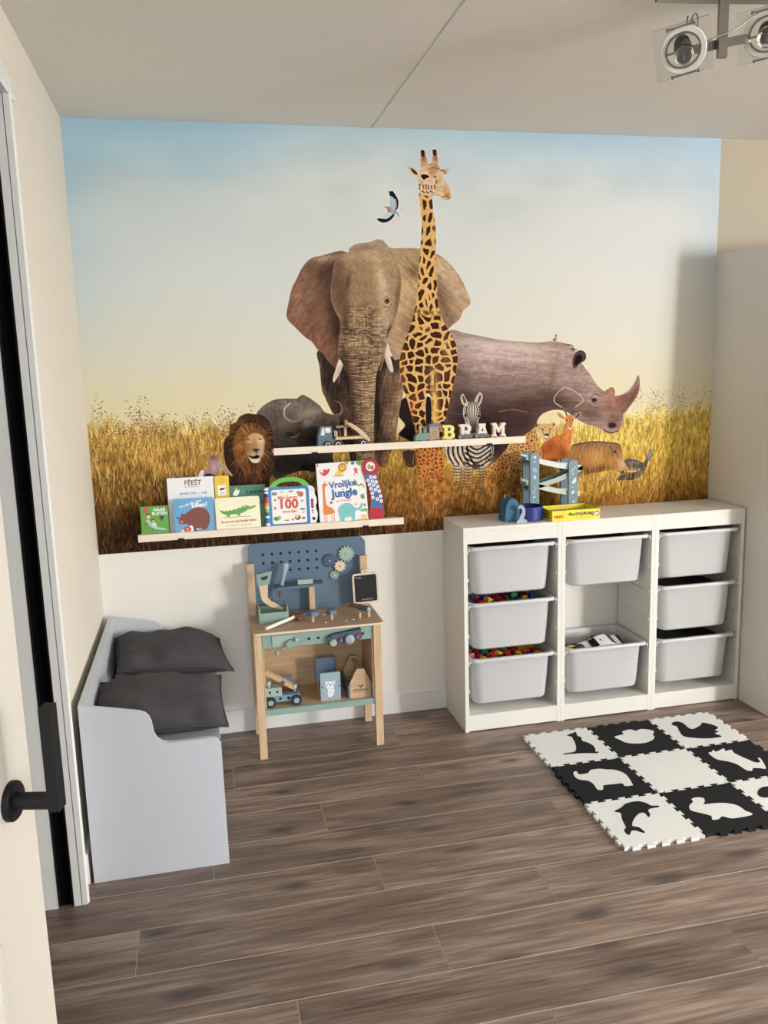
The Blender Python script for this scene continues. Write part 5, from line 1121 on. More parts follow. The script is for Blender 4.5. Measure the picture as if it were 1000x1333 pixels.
# 1 small green book
GRN = C_(96, 160, 62)
t, p = book('small green book with two children on a slide', -1.351, .113, .128, .012, -.100, 7, GRN)
p.text('NAAR', .078, .112, .0185, WHT, 0, .0005); p.text('BUITEN', .078, .096, .0185, WHT, 0, .0005)
p.rect(.014, .030, .104, .124, C_(206, 70, 78)); p.line([(.021, .03), (.022, .104)], .0022, C_(150, 70, 48)); p.line([(.006, .02), (.017, .07)], .002, C_(120, 80, 50)); p.line([(.044, .022), (.044, .07)], .002, C_(120, 80, 50))
p.poly([(.018, .066), (.026, .062), (.036, .044), (.060, .030), (.100, .024), (.098, .031), (.066, .040), (.046, .056), (.034, .072), (.024, .072)], C_(150, 206, 196), True)
p.disc((.030, .092), .0075, C_(74, 50, 44)); p.poly([(.022, .078), (.040, .078), (.037, .092), (.025, .092)], C_(236, 196, 90)); p.disc((.031, .0885), .005, C_(226, 176, 146))
p.disc((.049, .068), .0075, C_(60, 44, 42)); p.disc((.050, .065), .0052, C_(226, 172, 150)); p.poly([(.042, .044), (.064, .040), (.060, .058), (.047, .060)], C_(226, 214, 206))
p.disc((.086, .078), .0095, C_(38, 78, 46)); p.line([(.086, .056), (.086, .074)], .0016, C_(60, 50, 40)); p.rect(.02, .11, .006, .0085, C_(150, 196, 110))
p.done('cover_print', t)
# 2 tall white book behind
t, p = book('tall white book with brown picture lettering, behind the blue bear book', -1.236, .196, .238, .010, -.068, 9, C_(236, 236, 238))
br = C_(110, 84, 70)
p.text('FEEST', .108, .213, .030, br, 0, .0006, sx=.95); p.rect(.070, .136, .1955, .197, br)
for k, (c_, q) in enumerate((((200, 90, 60), .075), ((90, 130, 90), .092), ((206, 160, 70), .108), ((110, 120, 160), .122), ((180, 90, 90), .138))): p.disc((q, .222 + (k % 2) * .005), .0035, C_(*c_))
p.text('samen met ... mij!', .108, .170, .0165, C_(110, 140, 156), 0, .0003)
p.done('cover_print', t)
# 3 blue book with the brown bear
BL = C_(98, 164, 208)
t, p = book('blue board book with a big brown bear', -1.214, .166, .152, .012, -.101, 7, BL, 0, .006)
p.text('van wie zijn deze', .070, .130, .0150, WHT, .26, .0003, sx=.95); p.text('billen?', .108, .121, .0270, WHT, .06, .0008)
BR = C_(122, 62, 46)
p.poly([(.018, .058), (.020, .070), (.034, .082), (.045, .086), (.060, .096), (.078, .108), (.100, .113), (.124, .108), (.142, .092), (.149, .066), (.144, .038), (.132, .018), (.118, .015), (.112, .022), (.100, .022), (.094, .013), (.076, .013), (.066, .024), (.060, .036), (.048, .044), (.030, .043), (.020, .047)], BR, True)
p.disc((.034, .084), .006, BR); p.disc((.014, .072), .0042, C_(50, 30, 28)); p.disc((.030, .054), .0075, C_(206, 98, 70)); p.disc((.094, .019), .0045, C_(226, 206, 200))
p.poly([(.052, .028), (.072, .036), (.074, .008), (.030, .006), (.030, .018)], WHT, True); p.disc((.052, .021), .016, C_(206, 50, 66), .012); p.text('kijk', .052, .024, .008, WHT); p.text('voel', .052, .016, .007, WHT); p.disc((.022, .008), .006, WHT)
p.line([(.068, .05), (.08, .062), (.10, .064)], .0012, C_(90, 44, 36)); p.rect(.080, .160, .008, .0095, C_(70, 130, 170))
p.done('cover_print', t)
# 4 yellow book
t, p = book('narrow yellow book standing behind the crocodile book', -1.036, .062, .236, .010, -.060, 8, C_(234, 196, 56))
p.rect(.012, .048, .150, .195, C_(244, 240, 226)); p.poly([(.018, .176), (.024, .183), (.036, .182), (.042, .187), (.042, .178), (.034, .174), (.022, .173)], C_(40, 36, 36)); p.line([(.020, .164), (.040, .164)], .0015, BLKC); p.line([(.018, .157), (.042, .157)], .001, BLKC)
p.disc((.031, .216), .012, C_(214, 172, 40)); p.disc((.031, .216), .009, C_(226, 186, 50))
p.done('cover_print', t)
# 5 dark green book
t, p = book('dark green book with black title lettering, behind the crocodile book', -.972, .152, .190, .009, -.060, 7, C_(62, 128, 98))
p.text('Leeuw', .108, .160, .030, BLKC, 0, .0008); p.poly([(.012, .150), (.020, .168), (.030, .180), (.034, .168), (.042, .172), (.036, .154), (.026, .146)], C_(240, 240, 236), True); p.disc((.028, .176), .006, C_(206, 150, 90))
p.rect(.10, .150, .105, .125, C_(44, 96, 74)); p.text('en de', .12, .135, .014, C_(30, 60, 46))
p.done('cover_print', t)
# 6 cream book with the crocodile
t, p = book('cream board book with a green crocodile', -1.040, .190, .146, .012, -.101, 7, C_(240, 236, 204), 0, .008)
CR = C_(96, 166, 72); CD = C_(70, 130, 56)
p.poly([(.014, .096), (.022, .090), (.030, .092), (.036, .086), (.044, .090), (.052, .086), (.060, .092), (.068, .088), (.078, .094), (.088, .092), (.098, .100), (.108, .098), (.116, .106), (.126, .112), (.138, .106), (.152, .100), (.170, .108), (.172, .100), (.150, .090), (.140, .090), (.128, .082), (.112, .076), (.104, .074), (.104, .064), (.094, .064), (.090, .072), (.062, .072), (.058, .062), (.048, .062), (.046, .070), (.032, .076), (.020, .086)], CR)
p.line([(.024, .086), (.05, .078), (.09, .080), (.126, .092)], .0018, CD); p.disc((.124, .106), .0055, WHT); p.disc((.125, .106), .0026, BLKC); p.rect(.030, .150, .0585, .0605, C_(110, 110, 96))
for k in range(8): p.disc((.04 + k * .011, .082 + (k % 3) * .003), .0018, CD)
p.text('ik zou wel een kindje lusten', .096, .042, .0150, C_(170, 74, 56), .02, .0003, sx=.88); p.text('Sylviane Donnio - Dorothee de Monfreid', .096, .025, .0065, C_(130, 120, 104))
p.done('cover_print', t)
# 7 plastic talking book with green carrying handle
def talking_book():
    M = T(-.829, -.100, LZ + .0024) @ RX(-5)
    t = thing('talking_book', 'blue and white plastic talking book with green carrying handle', 'toy book', M @ Vector((.11, .012, 0)), 'books on the ledge')
    PB = C_(48, 118, 180, .3); PW = C_(240, 240, 244, .3); PG = C_(92, 176, 58, .3)
    edge = [(.205, .176), (.216, .170), (.222, .158), (.221, .146), (.224, .132), (.229, .118), (.229, .100), (.224, .088), (.226, .070), (.230, .056), (.229, .036), (.224, .016), (.214, .006)]
    bm = NB(); prism(bm, [(.020, .004), (.020, .178)] + crv(edge, 3, False), 'y', .008, .024, M); obj('back_case', bm, PW, t, bevel=.002)
    bm = NB(); prism(bm, rrect(.178, .172, .014, 5, .106, .091), 'y', -.001, .008, M); cv = obj('front_cover', bm, PB, t, bevel=.002)
    bm = NB(); cyl(bm, (.011, .008, .022), (.011, .008, .166), .0108, None, 18, M); obj('spine', bm, PB, t, True, auto=40)
    for k, (z0, z1, c_) in enumerate(((.0, .010, (240, 240, 244)), (.034, .042, (240, 240, 244)), (.042, .058, (40, 110, 70)), (.058, .074, (110, 190, 120)), (.074, .086, (240, 200, 60)), (.086, .098, (236, 130, 60)), (.098, .112, (206, 50, 60)), (.112, .124, (130, 60, 120)), (.124, .140, (40, 46, 60)), (.140, .148, (240, 240, 244)))):
        bm = NB(); cyl(bm, (.011, .008, z0 + .012), (.011, .008, z1 + .012), .0114, None, 18, M); obj('spine_band', bm, C_(*c_, .3), t, True, auto=40)
    bm = NB(); ball(bm, (.011, .008, .012), .0112, M=M); ball(bm, (.011, .008, .168), .0112, M=M); obj('spine_cap', bm, PW, t, True)
    arc_o = crv([(.022, .176), (.038, .196), (.066, .212), (.104, .218), (.142, .216), (.172, .206), (.192, .190), (.202, .176)], 4, False); arc_i = crv([(.168, .176), (.160, .190), (.140, .198), (.104, .199), (.072, .194), (.056, .184), (.053, .176)], 4, False)
    bm = NB(); prism(bm, arc_o + arc_i, 'y', .004, .020, M); obj('handle', bm, PG, t, bevel=.003, seg=2)
    p = Print(M @ T(0, -.0012, 0)); p.rect(.030, .182, .016, .166, C_(214, 226, 236), .009); p.rect(.033, .179, .019, .163, C_(240, 236, 230), .008)
    p.disc((.044, .149), .012, C_(30, 44, 90), .007); p.text('vtech', .044, .149, .0068, WHT, 0, .0002)
    p.text('Mijn Eerste', .100, .130, .0185, C_(200, 96, 60), 0, .0006); p.text('100', .102, .100, .056, C_(204, 78, 52), 0, .0022, sx=1.05); p.text('woordjes', .106, .069, .0165, C_(214, 110, 62), 0, .0006)
    for (cx, cz, a, b, c_) in ((.158, .142, .013, .012, (176, 110, 74)), (.148, .150, .008, .007, (196, 130, 90)), (.048, .040, .013, .009, (80, 130, 60)), (.060, .044, .008, .008, (130, 190, 90)), (.140, .040, .014, .011, (120, 76, 60)), (.136, .046, .009, .008, (226, 186, 150)), (.166, .036, .008, .005, (120, 90, 160)), (.092, .030, .012, .0035, (206, 140, 70)), (.046, .122, .006, .005, (110, 170, 90)), (.044, .086, .006, .007, (206, 120, 150)), (.164, .112, .006, .005, (110, 180, 190)), (.164, .076, .013, .004, (60, 130, 170)), (.166, .062, .008, .003, (140, 190, 200)), (.076, .155, .009, .003, (160, 190, 200)), (.116, .156, .011, .004, (150, 150, 170)), (.118, .032, .006, .004, (150, 130, 180))): p.disc((cx, cz), a, C_(*c_), b)
    p.done('cover_print', cv)
    p = Print(M @ T(0, .0078, 0)); p.rect(.203, .215, .076, .118, C_(110, 40, 44), .005); p.rect(.206, .212, .082, .112, C_(190, 90, 80), .003); p.disc((.208, .066), .004, C_(90, 60, 120)); p.disc((.208, .056), .0035, C_(200, 70, 80))
    st = [(.212 + (.011 if i % 2 == 0 else .0055) * math.sin(i * math.pi / 5), .030 + (.011 if i % 2 == 0 else .0055) * math.cos(i * math.pi / 5)) for i in range(10)]; p.poly(st, C_(54, 50, 60))
    for k in range(9): p.disc((.202 + (k % 3) * .006, .152 + (k // 3) * .006), .0015, C_(180, 150, 200))
    p.done('button_panel', t)
talking_book()
# 8 jungle sound book with its remote-shaped sound panel
def sound_book():
    M = T(-.590, -.0985, LZ + .0018) @ RX(-6) @ RY(-1.2)
    t = thing('sound_book', 'large white jungle picture book with a red and blue sound button panel', 'book', M @ Vector((.14, .012, 0)), 'books on the ledge')
    w, h = .218, .270
    bm = NB(); box(bm, 0, w, 0, .002, 0, h, M); box(bm, 0, w, .012, .014, 0, h, M); box(bm, 0, .002, .002, .012, 0, h, M); obj('cover', bm, C_(240, 236, 236), t)
    obj('pages', bx(.002, w - .002, .0021, .0119, .002, h - .002, M), m_page, t)
    p = Print(M); OR = C_(226, 128, 50); BLU = C_(42, 98, 160)
    p.text('Vrolijke', .112, .172, .0400, BLU, .06, .0016, sx=.95); p.text('Jungle', .118, .133, .0480, BLU, .04, .0022, sx=1.); p.text('en', .112, .150, .012, C_(90, 160, 110), 0, .0004)
    p.text('met 18 vrolijke', .112, .100, .0115, C_(214, 110, 110), .03, .0003)
    # lion
    p.poly([(.080, .216), (.104, .240), (.118, .228), (.112, .214)], C_(226, 206, 60), True); p.disc((.116, .246), .019, C_(176, 104, 48)); p.disc((.116, .246), .0135, C_(238, 176, 60)); p.disc((.112, .249), .0018, BLKC); p.disc((.121, .248), .0018, BLKC); p.rect(.072, .122, .2085, .2115, C_(110, 80, 60))
    # parrot, monkey, butterfly, leaves
    p.poly([(.012, .238), (.028, .228), (.040, .236), (.060, .246), (.056, .230), (.042, .216), (.030, .214), (.018, .226)], C_(206, 74, 60), True); p.disc((.037, .236), .007, C_(200, 50, 50))
    p.disc((.176, .232), .009, C_(214, 106, 90)); p.line([(.172, .224), (.168, .206)], .002, C_(176, 80, 70)); p.line([(.180, .224), (.184, .210)], .002, C_(176, 80, 70)); p.disc((.177, .222), .006, C_(190, 80, 80))
    p.disc((.164, .262), .008, C_(90, 120, 150)); p.poly([(.178, .268), (.212, .268), (.206, .252), (.190, .250)], C_(120, 150, 70), True); p.poly([(.122, .267), (.146, .267), (.140, .257)], C_(150, 170, 80), True); p.poly([(.002, .267), (.012, .267), (.006, .254)], C_(206, 60, 130))
    # snake
    p.line(crv([(.166, .188), (.174, .178), (.178, .164), (.190, .160), (.196, .168), (.204, .158), (.208, .150)], 5, False), .005, C_(110, 166, 60))
    p.disc((.198, .110), .009, C_(110, 170, 70), .011, 14, .5); p.line([(.19, .122), (.206, .098)], .002, C_(80, 130, 50)); p.line([(.206, .124), (.192, .100)], .002, C_(80, 130, 50))
    p.poly([(.048, .096), (.052, .101), (.056, .097), (.060, .101), (.062, .094), (.055, .088)], C_(210, 60, 70), True); p.poly([(.160, .078), (.166, .083), (.172, .078), (.166, .072)], C_(214, 120, 120))
    # giraffe
    p.poly([(.022, .176), (.034, .182), (.044, .176), (.042, .168), (.032, .162), (.031, .110), (.036, .084), (.058, .070), (.066, .058), (.066, .048), (.020, .046), (.020, .090), (.022, .150)], OR, True); p.line([(.022, .05), (.021, .008)], .0022, OR); p.line([(.032, .05), (.031, .008)], .0022, OR); p.line([(.054, .05), (.053, .008)], .0022, OR); p.line([(.064, .05), (.065, .010)], .0022, OR); p.disc((.034, .188), .0024, C_(150, 80, 40))
    # elephant
    TQ = C_(122, 192, 194)
    p.poly([(.084, .054), (.090, .072), (.106, .084), (.128, .088), (.146, .080), (.156, .068), (.166, .062), (.180, .066), (.190, .082), (.196, .078), (.192, .062), (.180, .052), (.164, .050), (.158, .040), (.156, .010), (.144, .008), (.140, .024), (.112, .022), (.108, .006), (.094, .006), (.088, .030)], TQ, True); p.line(crv([(.112, .058), (.118, .044), (.134, .046), (.138, .064)], 4, False), .0016, C_(90, 160, 166)); p.disc((.152, .058), .002, BLKC)
    p.poly([(.182, .046), (.196, .056), (.214, .056), (.214, .044)], C_(120, 180, 120), True); p.disc((.196, .022), .012, C_(238, 200, 70), .008); p.disc((.205, .072), .007, C_(190, 150, 130)); p.poly([(.164, .010), (.214, .012), (.214, .004), (.164, .003)], C_(206, 170, 90))
    p.done('cover_print', t)
    # sound panel standing at the book's right edge
    pan = crv([(.206, .250), (.218, .268), (.238, .274), (.262, .268), (.278, .248), (.280, .228), (.272, .208), (.274, .180), (.284, .140), (.290, .090), (.290, .050), (.292, .030), (.284, .006), (.262, .000), (.238, .002), (.222, .014), (.219, .034), (.228, .062), (.232, .100), (.224, .150), (.212, .200), (.204, .226)], 3)
    bm = NB(); prism(bm, pan, 'y', -.006, .012, M); pn = obj('sound_panel', bm, C_(176, 34, 52, .35), t, bevel=.002)
    p = Print(M @ T(0, -.0062, 0)); PBL = C_(54, 104, 164)
    p.poly([(.213, .212), (.228, .206), (.250, .206), (.265, .210), (.266, .180), (.276, .140), (.282, .092), (.282, .046), (.262, .058), (.244, .060), (.228, .054), (.236, .090), (.236, .110), (.230, .150), (.218, .190)], PBL, True)
    p.disc((.242, .241), .021, C_(240, 236, 232)); p.disc((.236, .240), .008, C_(130, 170, 130), .012); p.disc((.250, .236), .007, C_(190, 80, 60), .011); p.disc((.246, .244), .004, C_(240, 206, 90))
    for (cx, cz) in ((.241, .194), (.259, .192), (.227, .180), (.246, .175), (.263, .170), (.232, .161), (.251, .157), (.269, .149), (.238, .142), (.257, .136), (.274, .128), (.242, .122), (.279, .106), (.243, .102), (.263, .094), (.280, .084)):
        p.disc((cx, cz), .0078, WHT); p.disc((cx, cz), .0042, C_(180, 200, 220)); p.disc((cx + .001, cz), .0022, C_(120, 130, 150))
    p.done('button_print', pn)
sound_book()

# ------------------------------------------------------------------ TOYS ON THE UPPER LEDGE
m_nat = wood('toy_wood', S(226, 200, 166), S(208, 178, 142), 'X', 1.5, .55)
UZ = 1.2942
def wheel(bm, x, y, z, rad, w, mi=0): cyl(bm, (x, y - w / 2, z), (x, y + w / 2, z), rad, None, 18, mi=mi)
def truck():
    t = thing('toy_truck', 'blue grey wooden toy truck with loading ramp on the upper ledge', 'toy truck', (-.48, -.065, UZ))
    CB = C_(92, 110, 126); tyre = C_(34, 36, 40, .7)
    bm = NB(); prism(bm, [(-.584, UZ + .012), (-.508, UZ + .012), (-.508, UZ + .036), (-.521, UZ + .040), (-.521, UZ + .096), (-.572, UZ + .096), (-.584, UZ + .050)], 'y', -.095, -.038); cabo = obj('cab', bm, CB, t, bevel=.003)
    p = Print(T(-.584, -.095, UZ)); p.poly([(.012, .058), (.029, .058), (.029, .090), (.020, .090)], C_(226, 230, 236)); p.rect(.033, .056, .068, .090, C_(226, 230, 236)); p.done('window_print', cabo)
    obj('bumper', bx(-.588, -.5845, -.090, -.043, UZ + .012, UZ + .030), C_(70, 86, 100), t)
    obj('flatbed', bx(-.5075, -.385, -.098, -.036, UZ + .036, UZ + .047), m_nat, t, bevel=.001)
    obj('post', bx(-.504, -.498, -.098, -.091, UZ + .0475, UZ + .074), m_nat, t); obj('post', bx(-.504, -.498, -.043, -.036, UZ + .0475, UZ + .074), m_nat, t)
    obj('upper_deck', bx(-.500, -.430, -.080, -.036, UZ + .086, UZ + .096), C_(150, 112, 78), t); obj('mast', bx(-.462, -.450, -.060, -.046, UZ + .0475, UZ + .0855), m_nat, t); obj('mast', bx(-.458, -.446, -.060, -.046, UZ + .0965, UZ + .118), C_(170, 136, 96), t)
    for ya in (-.104, -.036):
        bm = NB(); a = [(-.445, UZ + .105), (-.437, UZ + .106), (-.390, UZ + .074), (-.356, UZ + .034), (-.363, UZ + .026), (-.398, UZ + .062), (-.446, UZ + .096)]; prism(bm, crv(a, 3), 'y', ya, ya + .006); obj('ramp_arm', bm, m_nat, t)
    for x in (-.543, -.498, -.386):
        for s, y in ((-1, -.0985), (1, -.0345)):
            bm = NB(); wheel(bm, x, y, UZ + .0165, .0165, .010); w_ = obj('wheel', bm, tyre, t, True, auto=40)
            bm = NB(); lathe(bm, [(.0062, 0), (.0105, 0), (.0105, .0012), (.0062, .0012), (.0062, 0)], T(x, y + s * .0051 - (.0012 if s < 0 else 0), UZ + .0165) @ RX(-90), 20, caps=False); obj('hub_ring', bm, C_(196, 204, 210), w_)
truck()
def car_wheels(t, xs, ys, rad=.0085):
    for x in xs:
        for y in ys:
            bm = NB(); wheel(bm, x, y, UZ + rad, rad, .006); w_ = obj('wheel', bm, C_(44, 46, 50, .6), t, True, auto=40)
            bm = NB(); cyl(bm, (x, y - .0036, UZ + rad), (x, y - .0030, UZ + rad), .003, None, 10); obj('hub', bm, C_(206, 200, 190), w_)
def engine():
    t = thing('toy_locomotive', 'green and brown wooden toy locomotive pulling the letter train', 'toy train', (-.09, -.07, UZ), 'letter train on the upper ledge')
    SG = C_(122, 148, 136); TB = C_(166, 142, 116)
    bm = NB(); prism(bm, [(-.145, UZ + .008), (-.080, UZ + .008), (-.080, UZ + .046), (-.126, UZ + .046), (-.138, UZ + .041), (-.145, UZ + .030)], 'y', -.086, -.050); obj('boiler', bm, SG, t, bevel=.002)
    obj('cabin', bx(-.0798, -.034, -.088, -.048, UZ + .008, UZ + .072), TB, t, bevel=.001); obj('roof', bx(-.0815, -.032, -.090, -.046, UZ + .0722, UZ + .086), C_(88, 110, 138), t, bevel=.001)
    bm = NB(); cyl(bm, (-.118, -.068, UZ + .046), (-.118, -.068, UZ + .062), .0055, None, 12); cyl(bm, (-.118, -.068, UZ + .062), (-.118, -.068, UZ + .078), .0075, None, 12); obj('chimney', bm, C_(196, 178, 146), t, True, auto=40)
    obj('dome', bx(-.104, -.088, -.078, -.058, UZ + .0462, UZ + .066), C_(110, 132, 140), t, bevel=.002)
    p = Print(T(0, -.088, UZ)); p.disc((-.057, .046), .008, C_(110, 86, 66)); p.disc((-.057, .046), .005, C_(196, 160, 110)); p.done('window_print', t)
    car_wheels(t, (-.128, -.086, -.045), (-.0895, -.0465))
engine()
LET = {
 'B': ([(0, 0), (.044, 0), (.056, .006), (.058, .018), (.050, .031), (.056, .042), (.052, .056), (.040, .062), (0, .062), (0, .051), (.008, .051), (.008, .011), (0, .011)], [[(.024, .011), (.036, .011), (.041, .018), (.036, .026), (.024, .026)], [(.024, .036), (.034, .036), (.038, .044), (.034, .051), (.024, .051)]]),
 'R': ([(0, 0), (.026, 0), (.026, .011), (.023, .011), (.023, .023), (.028, .023), (.038, 0), (.060, 0), (.060, .010), (.054, .011), (.046, .026), (.055, .036), (.055, .050), (.044, .062), (0, .062), (0, .051), (.007, .051), (.007, .011), (0, .011)], [[(.023, .034), (.034, .034), (.039, .042), (.034, .051), (.023, .051)]]),
 'A': ([(0, 0), (.022, 0), (.022, .010), (.019, .011), (.021, .018), (.038, .018), (.040, .011), (.036, .010), (.036, 0), (.060, 0), (.060, .010), (.054, .011), (.042, .052), (.046, .052), (.046, .062), (.012, .062), (.012, .052), (.017, .052), (.006, .011), (0, .010)], [[(.024, .028), (.035, .028), (.0295, .046)]]),
 'M': ([(0, 0), (.022, 0), (.022, .010), (.018, .011), (.018, .040), (.029, .018), (.034, .018), (.046, .040), (.046, .011), (.042, .010), (.042, 0), (.066, 0), (.066, .010), (.060, .011), (.060, .052), (.066, .052), (.066, .062), (.046, .062), (.0325, .036), (.020, .062), (0, .062), (0, .052), (.006, .052), (.006, .011), (0, .010)], [])}
def wagon(ch, x, label, c1, c2):
    t = thing('letter_wagon', label, 'toy train', (x + .03, -.07, UZ), 'letter train on the upper ledge')
    out, holes = LET[ch]; k = 1.0
    bm = NB(); prism(bm, [(x + a, UZ + .015 + b) for a, b in out], 'y', -.081, -.055); lt = obj('letter', bm, c1, t)
    for hl in holes:
        bm = NB(); prism(bm, [(x + a, UZ + .015 + b) for a, b in hl], 'y', -.0814, -.0546); obj('letter_opening', bm, C_(58, 50, 44), lt)
    obj('wagon_base', bx(x - .002, x + (.068 if ch == 'M' else .062), -.083, -.053, UZ + .0055, UZ + .0148), c2, t, bevel=.001)
    if c1 is not c2:
        bm = NB(); prism(bm, [(x + .001, UZ + .0149), (x + .061, UZ + .0149), (x + .054, UZ + .032), (x + .008, UZ + .032)], 'y', -.0816, -.0812); obj('painted_base', bm, c2, t)
    car_wheels(t, (x + .011, x + .049), (-.0865, -.0495), .008)
CREAM = C_(232, 216, 204)
wagon('B', -.016, 'pale yellow wooden letter wagon shaped as a B', C_(234, 222, 118), C_(234, 222, 118))
wagon('R', .064, 'cream wooden letter wagon shaped as an R with dark green foot', CREAM, C_(84, 104, 98))
wagon('A', .143, 'cream wooden letter wagon shaped as an A with dark green foot', CREAM, C_(84, 104, 98))
wagon('M', .219, 'cream wooden letter wagon shaped as an M at the train end', CREAM, CREAM)

# ------------------------------------------------------------------ ON TOP OF THE STORAGE RACKS
def ramp_tower():
    z0 = .9405; t = thing('car_ramp_tower', 'grey blue wooden car ramp tower with zigzag tracks on the storage rack', 'toy ramp', (.495, -.10, z0))
    PB = C_(112, 138, 150); PD = C_(88, 112, 124); TR = [C_(214, 222, 218), C_(166, 184, 174), C_(200, 204, 192)]
    yf, yb = -.150, -.062; ps = []
    for (x0, x1, zt) in ((.376, .420, 1.232), (.566, .611, 1.190)):
        for y in (yf, yb):
            bm = NB(); prism(bm, [(a, b) for a, b in rrect(x1 - x0, zt - z0, .014, 4, (x0 + x1) / 2, (zt + z0) / 2)], 'y', y, y + .011); ps.append(obj('post', bm, PB if y == yf else PD, t, bevel=.001))
    for i, (xa, za, xb, zb_, c_) in enumerate(((.362, 1.214, .640, 1.150, TR[0]), (.640, 1.150, .372, 1.068, TR[1]), (.362, 1.098, .628, 1.030, TR[2]))):
        n = 10; q = [(xa + (xb - xa) * k / n, za + (zb_ - za) * k / n - .010 * math.sin(math.pi * k / n)) for k in range(n + 1)]
        x0_ = min(xa, xb)
        for y in (yf + .0125, yb - .006):
            bm = NB(); prism(bm, [(a, b - .012) for a, b in q] + [(a, b + .012) for a, b in q[::-1]], 'y', y, y + .005); obj('track_side', bm, c_, t)
        bm = NB(); prism(bm, [(a, b - .006) for a, b in q] + [(a, b - .001) for a, b in q[::-1]], 'y', yf + .0176, yb - .0061); obj('track_bed', bm, PD, t)
    for xb in (.365, .560): obj('foot', bx(xb, xb + .062, yf - .006, yb + .017, z0, z0 + .012), PD, t)
    lt = C_(206, 216, 222)
    p = Print(T(.376, yf, z0)); p.disc((.022, .272), .007, lt); p.disc((.021, .252), .004, lt); p.disc((.022, .214), .009, C_(150, 172, 182), .013, 14, .6); p.poly([(.014, .176), (.022, .194), (.031, .176), (.024, .178), (.024, .168), (.020, .168), (.020, .178)], lt); p.disc((.020, .138), .003, lt); p.line([(.012, .112), (.030, .132)], .003, lt); p.disc((.021, .108), .0035, lt); p.poly([(.012, .086), (.020, .098), (.026, .092), (.020, .082)], lt); p.disc((.014, .066), .003, lt); p.done('post_print', ps[0])
    p = Print(T(.566, yf, z0)); p.line([(.010, .196), (.034, .220)], .003, lt); p.disc((.020, .186), .0035, lt); p.poly([(.014, .148), (.034, .170), (.036, .152), (.028, .140), (.016, .142)], lt); p.disc((.018, .124), .0025, lt); p.poly([(.010, .094), (.022, .112), (.030, .104), (.022, .092)], lt); p.disc((.024, .056), .005, lt); p.done('post_print', ps[2])
ramp_tower()
def wave_toy():
    z0 = .9405; t = thing('teal_toy_case', 'teal and dark blue toy case with white curl ornament on the storage rack', 'toy', (.28, -.2, z0))
    TL = C_(36, 96, 130); NV = C_(34, 46, 120)
    bm = NB(); n = 14
    prof = [(.215, z0), (.222, z0 + .07), (.232, z0 + .095), (.246, z0 + .106), (.262, z0 + .104), (.276, z0 + .090), (.284, z0 + .060), (.286, z0)]
    prism(bm, crv(prof[1:-1], 3, False) + [prof[-1], prof[0]], 'y', -.250, -.165); obj('shell', bm, TL, t, bevel=.004, seg=2)
    bm = NB(); lathe(bm, [(.058, 0), (.066, .004), (.066, .062), (.063, .064), (.061, .062), (.061, .006), (.054, .004)], T(.340, -.213, z0), 32); obj('cup', bm, NV, t, True, auto=40)
    wv_ = crv([(.252, .000), (.308, .000), (.306, .014), (.292, .020), (.300, .040), (.300, .064), (.290, .080), (.274, .086), (.262, .078), (.260, .066), (.270, .070), (.280, .066), (.282, .050), (.272, .032), (.266, .018), (.256, .012)], 3)
    bm = NB(); prism(bm, [(.280 + (a - .280) * .82, z0 + b * .94) for a, b in wv_], 'y', -.287, -.281); obj('curl_ornament', bm, C_(168, 174, 186), t)
    bm = NB(); tube(bm, [(.236, -.2, z0 + .098), (.232, -.202, z0 + .112), (.236, -.204, z0 + .122)], .0022, 6); obj('wick', bm, C_(190, 190, 90), t)
wave_toy()
def game_box():
    z0 = .9405; x0, x1, y0, y1, h = .416, .645, -.306, -.158, .046
    t = thing('game_box', 'open yellow cardboard game box lying upside down on the storage rack', 'box', ((x0 + x1) / 2, (y0 + y1) / 2, z0))
    Y = C_(240, 222, 40); G = C_(150, 144, 120); w = .002
    fr = obj('front_wall', bx(x0, x1, y0, y0 + w, z0, z0 + h), Y, t); obj('back_wall', bx(x0, x1, y1 - w, y1, z0, z0 + h), Y, t)
    obj('side_wall', bx(x0, x0 + w, y0 + w, y1 - w, z0, z0 + h), Y, t); obj('side_wall', bx(x1 - w, x1, y0 + w, y1 - w, z0, z0 + h), Y, t)
    obj('tray', bx(x0 + w, x1 - w, y0 + w, y1 - w, z0, z0 + h * .55), G, t)
    p = Print(T(x0, y0, z0)); RD = C_(206, 50, 40)
    p.text('Berenhonger', .136, .026, .0255, BLKC, math.pi, .0008, sx=.92); p.text('HABA', .030, .020, .0170, RD, math.pi, .0010); p.disc((.061, .036), .0085, C_(190, 120, 40)); p.disc((.061, .036), .0065, C_(240, 226, 90)); p.text('Een kleurrijk berenspel', .146, .011, .0085, C_(214, 140, 40), math.pi)
    p.disc((.214, .024), .013, C_(130, 90, 130)); p.disc((.214, .022), .009, C_(240, 220, 214)); p.disc((.217, .019), .004, C_(190, 70, 80))
    p.done('box_print', fr)
    p = Print(T(x0, y1, z0) @ RZ(-90)); 
    for k in range(3): p.rect(.02, .12, .008 + k * .013, .013 + k * .013, C_(60, 54, 40))
    p.done('side_print', t)
game_box()

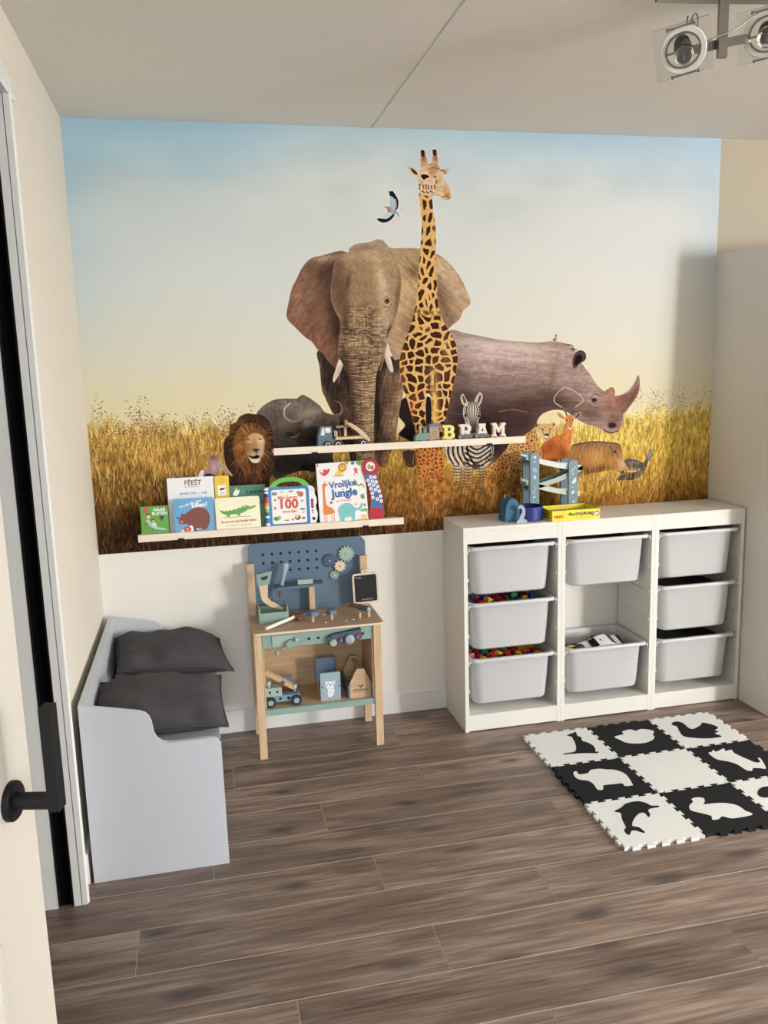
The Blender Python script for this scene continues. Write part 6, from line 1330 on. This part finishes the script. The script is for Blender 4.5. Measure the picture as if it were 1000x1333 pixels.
# ------------------------------------------------------------------ TOYS ON AND IN THE WORKBENCH
TT = .5622
def toolbox():
    t = thing('toy_toolbox', 'sage green wooden toy tool tray standing on the workbench top', 'toy toolbox', (-.82, -.145, TT), 'wooden toy tools')
    x0, x1, y0, y1 = -.886, -.760, -.205, -.085
    obj('front_board', bx(x0 + .006, x1 - .006, y0, y0 + .006, TT, TT + .046), m_sage, t); obj('back_board', bx(x0 + .006, x1 - .006, y1 - .006, y1, TT, TT + .046), m_sage, t)
    for x in (x0, x1 - .006): obj('end_board', bx(x, x + .006, y0, y1, TT, TT + .068), m_sage, t, bevel=.001)
    obj('base_board', bx(x0 + .006, x1 - .006, y0 + .006, y1 - .006, TT, TT + .006), m_sage, t)
toolbox()
def saw():
    t = thing('toy_saw', 'wooden toy saw with sage green grip standing in the tool tray', 'toy saw', (-.85, -.15, TT + .0065), 'wooden toy tools')
    gr = [(-.886, .770), (-.818, .780), (-.824, .748), (-.834, .722), (-.880, .717), (-.885, .745)]
    bm = NB(); prism(bm, gr, 'y', -.156, -.146); h_ = obj('grip', bm, m_sage, t, bevel=.002)
    bm = NB(); prism(bm, crv([(-.868, .757), (-.856, .758), (-.838, .762), (-.838, .752), (-.848, .744), (-.862, .744)], 3), 'y', -.1568, -.1452); obj('grip_hole', bm, C_(40, 46, 52), h_)
    bl = [(-.877, .7165), (-.838, .7215), (-.842, .664), (-.828, .646), (-.800, .628), (-.776, .610), (-.780, .603), (-.830, .620), (-.856, .640), (-.868, .655)]
    bm = NB(); prism(bm, bl, 'y', -.154, -.148); obj('blade', bm, m_nat, t)
saw()
def screwdriver():
    t = thing('toy_screwdriver', 'light blue toy screwdriver hung through the tool shelf', 'toy screwdriver', (-.775, -.07, .65), 'wooden toy tools')
    M = T(-.772, -.075, .692) @ RY(13)
    bm = NB(); lathe(bm, [(.007, 0), (.0095, .004), (.0085, .02), (.0105, .05), (.0145, .085), (.0140, .098), (.008, .104)], M, 18); obj('grip', bm, m_lb, t, True)
    bm = NB(); lathe(bm, [(.003, -.055), (.006, -.040), (.0065, -.0002)], M, 12); obj('shaft', bm, m_brown, t, True)
screwdriver()
tag(obj('toy_ruler_block', bx(-.702, -.634, -.098, -.080, .6955, .715), [m_mint]), 'mint green wooden block lying on the tool shelf', 'toy block', 'wooden toy tools')
def gear(x, z, R_, n, m_, y0, label, shaft):
    t = thing('toy_gear', label, 'toy gear', (x, y0, z - R_), 'wooden gears on the pegboard')
    pts = []
    for i in range(n):
        for f_, rr in ((-.30, .80), (-.20, 1.), (.20, 1.), (.30, .80)):
            a = 2 * math.pi * (i + f_) / n; pts.append((x + R_ * rr * math.cos(a), z + R_ * rr * math.sin(a)))
    bm = NB(); prism(bm, pts, 'y', y0 - .008, y0); obj('gear_wheel', bm, m_, t)
    bm = NB(); cyl(bm, (x, y0 + .0, z), (x, y0 - .013, z), .0048, None, 12); obj('axle', bm, shaft, t)
gear(-.469, .806, .037, 14, m_mint, -.033, 'large mint green toy gear on the pegboard', m_natx)
gear(-.548, .780, .030, 14, m_dblue, -.0315, 'blue toy gear on the pegboard left of the wooden gear', m_lb)
gear(-.501, .752, .027, 10, m_edge, -.036, 'pale wooden toy gear between the painted gears', m_natx)
gear(-.528, .711, .022, 10, m_sage, -.0315, 'small green toy gear at the bottom of the gear group', m_edge)
def chalkboard():
    t = thing('toy_chalkboard', 'small black chalkboard with wooden frame hung on the workbench post', 'chalkboard', (-.395, -.09, .575))
    M = T(-.395, -.0935, .652) @ RY(-1.5)
    bm = NB(); prism(bm, rrect(.118, .140, .012, 5), 'y', 0, .008, M); prism(bm, rrect(.040, .024, .010, 5, .004, .076), 'y', .0002, .0078, M); fr = obj('frame', bm, m_edge, t, bevel=.0015)
    bm = NB(); prism(bm, rrect(.102, .124, .008, 5), 'y', -.0008, .0004, M); bd = obj('board', bm, m_blackboard, t)
    p = Print(M @ T(0, -.001, 0)); ck = C_(200, 200, 200); p.text('To do:', -.033, .052, .011, ck, 0, .0002); p.text('MÜSTERKIND', .004, -.052, .0085, ck); p.done('chalk_print', bd)
    bm = NB(); cyl(bm, (.004, -.006, .077), (.004, .022, .077), .0055, None, 12, M); obj('hanging_peg', bm, m_natx, t)
chalkboard()
def hammer(label, c0, c1, hm, km, z, hl=.036, hr=.016, kr=.0075):
    a = Vector((c0[0], c0[1], z)); b = Vector((c1[0], c1[1], z)); d = (b - a).normalized(); s = Vector((-d.y, d.x, 0))
    t = thing('toy_hammer', label, 'toy hammer', (b.x, b.y, TT), 'wooden toy tools')
    bm = NB(); cyl(bm, a + Vector((0, 0, -hr + kr + .0005)), b - d * .006, kr, None, 14); obj('handle', bm, km, t, True, auto=40)
    bm = NB(); cyl(bm, b - s * hl * .5, b + s * hl * .5, hr, None, 20); hd_ = obj('head', bm, hm, t, True, auto=40)
    return t
hammer('toy mallet with brown head and white handle on the workbench', (-.867, -.307), (-.726, -.190), m_brown, C_(232, 238, 220), TT + .0172, .062)
def spanner():
    t = thing('toy_spanner', 'slate blue toy spanner lying on the workbench beside the pegs', 'toy spanner', (-.69, -.11, TT), 'wooden toy tools')
    M = T(-.70, -.13, TT) @ RZ(20)
    out = [(-.060, -.008), (.045, -.008), (.058, -.020), (.082, -.020), (.082, -.010), (.066, -.008), (.066, .008), (.082, .010), (.082, .020), (.058, .020), (.045, .008), (-.060, .008)]
    bm = NB(); prism(bm, out, 'z', .001, .011, M); obj('spanner_body', bm, m_slate, t, bevel=.001)
spanner()
def peg_bolt(x, y, label, head, hw=.016, sh=.026, shape='square', g='pegs on the workbench'):
    t = thing('toy_bolt', label, 'toy bolt', (x, y, TT), g)
    bm = NB(); cyl(bm, (x, y, TT + .0001), (x, y, TT + sh), .0068, None, 14); obj('pin', bm, m_natx, t, True, auto=40)
    if head:
        bm = NB(); box(bm, -hw, hw, -hw, hw, TT + sh + .0002, TT + sh + .019, T(x, y, 0) @ RZ(25)); obj('head', bm, head, t, bevel=.002)
peg_bolt(-.660, -.235, 'blue headed toy bolt standing beside the mallet', m_slate)
peg_bolt(-.577, -.232, 'blue headed toy bolt standing in the middle of the workbench top', m_slate)
peg_bolt(-.455, -.247, 'headless wooden peg, the one farther from the workbench corner', None, sh=.024)
peg_bolt(-.414, -.242, 'headless wooden peg at the workbench corner', None, sh=.024)
def drill():
    t = thing('toy_drill', 'brown toy hand drill with blue barrel lying on the pegs', 'toy drill', (-.44, -.21, TT + .024), 'wooden toy tools')
    z = TT + .036
    bm = NB(); cyl(bm, (-.476, -.150, z), (-.448, -.196, z + .001), .009, .0105, 16); obj('grip', bm, m_brown, t, True, auto=40)
    bm = NB(); cyl(bm, (-.4478, -.1962, z), (-.416, -.246, z), .0125, None, 18); obj('barrel', bm, m_dblue, t, True, auto=40)
    bm = NB(); cyl(bm, (-.4158, -.2462, z), (-.4128, -.251, z), .0095, None, 18); obj('tip', bm, m_lb, t, True, auto=40)
    obj('trigger', bx(-.492, -.483, -.160, -.148, TT + .0242, z + .012), m_brown, t)
drill()
def holes():
    for i, (x, y) in enumerate(((-.608, -.270), (-.520, -.272), (-.486, -.262), (-.545, -.155), (-.600, -.150), (-.640, -.165), (-.625, -.135))):
        t = tag(obj('peg_cap', lathe(NB(), [(.0055, 0), (.0055, .0014), (.004, .0019)], T(x, y, TT + .0001), 12), C_(236, 224, 204)), 'tiny pale peg cap sunk in the workbench top', 'peg cap', 'peg caps in the workbench top')
holes()
def crank():
    t = thing('toy_crank', 'sage green toy crank with ball grip on the workbench apron', 'toy crank', (-.77, -.33, .46), 'toys fixed on the workbench apron')
    y = -.3192
    obj('strap', bx(-.845, -.760, y - .003, y, .494, .540), m_mint, t)
    bm = NB(); cyl(bm, (-.771, y - .0032, .505), (-.771, y - .022, .505), .0175, None, 24); obj('disc', bm, m_sage, t, True, auto=40)
    bm = NB(); cyl(bm, (-.781, y - .016, .498), (-.822, y - .016, .474), .0034, None, 8); obj('arm', bm, m_natx, t, True)
    bm = NB(); ball(bm, (-.828, y - .016, .471), .0105); obj('ball_grip', bm, m_sage, t, True)
    bm = NB(); ball(bm, (-.744, y - .013, .519), .0105); obj('knob', bm, m_mint, t, True); bm = NB(); cyl(bm, (-.744, y - .0032, .519), (-.744, y - .012, .519), .004, None, 8); obj('knob_stem', bm, m_mint, t)
crank()
def vise():
    t = thing('toy_vise', 'dusky plum toy vise with blue knobs on the workbench apron', 'toy vise', (-.53, -.34, .475), 'toys fixed on the workbench apron')
    y = -.3192; M = T(-.540, 0, .508) @ RY(-7)
    bm = NB(); prism(bm, rrect(.150, .044, .014, 4), 'y', y - .014, y, M); obj('jaw_plate', bm, m_plum, t, bevel=.002)
    bm = NB(); prism(bm, [(-.058, .018), (.072, .018), (.074, .028), (-.052, .028)], 'y', y - .030, y - .001, M); obj('top_jaw', bm, m_dblue, t, bevel=.001)
    for (u, r_, mm) in ((-.052, .0155, m_mint), (.020, .0205, m_lb)):
        bm = NB(); lathe(bm, [(r_, 0), (r_, .012), (r_ * .8, .016), (.004, .017)], M @ T(u, y - .0142, -.009) @ RX(90), 22); obj('knob', bm, mm, t, True, auto=40)
    for u in (-.016, .056):
        bm = NB(); cyl(bm, (u, y - .0142, -.004), (u, y - .024, -.004), .0062, None, 14, M); obj('screw_end', bm, C_(150, 110, 116), t)
vise()
# lower shelf
SZ = .2142
def crane_truck():
    z = SZ; t = thing('toy_crane_truck', 'blue grey construction-set crane truck on the workbench lower shelf', 'toy truck', (-.805, -.24, z))
    y0, y1 = -.285, -.225
    ch = obj('chassis', bx(-.872, -.735, y0 + .004, y1 - .004, z + .018, z + .046), C_(120, 150, 168), t, bevel=.002)
    for x in (-.820, -.785):
        bm = NB(); cyl(bm, (x, y0 + .0036, z + .033), (x, y0 + .0044, z + .033), .006, None, 12); obj('peg_hole_shade', bm, m_hole, ch)
    bl = obj('cargo_block', bx(-.882, -.812, y0 + .002, y1 - .002, z + .0465, z + .083), m_mint, t, bevel=.002)
    for x in (-.864, -.832):
        bm = NB(); cyl(bm, (x, y0 + .0014, z + .065), (x, y0 + .0024, z + .065), .0052, None, 12); obj('peg_hole_shade', bm, m_hole, bl)
    obj('plum_plate', bx(-.811, -.748, y0 + .006, y1 - .006, z + .0465, z + .056), m_plum, t)
    bm = NB(); prism(bm, [(-.815, .110), (-.764, .116), (-.764, .080), (-.775, .078)], 'y', y1 - .012, y1 - .006, T(0, 0, z)); obj('flag_plate', bm, m_slate, t)
    M = T(-.796, 0, z + .098) @ RY(34)
    for yy_ in (y0 + .008, y1 - .026): obj('crane_arm', bx(-.100, .045, yy_, yy_ + .006, -.009, .009, M), m_natx, t, bevel=.001)
    obj('crane_block', bx(-.100, -.050, y0 + .0145, y1 - .0265, -.008, .008, M), m_natx, t)
    bm = NB(); cyl(bm, (-.807, y0 + .002, z + .102), (-.807, y1 - .002, z + .102), .009, None, 16); obj('crane_pivot', bm, m_dblue, t, True, auto=40)
    for (x, zz) in ((-.866, .094), (-.756, .070)):
        bm = NB(); lathe(bm, [(.004, -.016), (.004, 0), (.010, .0005), (.010, .014), (.008, .017)], T(x, y0 + .014, z + zz), 14); obj('bolt_post', bm, m_mint, t, True, auto=40)
    for x in (-.862, -.752):
        for y in (y0 - .004, y1 + .004):
            bm = NB(); wheel(bm, x, y, z + .0225, .0222, .014); w_ = obj('wheel', bm, C_(36, 40, 48, .6), t, True, auto=40)
            bm = NB(); cyl(bm, (x, y - .0074, z + .0225), (x, y - .0086, z + .0225), .012, None, 16); obj('hub', bm, C_(140, 170, 190), w_)
crane_truck()
def leopard_box():
    z = SZ; t = thing('animal_box', 'light blue wooden box with a white leopard print on the lower shelf', 'toy box', (-.6, -.22, z))
    fr = obj('front_board', bx(-.645, -.557, -.282, -.274, z, z + .126), m_lb, t, bevel=.001)
    obj('rear_board', bx(-.645, -.557, -.150, -.142, z, z + .150), m_slate, t, bevel=.001); obj('base_board', bx(-.645, -.557, -.2738, -.1502, z, z + .008), m_natx, t)
    obj('side_board', bx(-.645, -.640, -.2738, -.1502, z + .0082, z + .045), m_natx, t); obj('side_board', bx(-.562, -.557, -.2738, -.1502, z + .0082, z + .045), m_natx, t)
    p = Print(T(-.645, -.282, z)); W2 = C_(232, 236, 238)
    p.poly([(.022, .088), (.030, .086), (.058, .086), (.064, .090), (.064, .076), (.058, .066), (.058, .050), (.062, .044), (.056, .024), (.048, .016), (.034, .016), (.030, .030), (.032, .050), (.026, .062), (.022, .074)], W2, False)
    for q in ((.034, .078), (.054, .078), (.044, .070)): p.disc(q, .0034 if q[1] > .075 else .0045, C_(110, 130, 150))
    for q in ((.030, .070), (.058, .070), (.038, .055), (.050, .052), (.044, .042), (.038, .034), (.052, .036), (.044, .026)): p.disc(q, .0022, C_(120, 140, 156))
    p.disc((.007, .062), .0034, C_(36, 44, 56)); p.disc((.081, .062), .0034, C_(36, 44, 56)); p.done('leopard_print', fr)
leopard_box()
def house_box():
    z = SZ; t = thing('house_toolbox', 'natural wood toy toolbox with gabled end on the lower shelf', 'toy toolbox', (-.47, -.2, z))
    out = [(-.516, 0), (-.424, 0), (-.424, .068), (-.452, .130), (-.484, .132), (-.516, .070)]
    ends = []
    for y in (-.286, -.118): 
        bm = NB(); prism(bm, [(a, z + b) for a, b in out], 'y', y, y + .008); ends.append(obj('gable_board', bm, m_natx, t, bevel=.001))
    for x in (-.5245, -.4235): obj('side_board', bx(x, x + .0075, -.290, -.106, z, z + .062), m_slate, t)
    obj('base_board', bx(-.516, -.4245, -.2778, -.1182, z, z + .008), m_natx, t)
    bm = NB(); cyl(bm, (-.468, -.2778, z + .116), (-.468, -.1182, z + .116), .0075, None, 14); obj('carry_bar', bm, m_natx, t, True, auto=40)
    p = Print(T(-.516, -.286, z)); IK = C_(86, 64, 50)
    p.poly([(.036, .058), (.044, .050), (.050, .056), (.060, .058), (.052, .050), (.048, .042), (.043, .050)], IK); p.disc((.040, .054), .0035, IK); p.disc((.055, .054), .0035, IK); p.disc((.048, .046), .003, IK)
    p.text('MÜSTERKIND', .046, .034, .0112, IK, 0, .0002, sx=.95); p.done('brand_print', ends[0])
house_box()

# ------------------------------------------------------------------ BRICKS AND CARS IN THE TUBS
BC = {'red': (196, 36, 44), 'green': (20, 140, 84), 'blue': (26, 74, 170), 'yellow': (240, 196, 36), 'dark red': (130, 30, 40)}
BM_ = {}
def brick_mesh(nx, ny, hh):
    key = (nx, ny, hh)
    if key not in BM_:
        u_ = .0158; bm = NB(); box(bm, -nx * u_ + .0002, nx * u_ - .0002, -ny * u_ + .0002, ny * u_ - .0002, 0, hh)
        for i in range(nx):
            for j in range(ny): cyl(bm, (-(nx - 1) * u_ + i * 2 * u_, -(ny - 1) * u_ + j * 2 * u_, hh), (-(nx - 1) * u_ + i * 2 * u_, -(ny - 1) * u_ + j * 2 * u_, hh + .0045), .0092, None, 10)
        me = bpy.data.meshes.new('toy_brick'); bm.to_mesh(me); bm.free(); BM_[key] = me
    return BM_[key]
def bricks(x0, zr, seq, seed, where):
    rg = random.Random(seed); cx = x0 + .23; zb = zr - .205
    cells = []
    ncol = 8
    for row, y in enumerate((-.262, -.222, -.176, -.126, -.076)):
        for c in range(ncol):
            cells.append((row, cx - .155 + c * .0445 + rg.uniform(-.006, .006), y + rg.uniform(-.006, .006)))
    for k, (row, x, y) in enumerate(cells):
        col = seq[k % len(seq)] if row < 2 else rg.choice(list(BC))
        nx, ny = rg.choice(((1, 1), (1, 1), (1, 1)))
        me = brick_mesh(nx, ny, .0192 if rg.random() < .7 else .0192)
        key = 'toy_brick_' + col
        o = bpy.data.objects.new('toy_brick', me)
        o.location = (x, y, zb + .170 + rg.uniform(0, .014)); o.rotation_euler = (rg.uniform(-.25, .25), rg.uniform(-.25, .25), rg.uniform(0, 1.57))
        COL.objects.link(o)
        if not me.materials: me.materials.append(None)
        o.material_slots[0].link = 'OBJECT'; o.material_slots[0].material = C_(*BC[col], .3)
        tag(o, f'{col} plastic building brick in the {where} tub of bricks', 'toy brick', 'building bricks in the tubs')
    # what lies beneath the top layer
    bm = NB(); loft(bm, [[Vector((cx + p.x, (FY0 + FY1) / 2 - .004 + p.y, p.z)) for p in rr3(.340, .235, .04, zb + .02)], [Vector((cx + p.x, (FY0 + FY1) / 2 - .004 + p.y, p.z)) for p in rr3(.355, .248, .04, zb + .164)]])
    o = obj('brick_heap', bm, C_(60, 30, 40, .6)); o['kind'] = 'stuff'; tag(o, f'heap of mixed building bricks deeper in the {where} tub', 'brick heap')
bricks(ux[0], RAILS[2], ['green', 'red', 'red', 'dark red', 'yellow', 'red', 'blue', 'dark red', 'blue', 'red', 'green', 'red', 'green', 'blue', 'yellow', 'red'], 5, 'middle')
bricks(ux[0], RAILS[4], ['blue', 'yellow', 'blue', 'green', 'yellow', 'green', 'yellow', 'green', 'blue', 'yellow', 'red', 'dark red', 'green', 'yellow', 'blue', 'yellow'], 9, 'lowest')

def toy_car(name, label, M, L, W, H, body, glassc, extra=None):
    t = thing(name, label, 'toy car', M @ Vector((0, 0, 0)), 'toy cars in the open tub')
    n = 12; prof = crv([(-L / 2, H * .22), (-L / 2, H * .46), (-L * .30, H * .56), (-L * .14, H * .94), (L * .16, H), (L * .34, H * .62), (L * .49, H * .52), (L / 2, H * .24)], 3, False)
    rings = []
    for y, k in ((-W / 2, .86), (-W / 2 + .006, 1.), (W / 2 - .006, 1.), (W / 2, .86)):
        rings.append([M @ Vector((a, y * (1 if b < H * .6 else .82), H * .22 + (b - H * .22) * k)) for a, b in prof])
    bm = NB(); loft(bm, rings); b_ = obj('body', bm, body, t, True, auto=45)
    e = .0008
    for nm, (a0, a1, h0, h1) in (('windscreen', (-.29, -.15, .60, .93)), ('rear_window', (.18, .33, .97, .66))):
        bm = NB(); bm.faces.new([bm.verts.new(M @ Vector(v)) for v in ((L * a0, -W * .36, H * h0 + e * 2), (L * a0, W * .36, H * h0 + e * 2), (L * a1, W * .32, H * h1 + e * 2), (L * a1, -W * .32, H * h1 + e * 2))]); obj(nm, bm, glassc, b_)
    for x in (-L * .30, L * .30):
        for s in (-1, 1):
            bm = NB(); cyl(bm, (x, s * (W / 2 - .004), H * .22), (x, s * (W / 2 + .004), H * .22), H * .22, None, 16, M); obj('wheel', bm, C_(30, 30, 32, .6), t, True, auto=40)
    if extra:
        p = Print(M @ T(0, 0, H) @ RX(-90)); extra(p, L, W); p.done('car_print', b_)
    return t
zt_ = RAILS[4] - .205; cy_ = (FY0 + FY1) / 2
def stripes(p, L, W):
    p.disc((-.006, 0), .008, C_(190, 60, 60)); p.disc((.006, .012), .005, C_(40, 40, 50))
toy_car('toy_car', 'white toy racing car with black windows lying in the open tub', T(.715, cy_ - .030, zt_ + .165) @ RZ(8) @ RX(20) @ RY(-4), .200, .090, .058, C_(236, 236, 238, .25), C_(22, 22, 26, .2), stripes)
toy_car('toy_car', 'dark blue toy car behind the white racing car', T(.822, cy_ + .005, zt_ + .172) @ RZ(70) @ RX(-10), .085, .042, .036, C_(40, 48, 110, .3), C_(24, 24, 28, .2))
toy_car('toy_car', 'red toy car half buried behind the white racing car', T(.735, cy_ + .072, zt_ + .165) @ RZ(20) @ RX(12), .080, .040, .034, C_(200, 40, 40, .3), C_(24, 24, 28, .2))
toy_car('toy_car', 'yellow toy car at the left end of the open tub', T(.560, cy_ - .045, zt_ + .165) @ RZ(100) @ RX(10), .085, .045, .036, C_(220, 190, 50, .3), C_(24, 24, 28, .2))
t = thing('spinning_top', 'dark blue round toy disc lying beside the yellow toy car', 'toy disc', (.595, cy_ - .06, zt_ + .18))
bm = NB(); lathe(bm, [(.006, -.009), (.020, -.011), (.025, -.006), (.025, .006), (.020, .011), (.006, .009)], T(.598, cy_ - .065, zt_ + .190) @ RX(50) @ RY(25), 20); obj('tyre', bm, C_(26, 30, 52, .5), t, True, auto=40)
bm = NB(); lathe(bm, [(.0058, -.0085), (.0058, .0095)], T(.598, cy_ - .065, zt_ + .190) @ RX(50) @ RY(25), 12); obj('hub', bm, C_(120, 120, 130), t)
bm = NB(); c0 = (ux[1] + .23, cy_ - .004)
loft(bm, [[Vector((c0[0] + p.x, c0[1] + p.y, p.z)) for p in rr3(.340, .235, .04, zt_ + .02)], [Vector((c0[0] + p.x, c0[1] + p.y, p.z)) for p in rr3(.352, .246, .04, zt_ + .150)]])
o = obj('toy_heap', bm, C_(52, 52, 56, .7)); o['kind'] = 'stuff'; tag(o, 'dark heap of toy vehicles deeper in the open tub', 'toy heap')
